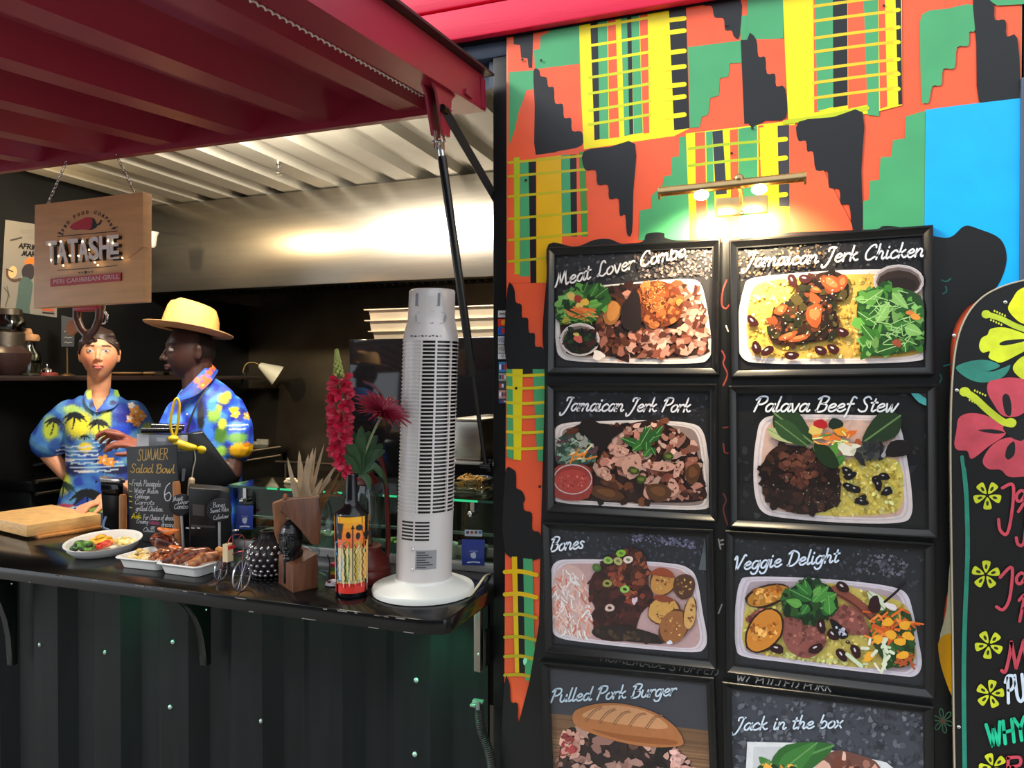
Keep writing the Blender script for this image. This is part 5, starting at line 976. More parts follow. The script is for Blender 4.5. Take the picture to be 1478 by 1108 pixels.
obj('chimney', MB().lathe([(13 * s, H(786)), (19 * s, H(780)), (20.5 * s, H(760)), (20 * s, H(735)), (16 * s, H(712)), (12 * s, H(698))], B, 32, cap=(0, 0)), glass('lantern_glass', (226, 236, 230), .03, 1.5, .03), ln)
obj('cap', MB().lathe([(13 * s, H(699)), (16 * s, H(697)), (15 * s, H(690)), (9 * s, H(684)), (9 * s, H(674)), (13 * s, H(670)), (4 * s, H(664))], B, 28), mLAN, ln)
mb = MB(); mb.lathe([(7 * s, H(787)), (8 * s, H(780)), (3 * s, H(770))], B, 18); obj('burner', mb, mat('dull_brass', (120, 96, 60), .4, .9), ln)
mb = MB(); mb.tube(cr([J(546, 665), J(549, 656), J(548, 648), J(544, 652), J(546, 660)], 5), 1.8 * s, 8); mb.tube(cr([J(514, 665), J(511, 656), J(512, 648), J(516, 652)], 5), 1.8 * s, 8); obj('handle_loops', mb, mLAN, ln)
# ---------------------------------------------------------------- carved bust
B = on(428, 851); n = face(B); s = mpp(B); rr = V((0, 0, 1)).cross(n).normalized(); rr = rr if rr.dot(CR @ V((1, 0, 0))) > 0 else -rr
J = lambda u, v, d=0.: atp(u, v, B + n * d, n)
bu = thing('carved_bust', 'carved wooden bust with an ebony face and broad brown headdress', 'sculpture', B)
q = [on(402, 841), on(423, 855), on(459, 847)]; q.append(q[0] + q[2] - q[1]); mb = MB()
cen = sum(q, V()) / 4; up = V((0, 0, 1))
mb.loft([[p for p in q], [p + up * 36 * s for p in q], [cen + (p - cen) * .96 + up * (49 if i in (2, 3) else 42 if i == 0 else 36) * s for i, p in enumerate(q)], [cen + (p - cen) * .5 + up * (54 if i in (2, 3) else 48) * s for i, p in enumerate(q)]])
obj('wooden_base', mb, WOODD, bu, angle=30)
mEB = mat('ebony', (16, 17, 20), .25)
fm = M((rr, -n, up)).transposed() @ M.Rotation(radians(-24), 3, 'Z')
hc = J(420, 778); mb = MB(); mb.ell(hc, 16 * s, 19 * s, 29 * s, 22, 14, fm); mb.caps(hc - up * 15 * s, cen + up * 40 * s, 12 * s, 13 * s)
fwd = fm @ V((0, -1, 0)); sd = fm @ V((1, 0, 0))
mb.ell(hc + fwd * 18 * s - up * 2 * s, 3.2 * s, 5 * s, 9 * s, 10, 8, fm); mb.ell(hc + fwd * 18.5 * s - up * 9 * s, 4.5 * s, 4 * s, 3 * s, 10, 6, fm); mb.ell(hc + fwd * 16 * s - up * 16 * s, 5.5 * s, 4 * s, 2 * s, 10, 6, fm); mb.ell(hc + fwd * 15.5 * s - up * 19.5 * s, 5 * s, 4 * s, 2 * s, 10, 6, fm); mb.ell(hc + fwd * 12.5 * s - up * 25 * s, 6 * s, 6 * s, 5 * s, 10, 6, fm)
for k in (-1, 1): mb.ell(hc + fwd * 14.5 * s + sd * 8 * k * s + up * 4 * s, 5 * s, 3.5 * s, 2.4 * s, 10, 6, fm); mb.ell(hc + fwd * 15.5 * s + sd * 7.5 * k * s + up * 9 * s, 6.5 * s, 3 * s, 1.6 * s, 10, 6, fm)
mb.box(cen + up * 26 * s + (q[1] - cen) * .98 * .5 + (q[0] - cen) * .49, (6 * s, 3 * s, 40 * s), fm)
r_ = fuse(mb, .0011, 3); obj('ebony_head', None, mEB, bu, raw=r_)
mb = MB(); mb.prism([J(u, v, .024) for u, v in ((403, 738), (408, 724), (420, 720), (461, 717), (463, 750), (462, 786), (455, 787), (447, 784), (434, 762), (420, 748))][::-1], n * -.034, .003)
obj('headdress', mb, WOODD, bu)
mb = MB(); mb.prism([J(u, v, -.008) for u, v in ((393, 727), (412, 720), (446, 720), (440, 748), (412, 744), (410, 786), (401, 785), (396, 770))][::-1], n * -.03, .003); mb.caps(J(411, 719, .0), J(412, 715, .0), 3 * s, 3 * s); obj('headdress_side', mb, mat('mid_carved_wood', (140, 88, 52), .5, noise=.3, ns=14, stretch=(5, 5, .8)), bu)
# ---------------------------------------------------------------- beaded gourd, goblet with dried leaves
B = on(388, 829); n = face(B); s = mpp(B); H = lambda v: (829 - v) * s
sk = thing('beaded_gourd', 'round dark gourd shaker covered with silver beads beside the bust', 'gourd', B)
pr = [(8, 829.5), (16, 828), (24, 820), (27.5, 806), (27, 795), (22, 783), (14, 776), (11, 771), (11, 767), (12.5, 765)]
obj('gourd', MB().lathe([(r * s, max(0, H(v))) for r, v in pr] + [(9 * s, H(765)), (8 * s, H(772))], B, 32), mat('dark_gourd', (36, 28, 28), .4), sk)
mb = MB()
for i, (v, r) in enumerate(((825, 20.5), (818, 25.5), (810, 28), (802, 28.5), (794, 27.5), (786, 24.5))):
    N_ = 17
    for k in range(N_): t = 2 * pi * (k + .5 * (i % 2)) / N_; mb.ell(B + V((r * s * cos(t), r * s * sin(t), H(v))), 2.9 * s, 2.9 * s, 2.7 * s, 8, 6)
obj('bead_net', mb, mat('silver_bead', (190, 186, 190), .18, .8), sk, kind='stuff')
mb = MB()
for k in range(34):
    t = 2 * pi * k / 17 + (pi / 17 if k >= 17 else 0); dd = 1 if k >= 17 else -1
    mb.tube([B + V((r * s * cos(t + dd * j * .09), r * s * sin(t + dd * j * .09), H(v))) for j, (v, r) in enumerate(((768, 12), (776, 15), (783, 23), (790, 26.5), (800, 28.3), (812, 28), (822, 23.5)))], .5 * s, 4)
obj('net_cord', mb, mat('black_cord', (26, 24, 30), .7), sk)
B = on(453, 829); n = face(B); s = mpp(B); H = lambda v: (829 - v) * s; J = lambda u, v, d=0.: atp(u, v, B + n * d, n)
gb = thing('glass_goblet', 'large clear footed goblet behind the carved bust', 'glass', B)
obj('glass', MB().lathe([(22 * s, 0), (22 * s, H(827.5)), (8 * s, H(823)), (4 * s, H(816)), (4 * s, H(806)), (8.5 * s, H(800)), (9 * s, H(795)), (6 * s, H(790)), (8 * s, H(788)), (18 * s, H(780)), (26 * s, H(766)), (28 * s, H(750)), (25 * s, H(732)), (22 * s, H(722))], B, 36, cap=(1, 0)), glass('goblet_glass', (232, 240, 236), .02, 1.5, .03), gb)
dl = thing('dried_leaves', 'spray of dried straw coloured leaves standing in the goblet', 'plant', B + V((0, 0, H(780))))
mb = MB(); mDRY = mat('dried_leaf', (196, 172, 138), .6, noise=.3, ns=20)
for (u1, v1, u2, v2, w, d) in ((428, 715, 415, 660, 5, .02), (436, 710, 432, 650, 6, .0), (440, 712, 445, 655, 6, .01), (446, 712, 456, 645, 5, -.02), (450, 712, 468, 640, 4, -.01), (442, 708, 452, 646, 5.5, .02), (432, 715, 424, 690, 4, .02), (455, 715, 478, 690, 6, .01), (458, 718, 486, 670, 5, -.01), (436, 715, 436, 668, 6, -.02), (446, 718, 440, 672, 5, .03), (452, 720, 466, 690, 5, .02)):
    blade(mb, [B + V((0, 0, H(782))), J((u1 + 452) / 2, (v1 + 780) / 2, d * .3), J(u1, v1, d * .6), J(u2, v2, d)], w * s, .3, .35, 5)
obj('leaves', mb, mDRY, dl)
mb = MB()
for (u1, v1, u2, v2, w) in ((470, 720, 492, 678, 4), (474, 715, 502, 690, 3), (466, 716, 490, 716, 3), (474, 708, 498, 720, 2.4)): blade(mb, [B + V((0, 0, H(775))), J(458, 745), J(u1, v1, .01), J(u2, v2, .02)], w * s, .3, .3, 5)
obj('brown_leaves', mb, mat('brown_leaf', (128, 86, 44), .6, noise=.25, ns=20), dl)
# ---------------------------------------------------------------- wire bicycle
w1, w2 = on(319, 838), on(349, 853); s = mpp(w2); n = face(w2); up = V((0, 0, 1))
bdir = (n * .86 + (CR @ V((-1, 0, 0))) * .5); bdir.z = 0; bdir.normalize()
bi = thing('wire_bicycle', 'small handmade wire bicycle with a crate standing near the counter edge', 'bicycle', (w1 + w2) / 2)
mWIR = mat('silver_wire', (196, 196, 204), .25, .9); mWRD = mat('copper_wire', (150, 70, 70), .35, .8)
hubs = []
for w, r, nm in ((w1, 16 * s, 'rear_wheel'), (w2, 22 * s, 'front_wheel')):
    c = w + up * (r + .0012); hubs.append(c); mb = MB(); N_ = 30
    for q_ in (1, .93): mb.tube([c + bdir * r * q_ * cos(t) + up * r * q_ * sin(t) for t in [2 * pi * k / N_ for k in range(N_)]], .0011, 6, True)
    for k in range(14): t = 2 * pi * k / 14; mb.tube([c, c + bdir * r * .95 * cos(t + .3) + up * r * .95 * sin(t + .3)], .0005, 4)
    mb.ell(c, .003, .003, .003, 8, 6); obj(nm, mb, mWIR, bi)
J = lambda u, v: atp(u, v, (w1 + w2) / 2, n)
hb = J(350, 772); sd = J(340, 770); mb = MB()
for P_ in ([hubs[1], J(351, 795), J(353, 782), hb, J(336, 772)], [hubs[0], J(326, 790), J(336, 772), hb], [hubs[0], J(335, 800), J(352, 795)], [hb, J(356, 780), J(368, 776)], [hb, J(345, 776), J(345, 782)], [sd, J(340, 772)], [J(336, 772), J(336, 790)]): mb.tube(cr(P_, 4), .0011, 6)
obj('frame', mb, mWRD, bi)
obj('saddle', MB().ell(J(340, 765), 5 * s, 5 * s, 1.6 * s, 12, 6), mWIR, bi)
mb = MB().col((214, 190, 150)); mb.box(J(329, 797), (9 * s, 12 * s, 26 * s)); mb.col((190, 40, 44)); mb.box(J(331, 789) + n * .001, (9.4 * s, 12.4 * s, 5 * s)); obj('crate', mb, mat('can_scrap', attr=True, rough=.4), bi)
# ---------------------------------------------------------------- food
mWP = mat('white_pulp_tray', (232, 230, 226), .45); mMEAT = mat('glazed_meat', attr=True, rough=.28, noise=.35, ns=45, bump=.35, bs=90, coat=.3)
mFOOD = mat('food', attr=True, rough=.5, noise=.2, ns=60, bump=.2, bs=120)
# oval bowl
P1, P2 = on(91, 789, CT + .042), on(204, 772, CT + .042); ce = (P1 + P2) / 2; ex = (P2 - P1) / 2; L_ = ex.length; ex.normalize(); ey = V((-ex.y, ex.x, 0)); Wd = L_ * .74
def oval(k, z, kw=1.): return [V((ce.x, ce.y, CT + z + max(0, z - .004) * .42 * k * (.35 * cos(t) + .8 * sin(t)))) + ex * L_ * k * cos(t) + ey * Wd * k * kw * sin(t) for t in [2 * pi * i / 44 for i in range(44)]]
bw = thing('oval_bowl', 'white oval bowl of salad beside the wooden board', 'bowl', V((ce.x, ce.y, CT)))
obj('dish', MB().loft([oval(.62, 0), oval(.72, .004), oval(.90, .024), oval(.95, .038), oval(1.0, .041), oval(1.0, .044), oval(.93, .041), oval(.86, .024), oval(.70, .009), oval(.3, .007)]) and None, mWP, bw) if 0 else None
mb = MB(); mb.loft([oval(.62, 0), oval(.72, .004), oval(.90, .024), oval(.95, .038), oval(1.0, .041), oval(1.0, .044), oval(.93, .041), oval(.86, .024), oval(.70, .009), oval(.3, .007)]); obj('dish', mb, mWP, bw)
def pile(name, lab, c0, spread, cols, nn, r, cat='food', m=None, zt=.0, asp=1.5, flat=.6):
    mb = MB()
    for k in range(nn):
        t = R.uniform(0, 6.28); q = sqrt(R.random()); p = c0 + ex * spread[0] * q * cos(t) + ey * spread[1] * q * sin(t) + up * (spread[2] * (1 - q * q) * R.uniform(.3, 1))
        mb.col(R.choice(cols)); rr_ = R.uniform(*r); mb.ell(p, rr_ * R.uniform(1, asp), rr_, rr_ * flat, 9, 6, M.Rotation(R.uniform(0, 3), 3, 'Z') @ M.Rotation(R.uniform(-.5, .5), 3, 'X'))
    return obj(name, mb, m or mFOOD, None, lab, cat, None, 'stuff')
fz = V((ce.x, ce.y, CT + .030))
pile('green_salad', 'dark green leaf salad on the left of the oval bowl', fz - ex * L_ * .52 + ey * .0, (L_ * .24, Wd * .42, .022), [(40, 72, 28), (70, 120, 40), (30, 50, 24), (110, 160, 60)], 70, (.006, .013), zt=0)
pile('yellow_salad', 'yellow corn and mango salad in the middle of the oval bowl', fz + ey * Wd * .3, (L_ * .30, Wd * .40, .026), [(244, 186, 30), (250, 206, 70), (230, 140, 40), (240, 170, 40)], 80, (.006, .012))
pile('tomato_pieces', 'red tomato pieces at the front of the oval bowl', fz - ey * Wd * .36 - ex * L_ * .06, (L_ * .16, Wd * .24, .016), [(220, 60, 40), (236, 110, 70), (206, 40, 30)], 22, (.007, .012))
pile('couscous', 'pale yellow couscous on the right of the oval bowl', fz + ex * L_ * .5 - ey * .005, (L_ * .26, Wd * .42, .012), [(236, 216, 130), (246, 232, 170), (222, 196, 110)], 90, (.005, .009))
def tray(A_, B_, dep, lab):
    A_, B_ = on(*A_, CT + .032), on(*B_, CT + .032); e = (B_ - A_); w = e.length; e.normalize(); f = V((-e.y, e.x, 0)); f = f if f.y > 0 else -f; o = V((A_.x, A_.y, CT)) + e * w / 2 + f * dep / 2
    def rg(k, z, c=.16):
        hx, hy = w / 2 - k, dep / 2 - k; cc = min(hx, hy) * c * 2; P_ = []
        for sx, sy, t0 in ((1, 1, 0), (-1, 1, pi / 2), (-1, -1, pi), (1, -1, 1.5 * pi)):
            for i in range(5): t = t0 + pi / 2 * i / 4; P_.append(o + e * (sx * (hx - cc) + cc * cos(t)) + f * (sy * (hy - cc) + cc * sin(t)) + up * z)
        return P_
    t = thing('food_tray', lab, 'tray', o, 'white food trays')
    mb = MB(); mb.loft([rg(.022, 0), rg(.017, .002), rg(.009, .027), rg(.001, .029), rg(0, .031), rg(.001, .033), rg(.009, .032), rg(.02, .008), rg(.05, .007)]); obj('dish', mb, mWP, t)
    return o, e, f, w
def lump(name, lab, pts, r, cols, cat='food', vox=.0022, n_=0, group=None):
    mb = MB(); mb.chain(pts, r, 12)
    for k in range(n_): i = R.randrange(len(pts)); mb.ell(V(pts[i]) + V((R.uniform(-1, 1), R.uniform(-1, 1), R.uniform(-.4, .8))) * r[i] * .8, r[i] * R.uniform(.3, .5), r[i] * R.uniform(.3, .5), r[i] * .35, 9, 6)
    me = fuse(mb, vox, 2)
    def fn(c):
        q = np.sin(c[:, 0] * 210 + 3 * np.sin(c[:, 1] * 170)) * np.sin(c[:, 2] * 190 + c[:, 1] * 90); q = np.clip(.5 + q * .6, 0, 1)[:, None]
        return np.array(cols[0], 'd') * q + np.array(cols[1], 'd') * (1 - q)
    paint(me, fn); return obj(name, None, mMEAT, None, lab, cat, group, raw=me)
o, e, f, w = tray((161, 804), (229, 811), .145, 'white tray of jerk chicken and potato in front of the chalkboard'); ex, ey = e, f
pile('potato_salad', 'pale potato salad at the front left of the chicken tray', o - e * w * .24 - f * .012 + up * .020, (w * .17, .03, .022), [(236, 210, 150), (226, 186, 96), (240, 222, 170)], 46, (.006, .011))
pile('black_eyed_beans', 'brown stewed beans beside the potato salad', o + e * w * .16 + f * .0 + up * .022, (w * .2, .034, .026), [(150, 84, 50), (180, 110, 64), (120, 60, 40)], 60, (.006, .010), m=mMEAT)
MC = [(66, 26, 18), (136, 64, 30)]
c_ = on(236, 781, CT + .05)
lump('jerk_chicken', 'dark glazed jerk chicken thigh resting on the back of the tray', [c_ + V((-.022, .0, .004)), c_, c_ + V((.026, .004, -.008)), c_ + V((.05, .004, -.014))], [.022, .029, .022, .012], [(60, 26, 26), (150, 72, 36)], n_=8)
for i, (u, v, dx, dz, lab) in enumerate(((243, 766, .036, .004, 'topmost fried plantain slice lying on the jerk chicken'), (258, 792, .03, -.01, 'fried plantain slice leaning behind the ribs'), (250, 805, .026, -.006, 'orange plantain slice between chicken and ribs'))):
    c_ = on(u, v, CT + (.085 if i == 0 else .05 if i == 1 else .035)); lump('plantain_slice', lab, [c_ + V((-dx, 0, .004)), c_ + V((0, .002, -.004)), c_ + V((dx, 0, dz))], [.006, .0115, .005], [(206, 96, 26), (232, 134, 50)], group='fried plantain slices')
o, e, f, w = tray((221, 812), (285, 820), .125, 'white tray of glazed pork ribs beside the wire bicycle')
for i, (u, v, lab, a0, a1) in enumerate(((264, 800, 'left glazed pork rib in the front tray', -.05, .045), (283, 800, 'middle dark glazed pork rib in the front tray', -.05, .05), (299, 806, 'right sliced rib with a pale cut side in the front tray', -.045, .045))):
    c_ = on(u, v, CT + .042); d_ = (f * .8 + e * .5).normalized()
    lump('pork_rib', lab, [c_ + d_ * a0 + up * -.012, c_ + d_ * a0 * .3 + up * .004, c_ + d_ * a1 * .5 + up * .004, c_ + d_ * a1 - up * .008], [.012, .016, .015, .010], [(84, 34, 24), (176, 96, 52)] if i != 2 else [(206, 140, 84), (140, 66, 34)], n_=6, group='pork ribs')
c_ = on(316, 794, CT + .04); lump('corn_fritter', 'small golden fritter at the back right of the ribs tray', [c_, c_ + V((.014, 0, 0))], [.012, .010], [(196, 120, 50), (226, 160, 84)])
# ---------------------------------------------------------------- wooden boards
def slab(name, lab, pts, z, t, m, cat='board'): return obj(name, MB().prism([V((p.x, p.y, z)) for p in pts], (0, 0, t), .002), m, None, lab, cat)
zb = CT + .010; A_, B_ = on(38.7, 775, zb), on(146, 757, zb); e = (B_ - A_).normalized(); f = on(0, 772.7, zb) - A_; f = (f - e * f.dot(e)).normalized() if abs(f.normalized().dot(e)) < .98 else V((-e.y, e.x, 0))
f = V((-e.y, e.x, 0)); f = f if f.x < 0 else -f
th_ = 17 * mpp(A_)
slab('chopping_board', 'thick pale wooden chopping board at the left of the counter', [A_, B_, B_ + f * .36, A_ + f * .36], zb, th_, mat('butcher_wood', (230, 182, 116), .42, noise=.16, ns=9, stretch=(3, 3, 14)))
A2, B2 = on(56, 778, CT), on(151, 763, CT); e2 = (B2 - A2).normalized(); f2 = V((-e2.y, e2.x, 0)); f2 = f2 if f2.x < 0 else -f2
slab('thin_board', 'thin wooden board lying under the thick chopping board', [A2, B2, B2 + f2 * .3, A2 + f2 * .3], CT, .0095, WOODL)
# ---------------------------------------------------------------- chalkboard on pegs, round tags
p1, p2 = on(181, 776), on(262, 790); ex = (p2 - p1).normalized(); nb = V((ex.y, -ex.x, 0)); nb = nb if nb.y < 0 else -nb; s = mpp(p2)
cb = thing('chalkboard', 'small black chalkboard listing a summer salad, held between wooden pegs', 'sign', (p1 + p2) / 2)
Pp = p1 + nb * 0.; J = lambda u, v, d=0.: atp(u, v, Pp + nb * d, nb)
bq = [J(184.5, 645, -.003), J(256.5, 641, -.003), J(263, 787, -.003), J(190, 778, -.003)]
obj('slate', MB().prism(bq[::-1], nb * .006, .001), mat('slate_black', (30, 32, 36), .55, noise=.15, ns=10), cb)
for (u, v0, v1, p) in ((181, 713, 776, p1), (262, 694, 790, p2)):
    t = J(u - (4 if u > 200 else 0), v0); obj('peg', MB().tube([p + nb * .009, p + nb * .009 + (t - p) * .96, p + nb * .009 + (t - p)], [5.4 * s, 5.2 * s, 4.2 * s], 16), WOODP, cb)
a = Art(Pp + nb * .0036, nb, 2e-5); a.crop(170, 610, 6.153)
OG, WC = (226, 190, 120), (226, 228, 232)
a.write('SUMMER', (175, 335), (445, 325), 52, 7, (222, 186, 112), .08, .05); a.write('Salad Bowl', (112, 440), (505, 445), 40, 8, (228, 186, 96), .05, .05)
for i, (t_, x0, x1, y, h) in enumerate((('Fresh Pineapple', 125, 380, 560, 28), ('Water Melon', 145, 360, 622, 25), ('Cabbage', 150, 280, 668, 20), ('Carrots', 150, 325, 722, 22), ('grilled Chicken.', 158, 405, 780, 24), ('For Choice of dressing', 225, 530, 860, 24), ('Creamy', 165, 270, 890, 20), ('dressing', 385, 505, 920, 24), ('or', 290, 330, 935, 18), ('Chilli', 225, 330, 965, 20))): a.write(t_, (x0, y), (x1, y + 6), h, 4.2, WC, .1, .06)
a.write('Tatashe', (272, 895), (368, 905), 20, 4, (206, 90, 130), .1, .05); a.write('Ask', (122, 850), (205, 850), 26, 6, (240, 226, 30), .1, .05); a.stroke([(120, 835), (210, 840)], 5, (240, 226, 30))
for y in (540, 605, 652, 695, 750): a.stroke([(103, y), (126, y + 4)], 8, (214, 214, 90))
a.stroke([(462, 535), (430, 570), (415, 630), (425, 685), (455, 688), (472, 650), (455, 618), (422, 640)], 9, WC, 6); a.stroke([(525, 560), (495, 562), (492, 590), (520, 600), (522, 630)], 8, WC, 5)
obj('chalk_writing', a.mb, mat('chalk', attr=True, rough=.8), cb, smooth='flat')
def tag_disc(name, lab, u, v, r, lines, base):
    nb = face(base); ex = V((-nb.y, nb.x, 0)); Pd = base + nb * .024; Jd = lambda uu, vv, d=0.: atp(uu, vv, Pd + nb * d, nb)
    c = Jd(u, v); s_ = mpp(c); t = thing(name, lab, 'sign', base, 'round chalk tags')
    obj('disc', MB().prism([c + ex * r * s_ * cos(q) + up * r * s_ * sin(q) for q in [2 * pi * k / 36 for k in range(36)]], -nb * .004, .0008), MATS['slate_black'], t)
    obj('stick', MB().tube([base - nb * 0 + nb * .0185, c - nb * .0062], 1.8 * s_, 8), mat('grey_stick', (92, 88, 84), .5) if u > 280 else mat('grey_stick'), t)
    a = Art(Pd + nb * .0004, nb, 2e-5); a.crop(170, 610, 6.153)
    for l in lines: a.write(*l, WC, .08, .06)
    obj('chalk_writing', a.mb, MATS['chalk'], t, smooth='flat')
tag_disc('round_tag', 'round black chalk tag overlapping the right wooden peg', 261, 728.5, 15.8, (('Meat', (490, 698), (580, 685), 22, 5), ('Lover', (530, 722), (630, 716), 20, 5), ('Combo', (500, 764), (625, 758), 22, 5)), on(265, 791))
tag_disc('round_tag', 'round black chalk tag on a stick right of the pegs', 316.5, 736, 17, (('Bones', (845, 752), (955, 742), 22, 4), ('Sweet Ribs', (820, 800), (985, 782), 20, 4), ('+', (890, 826), (905, 824), 14, 3), ('Coleslaw', (850, 862), (985, 838), 18, 4)), on(317, 797))
# ---------------------------------------------------------------- card terminal, till, printer, yellow clip
B = on(165, 769); n = face(B); s = mpp(B); J = lambda u, v, d=0.: atp(u, v, B + n * d, n)
ct_ = thing('card_terminal', 'black card terminal with a chrome top edge beside the chopping board', 'terminal', B)
mb = MB(); mb.prism([J(u, v) for u, v in ((145, 697), (178, 699), (177, 768), (150, 768))][::-1], -n * .06, .004); obj('body', mb, mBLKP, ct_)
mb = MB(); mb.prism([J(u, v, .003) for u, v in ((143, 690), (180, 691), (181, 697), (144, 696))][::-1], -n * .066, .003); obj('paper_cover', mb, mCHROME, ct_)
mb = MB(); mb.prism([J(u, v, .002) for u, v in ((146, 698), (177, 700), (177, 716), (147, 714))][::-1], -n * .004, .002); obj('screen', mb, mat('screen_black', (6, 6, 8), .12), ct_)
obj('cable', MB().tube(cr([J(153, 745, .004), J(149, 760, .012), J(156, 764, .016), J(160, 767, .012)], 6), 1.6 * s, 8), mat('blue_grey_cable', (110, 130, 160), .5), ct_)
B = on(262, 765); n = face(B); s = mpp(B); J = lambda u, v, d=0.: atp(u, v, B + n * d, n)
tl = thing('till', 'black and silver till seen from behind above the chalkboard', 'till', B)
mb = MB(); mb.prism([J(u, v) for u, v in ((200, 628), (268, 626), (293, 623), (342, 688), (340, 698), (312, 706), (285, 700), (274, 764.5), (218, 764.5), (212, 660), (200, 650))][::-1], -n * .07, .004); obj('casing', mb, mBLKP, tl)
mb = MB(); mb.prism([J(u, v, .012) for u, v in ((197.5, 626), (271, 628), (270, 652), (196.5, 650))][::-1], -n * .012, .002); obj('silver_panel', mb, mat('till_silver', (152, 156, 166), .35, .3), tl)
mb = MB(); mb.prism([J(u, v, .013) for u, v in ((198, 626.5), (215, 627), (214.5, 650), (197, 650))][::-1], -n * .0009); mb.poly([J(u, v, .0131) for u, v in ((204, 630), (208, 630), (208, 636), (204, 636))]); obj('white_sticker', mb, mat('white_paper', (222, 224, 232), .6), tl)
mb = MB(); mb.prism([J(u, v, .0126) for u, v in ((226, 631), (244, 631.5), (244, 637), (226, 636.5))][::-1], -n * .0005); obj('maker_plate', mb, mat('pale_grey_plate', (196, 204, 220), .4), tl)
mb = MB(); mb.tube([J(204, 621, .01), J(262, 621, .01)], 4 * s, 14); mb.tube([J(218, 615.5, -.01), J(266, 617, -.01)], 5 * s, 14); obj('paper_roller', mb, mat('glossy_black', (22, 22, 26), .2), tl)
mb = MB(); mb.prism([J(u, v, .004) for u, v in ((263, 676), (268, 676), (266, 694), (262, 694))][::-1], -n * .004); obj('stand', mb, mat('till_silver'), tl)
B2_ = on(305, 795); n2 = face(B2_); J2 = lambda u, v, d=0.: atp(u, v, B2_ + n2 * d, n2)
rp = thing('receipt_printer', 'boxy black receipt printer on the counter behind the ribs tray', 'printer', B2_)
mb = MB(); mb.prism([J2(u, v) for u, v in ((272, 703), (318, 707), (332, 710), (336, 795), (274, 793))][::-1], -n2 * .10, .005); obj('case', mb, mat('worn_black', (24, 24, 24), .4), rp)
mb = MB(); mb.prism([J2(u, v, .001) for u, v in ((278, 727), (295, 729), (295, 745), (278, 743))][::-1], -n2 * .001); obj('rating_label', mb, mat('grey_label', (84, 80, 76), .5), rp)
mb = MB(); mb.prism([J2(u, v, .001) for u, v in ((276, 757), (311, 759), (311, 762), (276, 760))][::-1], -n2 * .002); obj('paper_slot', mb, mat('grey_label'), rp)
mb = MB()
for k in range(3): mb.prism([J2(u, v, .0012) for u, v in ((268 + k * 8, 760.5), (273 + k * 8, 761), (273 + k * 8, 763), (268 + k * 8, 762.5))][::-1], -n2 * .001)
obj('paper_edge', mb, mat('white_paper'), rp)
yc = thing('yellow_clip', 'yellow plastic clip with a loop hooked on top of the till', 'clip', J(252, 640, .02)); mYEL = mat('yellow_plastic', (236, 200, 40), .35)
obj('loop', MB().tube(cr([J(250, 630, .02), J(246, 612, .02), J(250, 585, .02), J(255, 575, .02), J(259, 585, .02), J(257, 610, .02), J(253, 630, .02)], 6), 1.9 * s, 9), mYEL, yc)
mb = MB(); mb.ell(J(250, 633, .024), 8 * s, 7 * s, 5 * s, 16, 9); mb.chain([J(256, 640, .022), J(272, 645, .022), J(280, 646, .022)], [6.5 * s, 6 * s, 4.5 * s]); mb.ell(J(291, 649, .022), 8 * s, 4 * s, 6 * s, 16, 9); obj('body', mb, mYEL, yc)
mb = MB(); mb.ell(J(249, 633.5, .029), 5.4 * s, 4 * s, 3 * s, 12, 7); obj('lens', mb, mat('pale_lens', (250, 244, 214), .3), yc)
obj('cord', MB().tube(cr([J(280, 648, .022), J(282, 662, .022), J(279, 676, .022), J(277, 690, .022)], 6), .9 * s, 6), mat('white_cord'), yc)
obj('toggle', MB().caps(J(276.5, 693, .022), J(274.5, 714, .022), 4.6 * s, 4.4 * s), mat('cream_toggle', (206, 184, 150), .5), yc)
# ---------------------------------------------------------------- glass display case with blue cards
GY = 1.915; gx0, gx1 = at(336, 760, GY).x, POSTL - .02; gt = at(620, 720, GY).z
dc = thing('display_case', 'low glass topping display case along the back of the counter', 'display case', ((gx0 + gx1) / 2, 2.05, CT))
obj('lower_frame', MB().bx((gx0, GY, CT), (gx1, GY + .02, CT + .028), .002).bx((gx0, GY + .16, CT), (gx1, GY + .18, CT + .028), .002), mat('aluminium', (186, 186, 186), .35, .6), dc)
obj('shelf_rail', MB().bx((gx0 + .01, GY + .02, CT + .098), (gx1 - .004, GY + .03, CT + .106)), MATS['aluminium'], dc)
obj('back_panel', MB().bx((gx0, GY + .17, CT + .03), (gx1, GY + .175, gt - .01)), mat('dark_back', (18, 19, 19), .3), dc)
gls = glass('case_glass', (214, 232, 224), .02, 1.5, .01)
obj('front_pane', MB().bx((gx0, GY + .003, CT + .028), (gx1, GY + .009, gt)), gls, dc); obj('top_pane', MB().bx((gx0 - .01, GY - .012, gt), (gx1 + .006, GY + .19, gt + .008)), gls, dc); obj('end_pane', MB().bx((gx0, GY + .009, CT + .028), (gx0 + .006, GY + .17, gt)), gls, dc)
obj('edge_strip', MB().bx((gx0, GY - .0128, gt + .0005), (gx1, GY - .0121, gt + .0075)), mat('glass_edge', (54, 92, 80), .25), dc)
for u0, u1 in ((389, 404), (408, 437), (470, 479), (486, 497), (556, 576), (655, 692)): obj('edge_glint', MB().bx((at(u0, 712, GY).x, GY - .0135, gt + .001), (at(u1, 712, GY).x, GY - .0129, gt + .007)), mat('green_edge_glint', (50, 200, 130), .3, emit=.5), dc)  # glowing bits stand in for green LED reflections on the glass edge
for u, v in ((352, 722), (681, 741)):
    p = at(u, v, GY - .004); mb = MB(); mb.cyl(p + V((0, .006, 0)), p + V((0, -.012, 0)), .008); mb.ell(p + V((0, -.012, 0)), .009, .006, .009, 14, 8); mb.bx((p.x - .006, GY - .001, p.z), (p.x + .006, GY + .003, p.z + .04)); obj('clamp_knob', mb, mCHROME, dc)
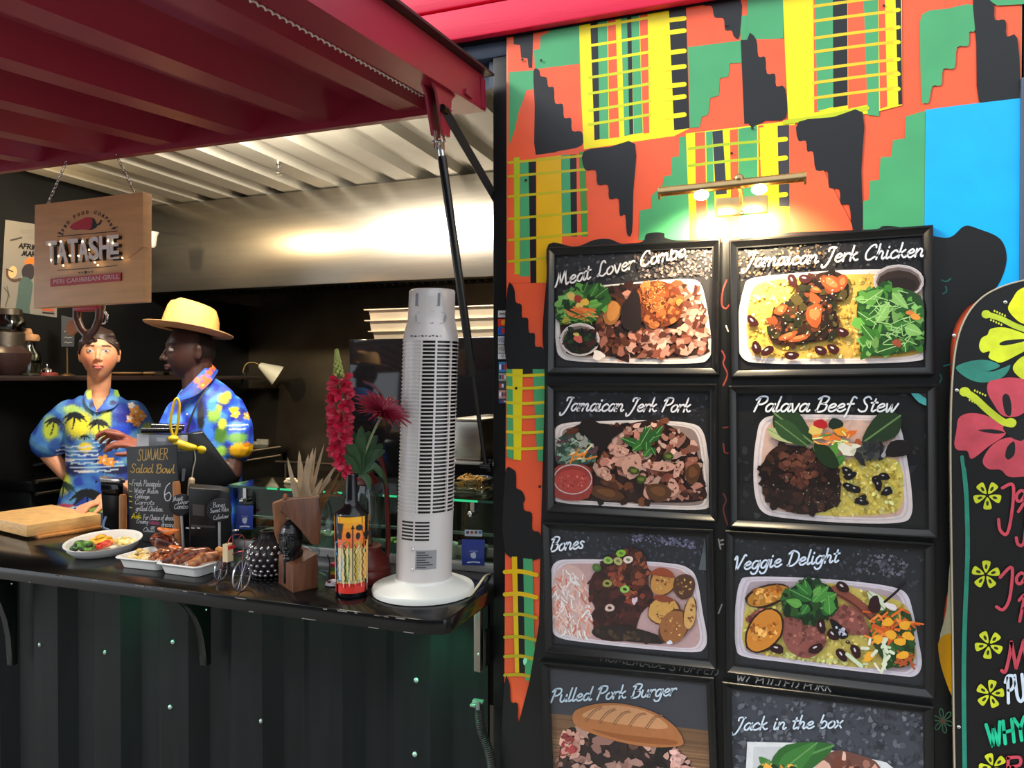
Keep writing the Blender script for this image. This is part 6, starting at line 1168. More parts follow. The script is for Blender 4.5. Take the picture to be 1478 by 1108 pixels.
for i, (u0, u1, v0, v1, lab, tx) in enumerate(((340.5, 366, 729, 764, 'blue payment card stuck on the left of the glass case', .0), (667, 700, 778, 816, 'blue payment card on the glass case beside the fan', .0))):
    gy = GY - .001 - .002; pc_ = [at(u0, v0, gy), at(u1, v0 + .5, gy), at(u1 - 1, v1, gy), at(u0, v1 - 1, gy)]; t = thing('blue_card', lab, 'card', pc_[3], 'blue payment cards')
    obj('plate', MB().prism(pc_[::-1], (0, -.0016, 0), .0006), mat('card_blue', (52, 74, 164), .4), t)
    a = Art(V((0, gy - .0019, 0)), NF, 2e-5); a.crop(u0, v0, 1); w, h = u1 - u0, v1 - v0
    a.blob(w * .5, h * .62, 4, 4.4, (214, 224, 246), .5, .25); a.leaf(w * .5, h * .72, w * .38, h * .52, 2.4, (214, 224, 246)); a.stroke([(w * .32, h * .45), (w * .68, h * .45)], 1.4, (120, 140, 210)); a.stroke([(w * .24, h * .88), (w * .5, h * .86), (w * .76, h * .88)], 1.7, (226, 232, 246))
    obj('print', a.mb, mat('card_print', attr=True, rough=.4), t, smooth='flat')
gy = GY - .002; q = [at(u, v, gy) for u, v in ((671, 764), (696, 765), (696, 774), (671, 773))]; mb = MB().col((200, 210, 222)); mb.prism(q[::-1], (0, -.0008, 0))
for k in range(4): mb.col(((60, 70, 120), (180, 60, 40), (90, 90, 100), (60, 110, 170))[k]); mb.poly([at(u, v, gy - .001) for u, v in ((673 + k * 6, 766), (677 + k * 6, 766), (677 + k * 6, 770), (673 + k * 6, 770))])
obj('card_strip', mb, MATS['sticker'], None, 'small white strip of card logos above the right blue card', 'sticker', smooth='flat')
mb = MB(); c = at(681, 700, 2.02); c.z = gt + .008
bo = thing('noodle_bowl', 'glass bowl of yellow noodles on the case right of the fan', 'bowl', c)
obj('bowl', MB().lathe([(.03, 0), (.045, .003), (.058, .02), (.064, .045), (.061, .045), (.055, .02), (.04, .006)], c, 30), glass('bowl_glass', (226, 230, 226), .03, 1.5, .05), bo)
for k in range(70): t = R.uniform(0, 6.28); q = R.uniform(0, .04); p = c + V((q * cos(t), q * sin(t), R.uniform(.02, .052) - q * .2)); mb.tube(cr([p, p + V((R.uniform(-.02, .02), R.uniform(-.02, .02), R.uniform(-.004, .01))), p + V((R.uniform(-.024, .024), R.uniform(-.02, .02), -.004))], 3), .0022, 5)
obj('noodles', mb, mat('noodle_yellow', (206, 164, 84), .5, noise=.2, ns=40), None, 'tangle of yellow noodles heaped in the glass bowl', 'food', None, 'stuff')
c = at(424, 699, 2.0); c.z = gt + .008; mb = MB(); mb.box(c + V((0, 0, .005)), (.06, .03, .01), None, .004); mb.ell(c + V((-.01, 0, .012)), .02, .014, .006); obj('bread_roll', mb, mat('cream_crust', (216, 196, 158), .6), None, 'small cream dish lying on the glass case left of the dried leaves', 'dish')
for i, (u, c_, lab) in enumerate(((575, (196, 206, 120), 'tub of green salad inside the glass case behind the fan'), (468, (206, 190, 170), 'pale tub inside the glass case behind the goblet'), (400, (120, 112, 90), 'dull tub inside the glass case behind the bust'), (640, (220, 210, 196), 'white tub inside the glass case right of the fan'), (684, (150, 160, 170), 'grey tub inside the glass case behind the right blue card'))):
    p = at(u, 770, GY + .08); p.z = CT; t = thing('topping_tub', lab, 'tub', p, 'tubs in the glass case')
    obj('tub', MB().lathe([(.036, 0), (.042, .05), (.044, .05), (.044, .053), (.038, .05), (.034, .004)], p, 24), mWP if i in (1, 3) else mat('clear_tub', (150, 156, 150), .3), t); mb = MB()
    for k in range(22): q = sqrt(R.random()) * .03; tt = R.uniform(0, 6.28); mb.ell(p + V((q * cos(tt), q * sin(tt), .045 + R.uniform(0, .01))), .009, .008, .006, 8, 5)
    obj('filling', mb, mat('filling_%d' % i, c_, .6, noise=.2, ns=50), t, kind='stuff')
# small figures by the bottle
p = on(478, 846); s = mpp(p); t = thing('white_mouse_figure', 'tiny white and red figure lying left of the painted bottle', 'figurine', p)
mb = MB().col((226, 222, 226)); mb.chain([p + V((-.008, 0, .007)), p + V((.006, .002, .010)), p + V((.016, .004, .008))], [.008, .010, .009]); mb.ell(p + V((0, 0, .0045)), .018, .010, .0045); obj('body', mb, mat('white_resin', (222, 216, 220), .3), t); obj('red_patch', MB().ell(p + V((-.002, -.006, .014)), .007, .004, .004, 10, 6), mat('red_resin', (130, 50, 60), .4), t)
p = on(483, 834); mb = MB()
for c_, z0_, z1_ in (((170, 40, 30), 0, .012), ((232, 190, 40), .012, .021), ((90, 150, 60), .021, .032), ((200, 60, 90), .032, .042)): mb.col(c_); mb.lathe([(.011, z0_), (.0115, (z0_ + z1_) / 2), (.011, z1_)], p, 16)
obj('striped_pot', mb, mat('striped', attr=True, rough=.5), None, 'tiny red yellow and green striped pot peeping out left of the bottle', 'pot')
p = on(475, 826); obj('thin_twig', MB().tube(cr([p, p + V((.002, 0, .03)), p + V((-.006, 0, .05))], 5), .0018, 6), mat('dark_twig', (40, 26, 24), .6), None, 'short dark twig standing beside the striped pot', 'twig')
# ================================================================ hanging sign
up = V((0, 0, 1)); SGY = 1.72
q = [at(50, 295.5, SGY), at(206.5, 276.5, SGY), at(206, 435, SGY), at(48, 444.5, SGY)]
c = (q[2] + q[3]) / 2
sg = thing('hanging_sign', 'pale wooden sign with a red pepper hanging on chains from the awning', 'sign', c)
mSW = mat('sign_birch', (226, 172, 122), .5, noise=.1, ns=5, stretch=(1.2, 4, 9)); 
obj('board', MB().prism([p for p in q][::-1], (0, .034, 0), .002), mSW, sg)
exs = (q[1] - q[0]).normalized()
a = Art(V((0, SGY - .0005, 0)), NF, 3e-5); a.crop(0, 260, 5.0375); DK, RD = (34, 24, 24), (196, 40, 58)
a.sm([(515, 350), (530, 325), (570, 300), (630, 275), (675, 275), (695, 300), (690, 340), (665, 362), (600, 358), (550, 362)], DK, 4); a.sm([(508, 345), (525, 320), (565, 297), (620, 272), (660, 270), (672, 295), (668, 335), (645, 360), (590, 356), (545, 358)], RD, 4)
a.stroke([(672, 318), (700, 325), (725, 315), (735, 295)], 14, DK); a.stroke([(690, 300), (700, 330), (690, 345)], 12, DK)
W_ = 'AFRO FOOD COMPANY'
for i, ch in enumerate(W_):
    t = pi * 1.0 - (.24 + (i / (len(W_) - 1)) * (pi - .48)); x, y = 634 + 178 * cos(t), 415 - 172 * sin(t); y -= (x - 634) * .12
    if ch != ' ': dx, dy = sin(t), cos(t) - .1; a.write(ch, (x - dx * 9, y - dy * 9), (x + dx * 10, y + dy * 10), 11, 5, DK, 0)
a.write('15', (418, 400), (458, 395), 10, 5, DK, 0) if 0 else a.stroke([(418, 385), (440, 380), (430, 392), (458, 388)], 6, DK); a.stroke([(815, 352), (840, 350), (830, 342), (858, 340)], 6, DK)
a.stroke([(418, 410), (640, 390), (852, 370)], 6, DK); a.stroke([(418, 655), (640, 640), (852, 620)], 5, DK)
for i, x in enumerate((575, 597, 622, 648, 670)): a.blob(x, 672 - i * 1.6, 5 if i != 2 else 10, 6 if i != 2 else 11, DK)
obj('logo', a.mb, mat('sign_print', attr=True, rough=.5), sg, smooth='flat')
def SP(x, y, d=0.): return at(x / 5.0375, 260 + y / 5.0375, SGY - .0005 - d)
o0, o1 = SP(362, 618), SP(884, 578)
for dd, m_, off in ((.003, mat('shadow_black', (24, 20, 20), .6), V((.005, 0, -.003))), (.011, mat('white_letter', (240, 228, 224), .5), V((0, 0, 0)))):
    mb = MB(); ey = up
    for i, ch in enumerate('TATASH'):
        xa = 362 + i * 77; mb.text(ch, SP(xa, 612 - (xa - 362) * .088) + off + V((0, -dd + .002, 0)), exs, ey, (SP(xa + 71, 500) - SP(xa, 500)).x, SP(500, 445).z - SP(500, 609).z, .004 if dd > .005 else .002, .02)
    mb.text('E', SP(824, 545) + off + V((0, -dd + .002, 0)), exs, ey, (SP(882, 500) - SP(824, 500)).x, SP(850, 405).z - SP(850, 545).z, .004 if dd > .005 else .002, .02); mb.box((SP(822, 580) + SP(882, 562)) / 2 + off + V((0, -dd, 0)), ((SP(882, 500) - SP(822, 500)).x, .004, .005))
    obj('letters' if dd > .005 else 'letter_shadows', mb, m_, sg)
mb = MB(); mb.prism([SP(366, 772, .006), SP(366, 716, .006), SP(872, 672, .006), SP(872, 730, .006)][::-1], (0, .0055, 0)); obj('red_strip', mb, mat('strip_red', (196, 66, 78), .5), sg)
mb = MB().col((236, 200, 196)); mb.text('PERI CARIBBEAN GRILL', SP(388, 755, .0065), (SP(872, 730) - SP(366, 772)), up, (SP(866, 700) - SP(388, 700)).x, SP(500, 700).z - SP(500, 732).z, 0, .01); mb.col((30, 22, 22)); mb.poly([SP(x, y, .0018) for x, y in ((872, 680), (886, 668), (886, 728), (872, 736))]); obj('strip_print', mb, MATS['sign_print'], sg, smooth='flat')
for k, (x, y) in enumerate(((360, 468), (440, 445), (600, 445), (648, 505), (425, 552), (508, 548), (570, 550), (372, 582), (460, 620), (690, 598), (820, 455), (890, 565), (785, 440), (712, 618))):
    obj('fairy_light', MB().ell(SP(x, y, .0135), .0024, .0024, .0024, 8, 6), mat('fairy_light', (255, 226, 160), .4, emit=9), sg)
mb = MB(); mb.tube(cr([SP(884, 566, .004), SP(940, 560, .004), SP(1000, 520, .006), SP(1036, 490, .003), V((q[1].x + .003, SGY + .02, SP(1036, 485).z))], 5), .0009, 5); obj('light_wire', mb, mat('copper_light_wire', (170, 120, 90), .4, .7), sg)
for (u0, v0, u1, v1) in ((70, 290, 96, 249), (196, 279, 168, 240)):
    p0, p1 = at(u0, v0 + 2, SGY + .017), at(u1, v1, SGY + .03); p1.z = max(p1.z, HZ); dd = p1 - p0; N_ = 11; mb = MB(); t = dd.normalized(); x, y = frame_of(t); l = dd.length / N_
    for k in range(N_):
        c = p0 + dd * ((k + .5) / N_); s_ = x if k % 2 else y; mb.tube([c + t * l * .72 * cos(w) + s_ * .0042 * sin(w) for w in [2 * pi * i / 12 for i in range(12)]], .0011, 6, True)
    obj('chain', mb, mCHROME, sg, 'chrome chain')
# fork shaped handle below the sign
J = lambda u, v, d=0.: at(u, v, SGY + .05 + d)
dh = thing('spade_handle', 'brown D-shaped handle with a red grip below the wooden sign', 'handle', J(128, 492))
mb = MB(); mb.chain([J(111, 445), J(111, 460), J(117, 475), J(127, 486)], [.013, .0125, .012, .013]); mb.chain([J(144, 442), J(143, 460), J(137, 475), J(127, 486)], [.013, .0125, .012, .013]); mb.chain([J(127, 484), J(126, 490)], [.015, .018]); mb.chain([J(118, 492), J(137, 491)], [.008, .008])
obj('fork', None, mat('polished_brown', (92, 56, 42), .3, noise=.2, ns=12), dh, raw=fuse(mb, .003, 2)); obj('grip', MB().caps(J(112, 445, -.004), J(142, 443, -.004), .0125, .0125), mat('grip_red', (176, 44, 54), .4), dh)
obj('hook', MB().tube(cr([J(127, 444, .0), J(127, 434, .0), J(127, 428, -.02)], 5), .003, 8), mCHROME, dh)
c = at(106, 473, 1.84); obj('wooden_disc', MB().lathe([(.001, 0), (.026, 0), (.028, .003), (.026, .007), (.001, .007)], c, 26, M.Rotation(radians(80), 3, 'X')).tube(cr([c + V((0, .0, .026)), at(112, 450, 1.80), at(118, 436, 1.755)], 5), .0018, 6), mat('amber_wood', (190, 118, 62), .4), None, 'round amber wooden disc hanging left of the brown handle', 'disc')
c = at(149, 458, 1.86); mb = MB(); mb.tube([c + V((.018 * cos(t), 0, .02 * sin(t))) for t in [2 * pi * k / 20 for k in range(20)]], .004, 8, True); mb.tube(cr([c + V((0, 0, .02)), at(152, 444, 1.80), at(150, 434, 1.75)], 5), .0018, 6); obj('key_ring', mb, mCHROME, None, 'chrome ring hanging right of the brown handle under the sign', 'ring')
# mug behind the sign
c = at(216, 352, 2.9); c.z -= .02; mg = thing('hanging_mug', 'white mug hanging at the right edge of the wooden sign', 'mug', c)
mb = MB(); mb.lathe([(.02, 0), (.03, .012), (.034, .06), (.042, .08), (.044, .08), (.036, .06), (.03, .015)], c, 26); obj('cup', mb, mat('white_glaze', (226, 220, 204), .2), mg)
obj('handle', MB().tube(cr([c + V((-.0, -.033, .055)), c + V((.0, -.06, .05)), c + V((0, -.058, .025)), c + V((0, -.03, .02))], 6), .005, 8), MATS['white_glaze'], mg); obj('hook', MB().tube(cr([c + V((0, 0, .075)), c + V((0, .0, .13)), V((HX0 + .02, HYF - .0, c.z + .16))], 5), .002, 6), mCHROME, mg)
# ================================================================ left wall: poster, shelf and what stands on it
pX = LWX + .003
pq = [atx(8, 317, pX), atx(83, 328, pX), atx(82, 458, pX), atx(0.5, 447, pX)]
po = thing('poster', 'white African market poster on the dark left wall behind the sign', 'poster', pq[3])
obj('sheet', MB().prism(pq[::-1], (-.0015, 0, 0)), mat('poster_paper', (128, 124, 116), .6), po, smooth='flat')
a = Art(V((pX + .0006, 0, 0)), V((1, 0, 0)), 5e-5); a.crop(0, 260, 5.0375)
a.write('AFRIKA', (136, 492), (300, 512), 18, 9, (30, 26, 26), 0); a.write('MARKT', (160, 546), (310, 562), 18, 9, (30, 26, 26), 0); a.poly([(72, 432), (160, 410), (162, 422), (74, 444)], (60, 56, 52))
for x, y in ((150, 360), (150, 376), (190, 420), (200, 405)): a.stroke([(x, y), (x + 90, y + 10)], 5, (120, 116, 108))
a.stroke([(155, 350), (165, 385)], 5, (120, 116, 108)); a.sm([(180, 585), (220, 560), (260, 570), (300, 600), (250, 610), (190, 610)], (206, 112, 40), 4)
a.sm([(160, 650), (185, 615), (230, 610), (250, 650), (240, 710), (200, 730), (165, 700)], (44, 38, 44), 4); a.sm([(115, 920), (130, 820), (140, 740), (180, 700), (235, 740), (230, 830), (215, 930), (215, 970), (120, 950)], (70, 92, 88), 4); a.stroke([(145, 720), (100, 730), (60, 700), (55, 660)], 22, (80, 58, 48), 4); a.blob(92, 668, 32, 46, (206, 170, 120), .2); a.stroke([(45, 645), (95, 665)], 8, (40, 30, 30))
a.poly([(308, 930), (395, 938), (395, 955), (308, 948)], (176, 80, 44)); a.poly([(308, 955), (395, 963), (395, 975), (308, 968)], (30, 28, 28)); a.stroke([(30, 780), (60, 830), (40, 920)], 6, (70, 70, 64)); a.stroke([(50, 770), (70, 850)], 5, (70, 70, 64))
obj('print', a.mb, mat('poster_print', attr=True, rough=.6), po, smooth='flat')
SHZ = 1.604; SHX = -3.14
sh = thing('wall_shelf', 'long dark wooden shelf along the left wall behind the people', 'shelf', (LWX, 3.0, SHZ - .024))
obj('board', MB().bx((LWX + .002, 1.92, SHZ - .024), (SHX, 3.94, SHZ), .003), mat('shelf_wood', (46, 32, 28), .4, noise=.2, ns=10), sh)
def sY(u): return atx(u, 543, SHX - .07).y
def sP(u, x=SHX - .08): p = atx(u, 543, x); p.z = SHZ; return p
def lth(name, lab, cat, u, prof, m, x=SHX - .08, z=0., group=None, n=28):
    p = sP(u, x); p.z += z; s_ = mpp(p); return obj(name, MB().lathe([(r * s_, h * s_) for r, h in prof], p, n), m, None, lab, cat, group), p, s_
p = sP(6); s = mpp(p); t = thing('clay_pot', 'dark brown pot with a steel band at the left end of the shelf', 'pot', p)
obj('body', MB().lathe([(18, 0), (24, 6), (33, 22), (34, 32), (27, 40), (26, 44)], (0, 0, 0), 30) and MB().lathe([(r * s, h * s) for r, h in ((18, 0), (24, 6), (33, 22), (34, 32), (27, 40), (26, 44))], p, 30), mat('brown_clay', (56, 38, 34), .35), t); obj('steel_band', MB().lathe([(r * s, h * s) for r, h in ((26.5, 43), (26.5, 61), (25, 62), (22, 62))], p, 30), mat('tarnished_steel', (120, 110, 98), .35, .9), t)
p2 = p + V((0, 0, 62.5 * s)) + V((0, .02, 0)); t = thing('glass_jar', 'clear jar with a metal collar standing on the brown pot', 'jar', p2)
obj('jar', MB().lathe([(r * s, h * s) for r, h in ((20, 0), (22, 3), (22, 18), (17, 24), (17, 32), (15.5, 32), (15.5, 24), (20, 17), (20, 4))], p2, 28), glass('jar_glass', (190, 190, 180), .03, 1.5, .05), t); obj('collar', MB().lathe([(r * s, h * s) for r, h in ((17.6, 25), (17.6, 33), (16.5, 34))], p2, 28, cap=(0, 0)), mat('tarnished_steel'), t)
p = sP(41); s = mpp(p); t = thing('cork_carafe', 'glass carafe with a round cork top on the left shelf', 'carafe', p)
obj('carafe', MB().lathe([(r * s, h * s) for r, h in ((15, 0), (16, 3), (16, 30), (9, 40), (9, 49), (8, 49), (8, 40), (14.5, 29), (14.5, 4))], p, 28), glass('jar_glass'), t); obj('paper_band', MB().lathe([(r * s, h * s) for r, h in ((13.5, 22), (13.5, 30))], p, 24, cap=(0, 0)), mat('aged_paper', (196, 190, 172), .6), t); obj('cork', MB().lathe([(r * s, h * s) for r, h in ((8, 48), (14, 50), (15, 55), (13, 59), (6, 60), (4, 67), (2, 68))], p, 24), mat('cork', (176, 128, 84), .6, noise=.15, ns=60), t); obj('content', MB().lathe([(r * s, h * s) for r, h in ((13.8, 1), (13.8, 18))], p, 24), mat('grey_grain', (120, 116, 104), .7), t)
p = sP(68); s = mpp(p); t = thing('counter_bell', 'small chrome bell on a red base on the shelf', 'bell', p); obj('base', MB().lathe([(r * s, h * s) for r, h in ((14, 0), (14, 3), (11, 4.5))], p, 26), mat('red_bell_base', (140, 60, 50), .4), t); obj('dome', MB().lathe([(r * s, h * s) for r, h in ((7.5, 4.5), (7, 8), (4, 11), (1.2, 12), (1.2, 16), (.6, 17))], p, 22), mCHROME, t)
p = sP(97); s = mpp(p); t = thing('menu_stand', 'small dark card on a thin brass stand on the shelf', 'sign', p); obj('stand', MB().lathe([(r * s, h * s) for r, h in ((10, 0), (9, 1.5), (1.6, 4), (1.1, 40))], p, 18), mat('dull_brass'), t); nn = face(p); 
mb = MB(); mb.prism([atp(u, v, p + nn * .002, nn) for u, v in ((88.5, 455), (108, 459), (107, 500), (88.5, 500))][::-1], nn * -.004); obj('card', mb, mat('slate_black'), t)
a = Art(p + nn * .0025, nn, 3e-5); a.crop(0, 420, 5.54); [a.stroke([(515, y), (530, y - 6), (545, y + 3), (560, y - 3), (575, y)], 4, (150, 150, 140)) for y in (325, 372, 412)]; obj('writing', a.mb, MATS['chalk'], t, smooth='flat')
for i, (u, w_, lab) in enumerate(((182, .10, 'small wooden plate on the shelf between the two people'), (208, .07, 'thin wooden dish on the shelf close to the man'))):
    p = sP(u); obj('wooden_plate', MB().lathe([(w_ * .5, 0), (w_ * .8, .012), (w_ * .82, .018), (w_ * .6, .012)], p, 26), mat('plate_wood', (150, 116, 76), .5), None, lab, 'plate')
for i, (u, k) in enumerate(((226, 6), (240, 5))):
    p = sP(u); obj('cutlery_tray', MB().box(p + V((0, 0, .012)), (.07, .12, .024), None, .005), mat('tarnished_steel'), None, ('long steel tray on the shelf behind the man', 'shorter steel tray on the shelf nearest the back corner')[i], 'tray')
# gooseneck lamp at the shelf end
b_ = atx(352, 550, SHX - .02); b_.z = SHZ; J = lambda u, v: atp(u, v, b_, face(b_))
gl_ = thing('gooseneck_lamp', 'cream gooseneck lamp clamped at the far end of the shelf', 'lamp', b_)
obj('stem', MB().tube(cr([b_, J(351, 535), J(356, 525), J(365, 523), J(374, 526)], 8), .006, 10), mat('dull_brass'), gl_)
d_ = (J(401, 542) - J(374, 526)).normalized(); xx, yy = frame_of(d_); mm = M((xx, yy, d_)).transposed(); l = (J(401, 542) - J(374, 526)).length
obj('shade', MB().lathe([(.012, 0), (.02, .01), (l * .52, l), (l * .50, l), (.014, .012)], J(374, 526), 28, mm, cap=(1, 0)), mat('cream_shade', (206, 202, 176), .4), gl_); obj('bulb', MB().ell(J(396, 539), .022, .022, .022, 14, 9), mat('dull_bulb', (96, 96, 92), .3), gl_)
obj('clamp', MB().box(b_ + V((0, .01, -.02)), (.03, .04, .08), None, .004), mBLKP, gl_)
# ================================================================ back wall: socket, bench, oven, trays
so = at(383, 644, BWY); t = thing('wall_socket', 'cream wall socket with a plug and cable on the back wall', 'socket', so)
p0, p1 = at(372, 633, BWY), at(388, 656, BWY); obj('plate', MB().bx((p0.x, BWY - .014, p1.z), (p1.x, BWY - .001, p0.z), .004), mat('cream_socket', (170, 164, 142), .4), t)
p2, p3 = at(366, 636, BWY), at(379, 652, BWY); obj('plug', MB().bx((p2.x, BWY - .055, p3.z), (p3.x, BWY - .014, p2.z), .006), mat('cream_socket'), t)
obj('cable', MB().tube(cr([at(370, 652, BWY - .05), at(368, 660, BWY - .04), at(358, 672, BWY - .03), at(350, 676, BWY - .2)], 6), .006, 8), mat('cream_cable'), t)
bz = at(400, 694, 3.62).z; bn = thing('work_bench', 'black work bench with a steel rail below the back wall', 'bench', (-2.0, 3.85, FLR)); bx0, bx1 = LWX + .50, -.75
obj('cabinet', MB().bx((bx0, 3.66, FLR), (bx1, BWY - .004, bz - .03)), mBLK, bn); obj('worktop', MB().bx((bx0, 3.6, bz - .03), (bx1, BWY - .004, bz), .004), mat('hotplate'), bn)
rz = at(400, 666, 3.72).z; mb = MB(); mb.cyl((bx0 + .03, 3.72, rz), (-1.72, 3.72, rz), .009)
for x in (bx0 + .1, bx0 + .5, bx0 + .95): mb.cyl((x, 3.72, bz), (x, 3.72, rz), .007)
obj('rail', mb, mat('tarnished_steel'), bn)
OVY = 2.95; ox0 = at(504.5, 600, OVY).x; oz1 = at(540, 489, OVY).z
ov = thing('oven', 'tall black glass fronted oven behind the tower fan', 'oven', ((ox0 - .85) / 2 - .2, 3.2, FLR))
obj('body', MB().bx((ox0, OVY + .012, FLR), (-.72, 3.58, oz1 - .006), .004), mBLK, ov); obj('glass_door', MB().bx((ox0, OVY, at(540, 684, OVY).z), (-.72, OVY + .011, oz1), .003), mat('oven_glass', (10, 10, 12), .06), ov)
obj('handle', MB().cyl((ox0 + .32, OVY - .03, at(600, 612, OVY).z), (-.8, OVY - .03, at(600, 612, OVY).z), .01), mSTEEL, ov)
for k in range(2): obj('foot_rail', MB().bx((ox0 + .3, OVY - .01, at(690, 606 + k * 56, OVY).z - .004), (-.8, OVY, at(690, 606 + k * 56, OVY).z + .004)), mSTEEL, ov)
z = oz1
for i, (v0, u0, lab) in enumerate(((484, 536, 'lowest baking tray of the stack on the oven'), (468, 531, 'middle baking tray of the stack on the oven'), (452, 530, 'top baking tray of the stack on the oven'))):
    zt = at(600, v0 - 8, 3.05).z; x0 = at(u0, 470, 3.05).x; t = thing('baking_tray', lab, 'tray', ((x0 - .75) / 2, 3.25, z), 'baking trays on the oven')
    mb = MB(); mb.loft([[V((x, y, zz)) for x, y in ((x0 + k, 3.05 + k), (-.76 - k, 3.05 + k), (-.76 - k, 3.50 - k), (x0 + k, 3.50 - k))] for k, zz in ((.012, z), (.006, zt - .006), (-.012, zt - .005), (-.012, zt), (.003, zt - .001), (.02, z + .006))]); obj('pan', mb, mat('tray_steel', (206, 190, 164), .35, .85, noise=.1, ns=6), t, angle=20); z = zt
p = at(673, 700, 2.01); p.z = gt + .0085; pz = at(673, 605, 2.06).z
x0, x1 = at(658, 640, 2.06).x, at(692, 640, 2.06).x
t = thing('steel_container', 'plain steel food container on shelf right of the fan', 'container', ((x0 + x1) / 2, 2.3, pz - .05)); zlo = at(673, 664, 2.2).z; zhi = at(673, 606, 2.2).z; x0, x1 = at(655, 640, 2.2).x, at(694, 640, 2.2).x
obj('pan', MB().bx((x0, 2.2, zlo), (x1, 2.5, zhi), .008), mSTEEL, t); obj('rim', MB().bx((x0 - .008, 2.19, zhi - .004), (x1 + .008, 2.51, zhi + .004), .002), mSTEEL, t)
st_ = thing('steel_shelf', 'short steel shelf on the right carrying a food container', 'shelf', (x0, 2.35, zlo)); obj('board', MB().bx((x0 - .03, 2.17, zlo - .012), (POSTL + .25, 2.55, zlo), .002), mSTEEL, st_)
for x in (x0 + .28,): obj('support', MB().bx((x, 2.17, CT + .0), (x + .02, 2.2, zlo - .012)), mBLK, st_)
# ================================================================ the people
def bodyframe(u, v, Y): P = at(u, v, Y); n = face(P); return P, n, (lambda uu, vv, d=0.: atp(uu, vv, P + n * d, n))
def head(mb, c, fwd, tilt=0., sc=1., male=False, ears=True):
    fwd = fwd.normalized(); rt = fwd.cross(up).normalized(); m = M((rt, fwd, up)).transposed() @ M.Rotation(tilt, 3, 'X')
    N_, K_ = 48, 40; rings = []
    for i in range(K_ + 1):
        t = -pi / 2 + pi * i / K_; cz, sz = max(cos(t), .03), sin(t); rg = []
        for j in range(N_):
            a_ = 2 * pi * j / N_; x, y, z = .074 * cz * cos(a_), .096 * cz * sin(a_), .118 * sz
            if z < 0: k = (-z / .118); x *= 1 - .34 * k ** 1.6; y = y * (1 - .22 * k ** 2) + (.012 * k if y > 0 else .020 * k * (y < 0))
            f = max(0, y / .096) ** 2 if y > 0 else 0
            g = lambda x0, z0, sx, sz_: math.exp(-((x - x0) / sx) ** 2 - ((z - z0) / sz_) ** 2)
            d = -.010 * (g(.031, .012, .016, .013) + g(-.031, .012, .016, .013)) + .006 * (g(.03, .036, .03, .010) + g(-.03, .036, .03, .010)) + .004 * (g(.045, -.02, .02, .02) + g(-.045, -.02, .02, .02)) + .005 * g(0, -.062, .026, .010) - .003 * g(0, -.082, .03, .008) + .008 * g(0, -.104, .024, .016)
            y += d * f * 1.0
            rg.append(c + m @ (V((x, y, z)) * sc))
        rings.append(rg)
    mb.loft(rings)
    q = lambda x, y, z: c + m @ (V((x, y, z)) * sc); w = 1.25 if male else 1.
    mb.chain([q(0, .092, .014), q(0, .104, -.008), q(0, .112, -.024)], [.006 * sc, .0075 * sc, .0095 * sc * w ** .5], 10)
    for k in (-1, 1): mb.ell(q(.011 * k * w, .100, -.029), .007 * sc, .008 * sc, .006 * sc, 9, 6); mb.ell(q(.031 * k, .079, .011), .0135 * sc, .0125 * sc, .0125 * sc, 12, 8)
    mb.ell(q(0, .096, -.053), .021 * sc * w ** .5, .0085 * sc, .0055 * sc * w, 12, 7, m); mb.ell(q(0, .095, -.064), .018 * sc * w ** .5, .009 * sc, .0062 * sc * w, 12, 7, m)
    if ears:
        for k in (-1, 1): mb.ell(q(.074 * k, -.010, -.002), .009 * sc, .020 * sc, .033 * sc, 12, 9, m @ M.Rotation(.25 * k, 3, 'Z')); mb.ell(q(.080 * k, -.014, .012), .006 * sc, .016 * sc, .014 * sc, 10, 7, m)
    return m
def facecol(C, c, m, sc, skin, lip, brow, iris, stub=None):
    L_ = (C - np.array(c)) @ np.array(m) / sc; x, y, z = L_[:, 0], L_[:, 1], L_[:, 2]; K = np.tile(np.array(skin, 'd'), (len(C), 1)); fr = y > .05
    def put(msk, col, al=1.): K[msk] = K[msk] * (1 - al) + np.array(col) * al
    put((abs(z + .03) < .03) & (abs(abs(x) - .042) < .022) & fr, [min(255, skin[0] * 1.04), skin[1] * .88, skin[2] * .86], .6)
    if stub is not None: put((z < -.045) & (y > .0) & (abs(z) < .13), stub, .35)
    put((((x) / .024) ** 2 + ((z + .0585) / .0105) ** 2 < 1) & (y > .08), lip, .8); put((abs(z + .0585) < .0016) & (abs(x) < .021) & (y > .08), [v * .45 for v in lip])
    for k in (-1, 1):
        e = ((x - .031 * k) / .0145) ** 2 + ((z - .0105) / .0068) ** 2 < 1
        put(e & fr, (196, 186, 178)); put((((x - .031 * k) ** 2 + (z - .0105) ** 2) < .0058 ** 2) & fr, iris); put((((x - .031 * k) ** 2 + (z - .0105) ** 2) < .0028 ** 2) & fr, (12, 10, 10))
        put((abs(((z - .0105) / .0075) ** 2 + ((x - .031 * k) / .0155) ** 2 - 1.1) < .28) & (z > .0105) & fr, brow); b = .031 + .003 * np.cos((x - .031 * k) / .02 * 1.5); put((abs(z - b) < .0038) & (abs(x - .032 * k) < .019) & fr, brow, .85)
    return K
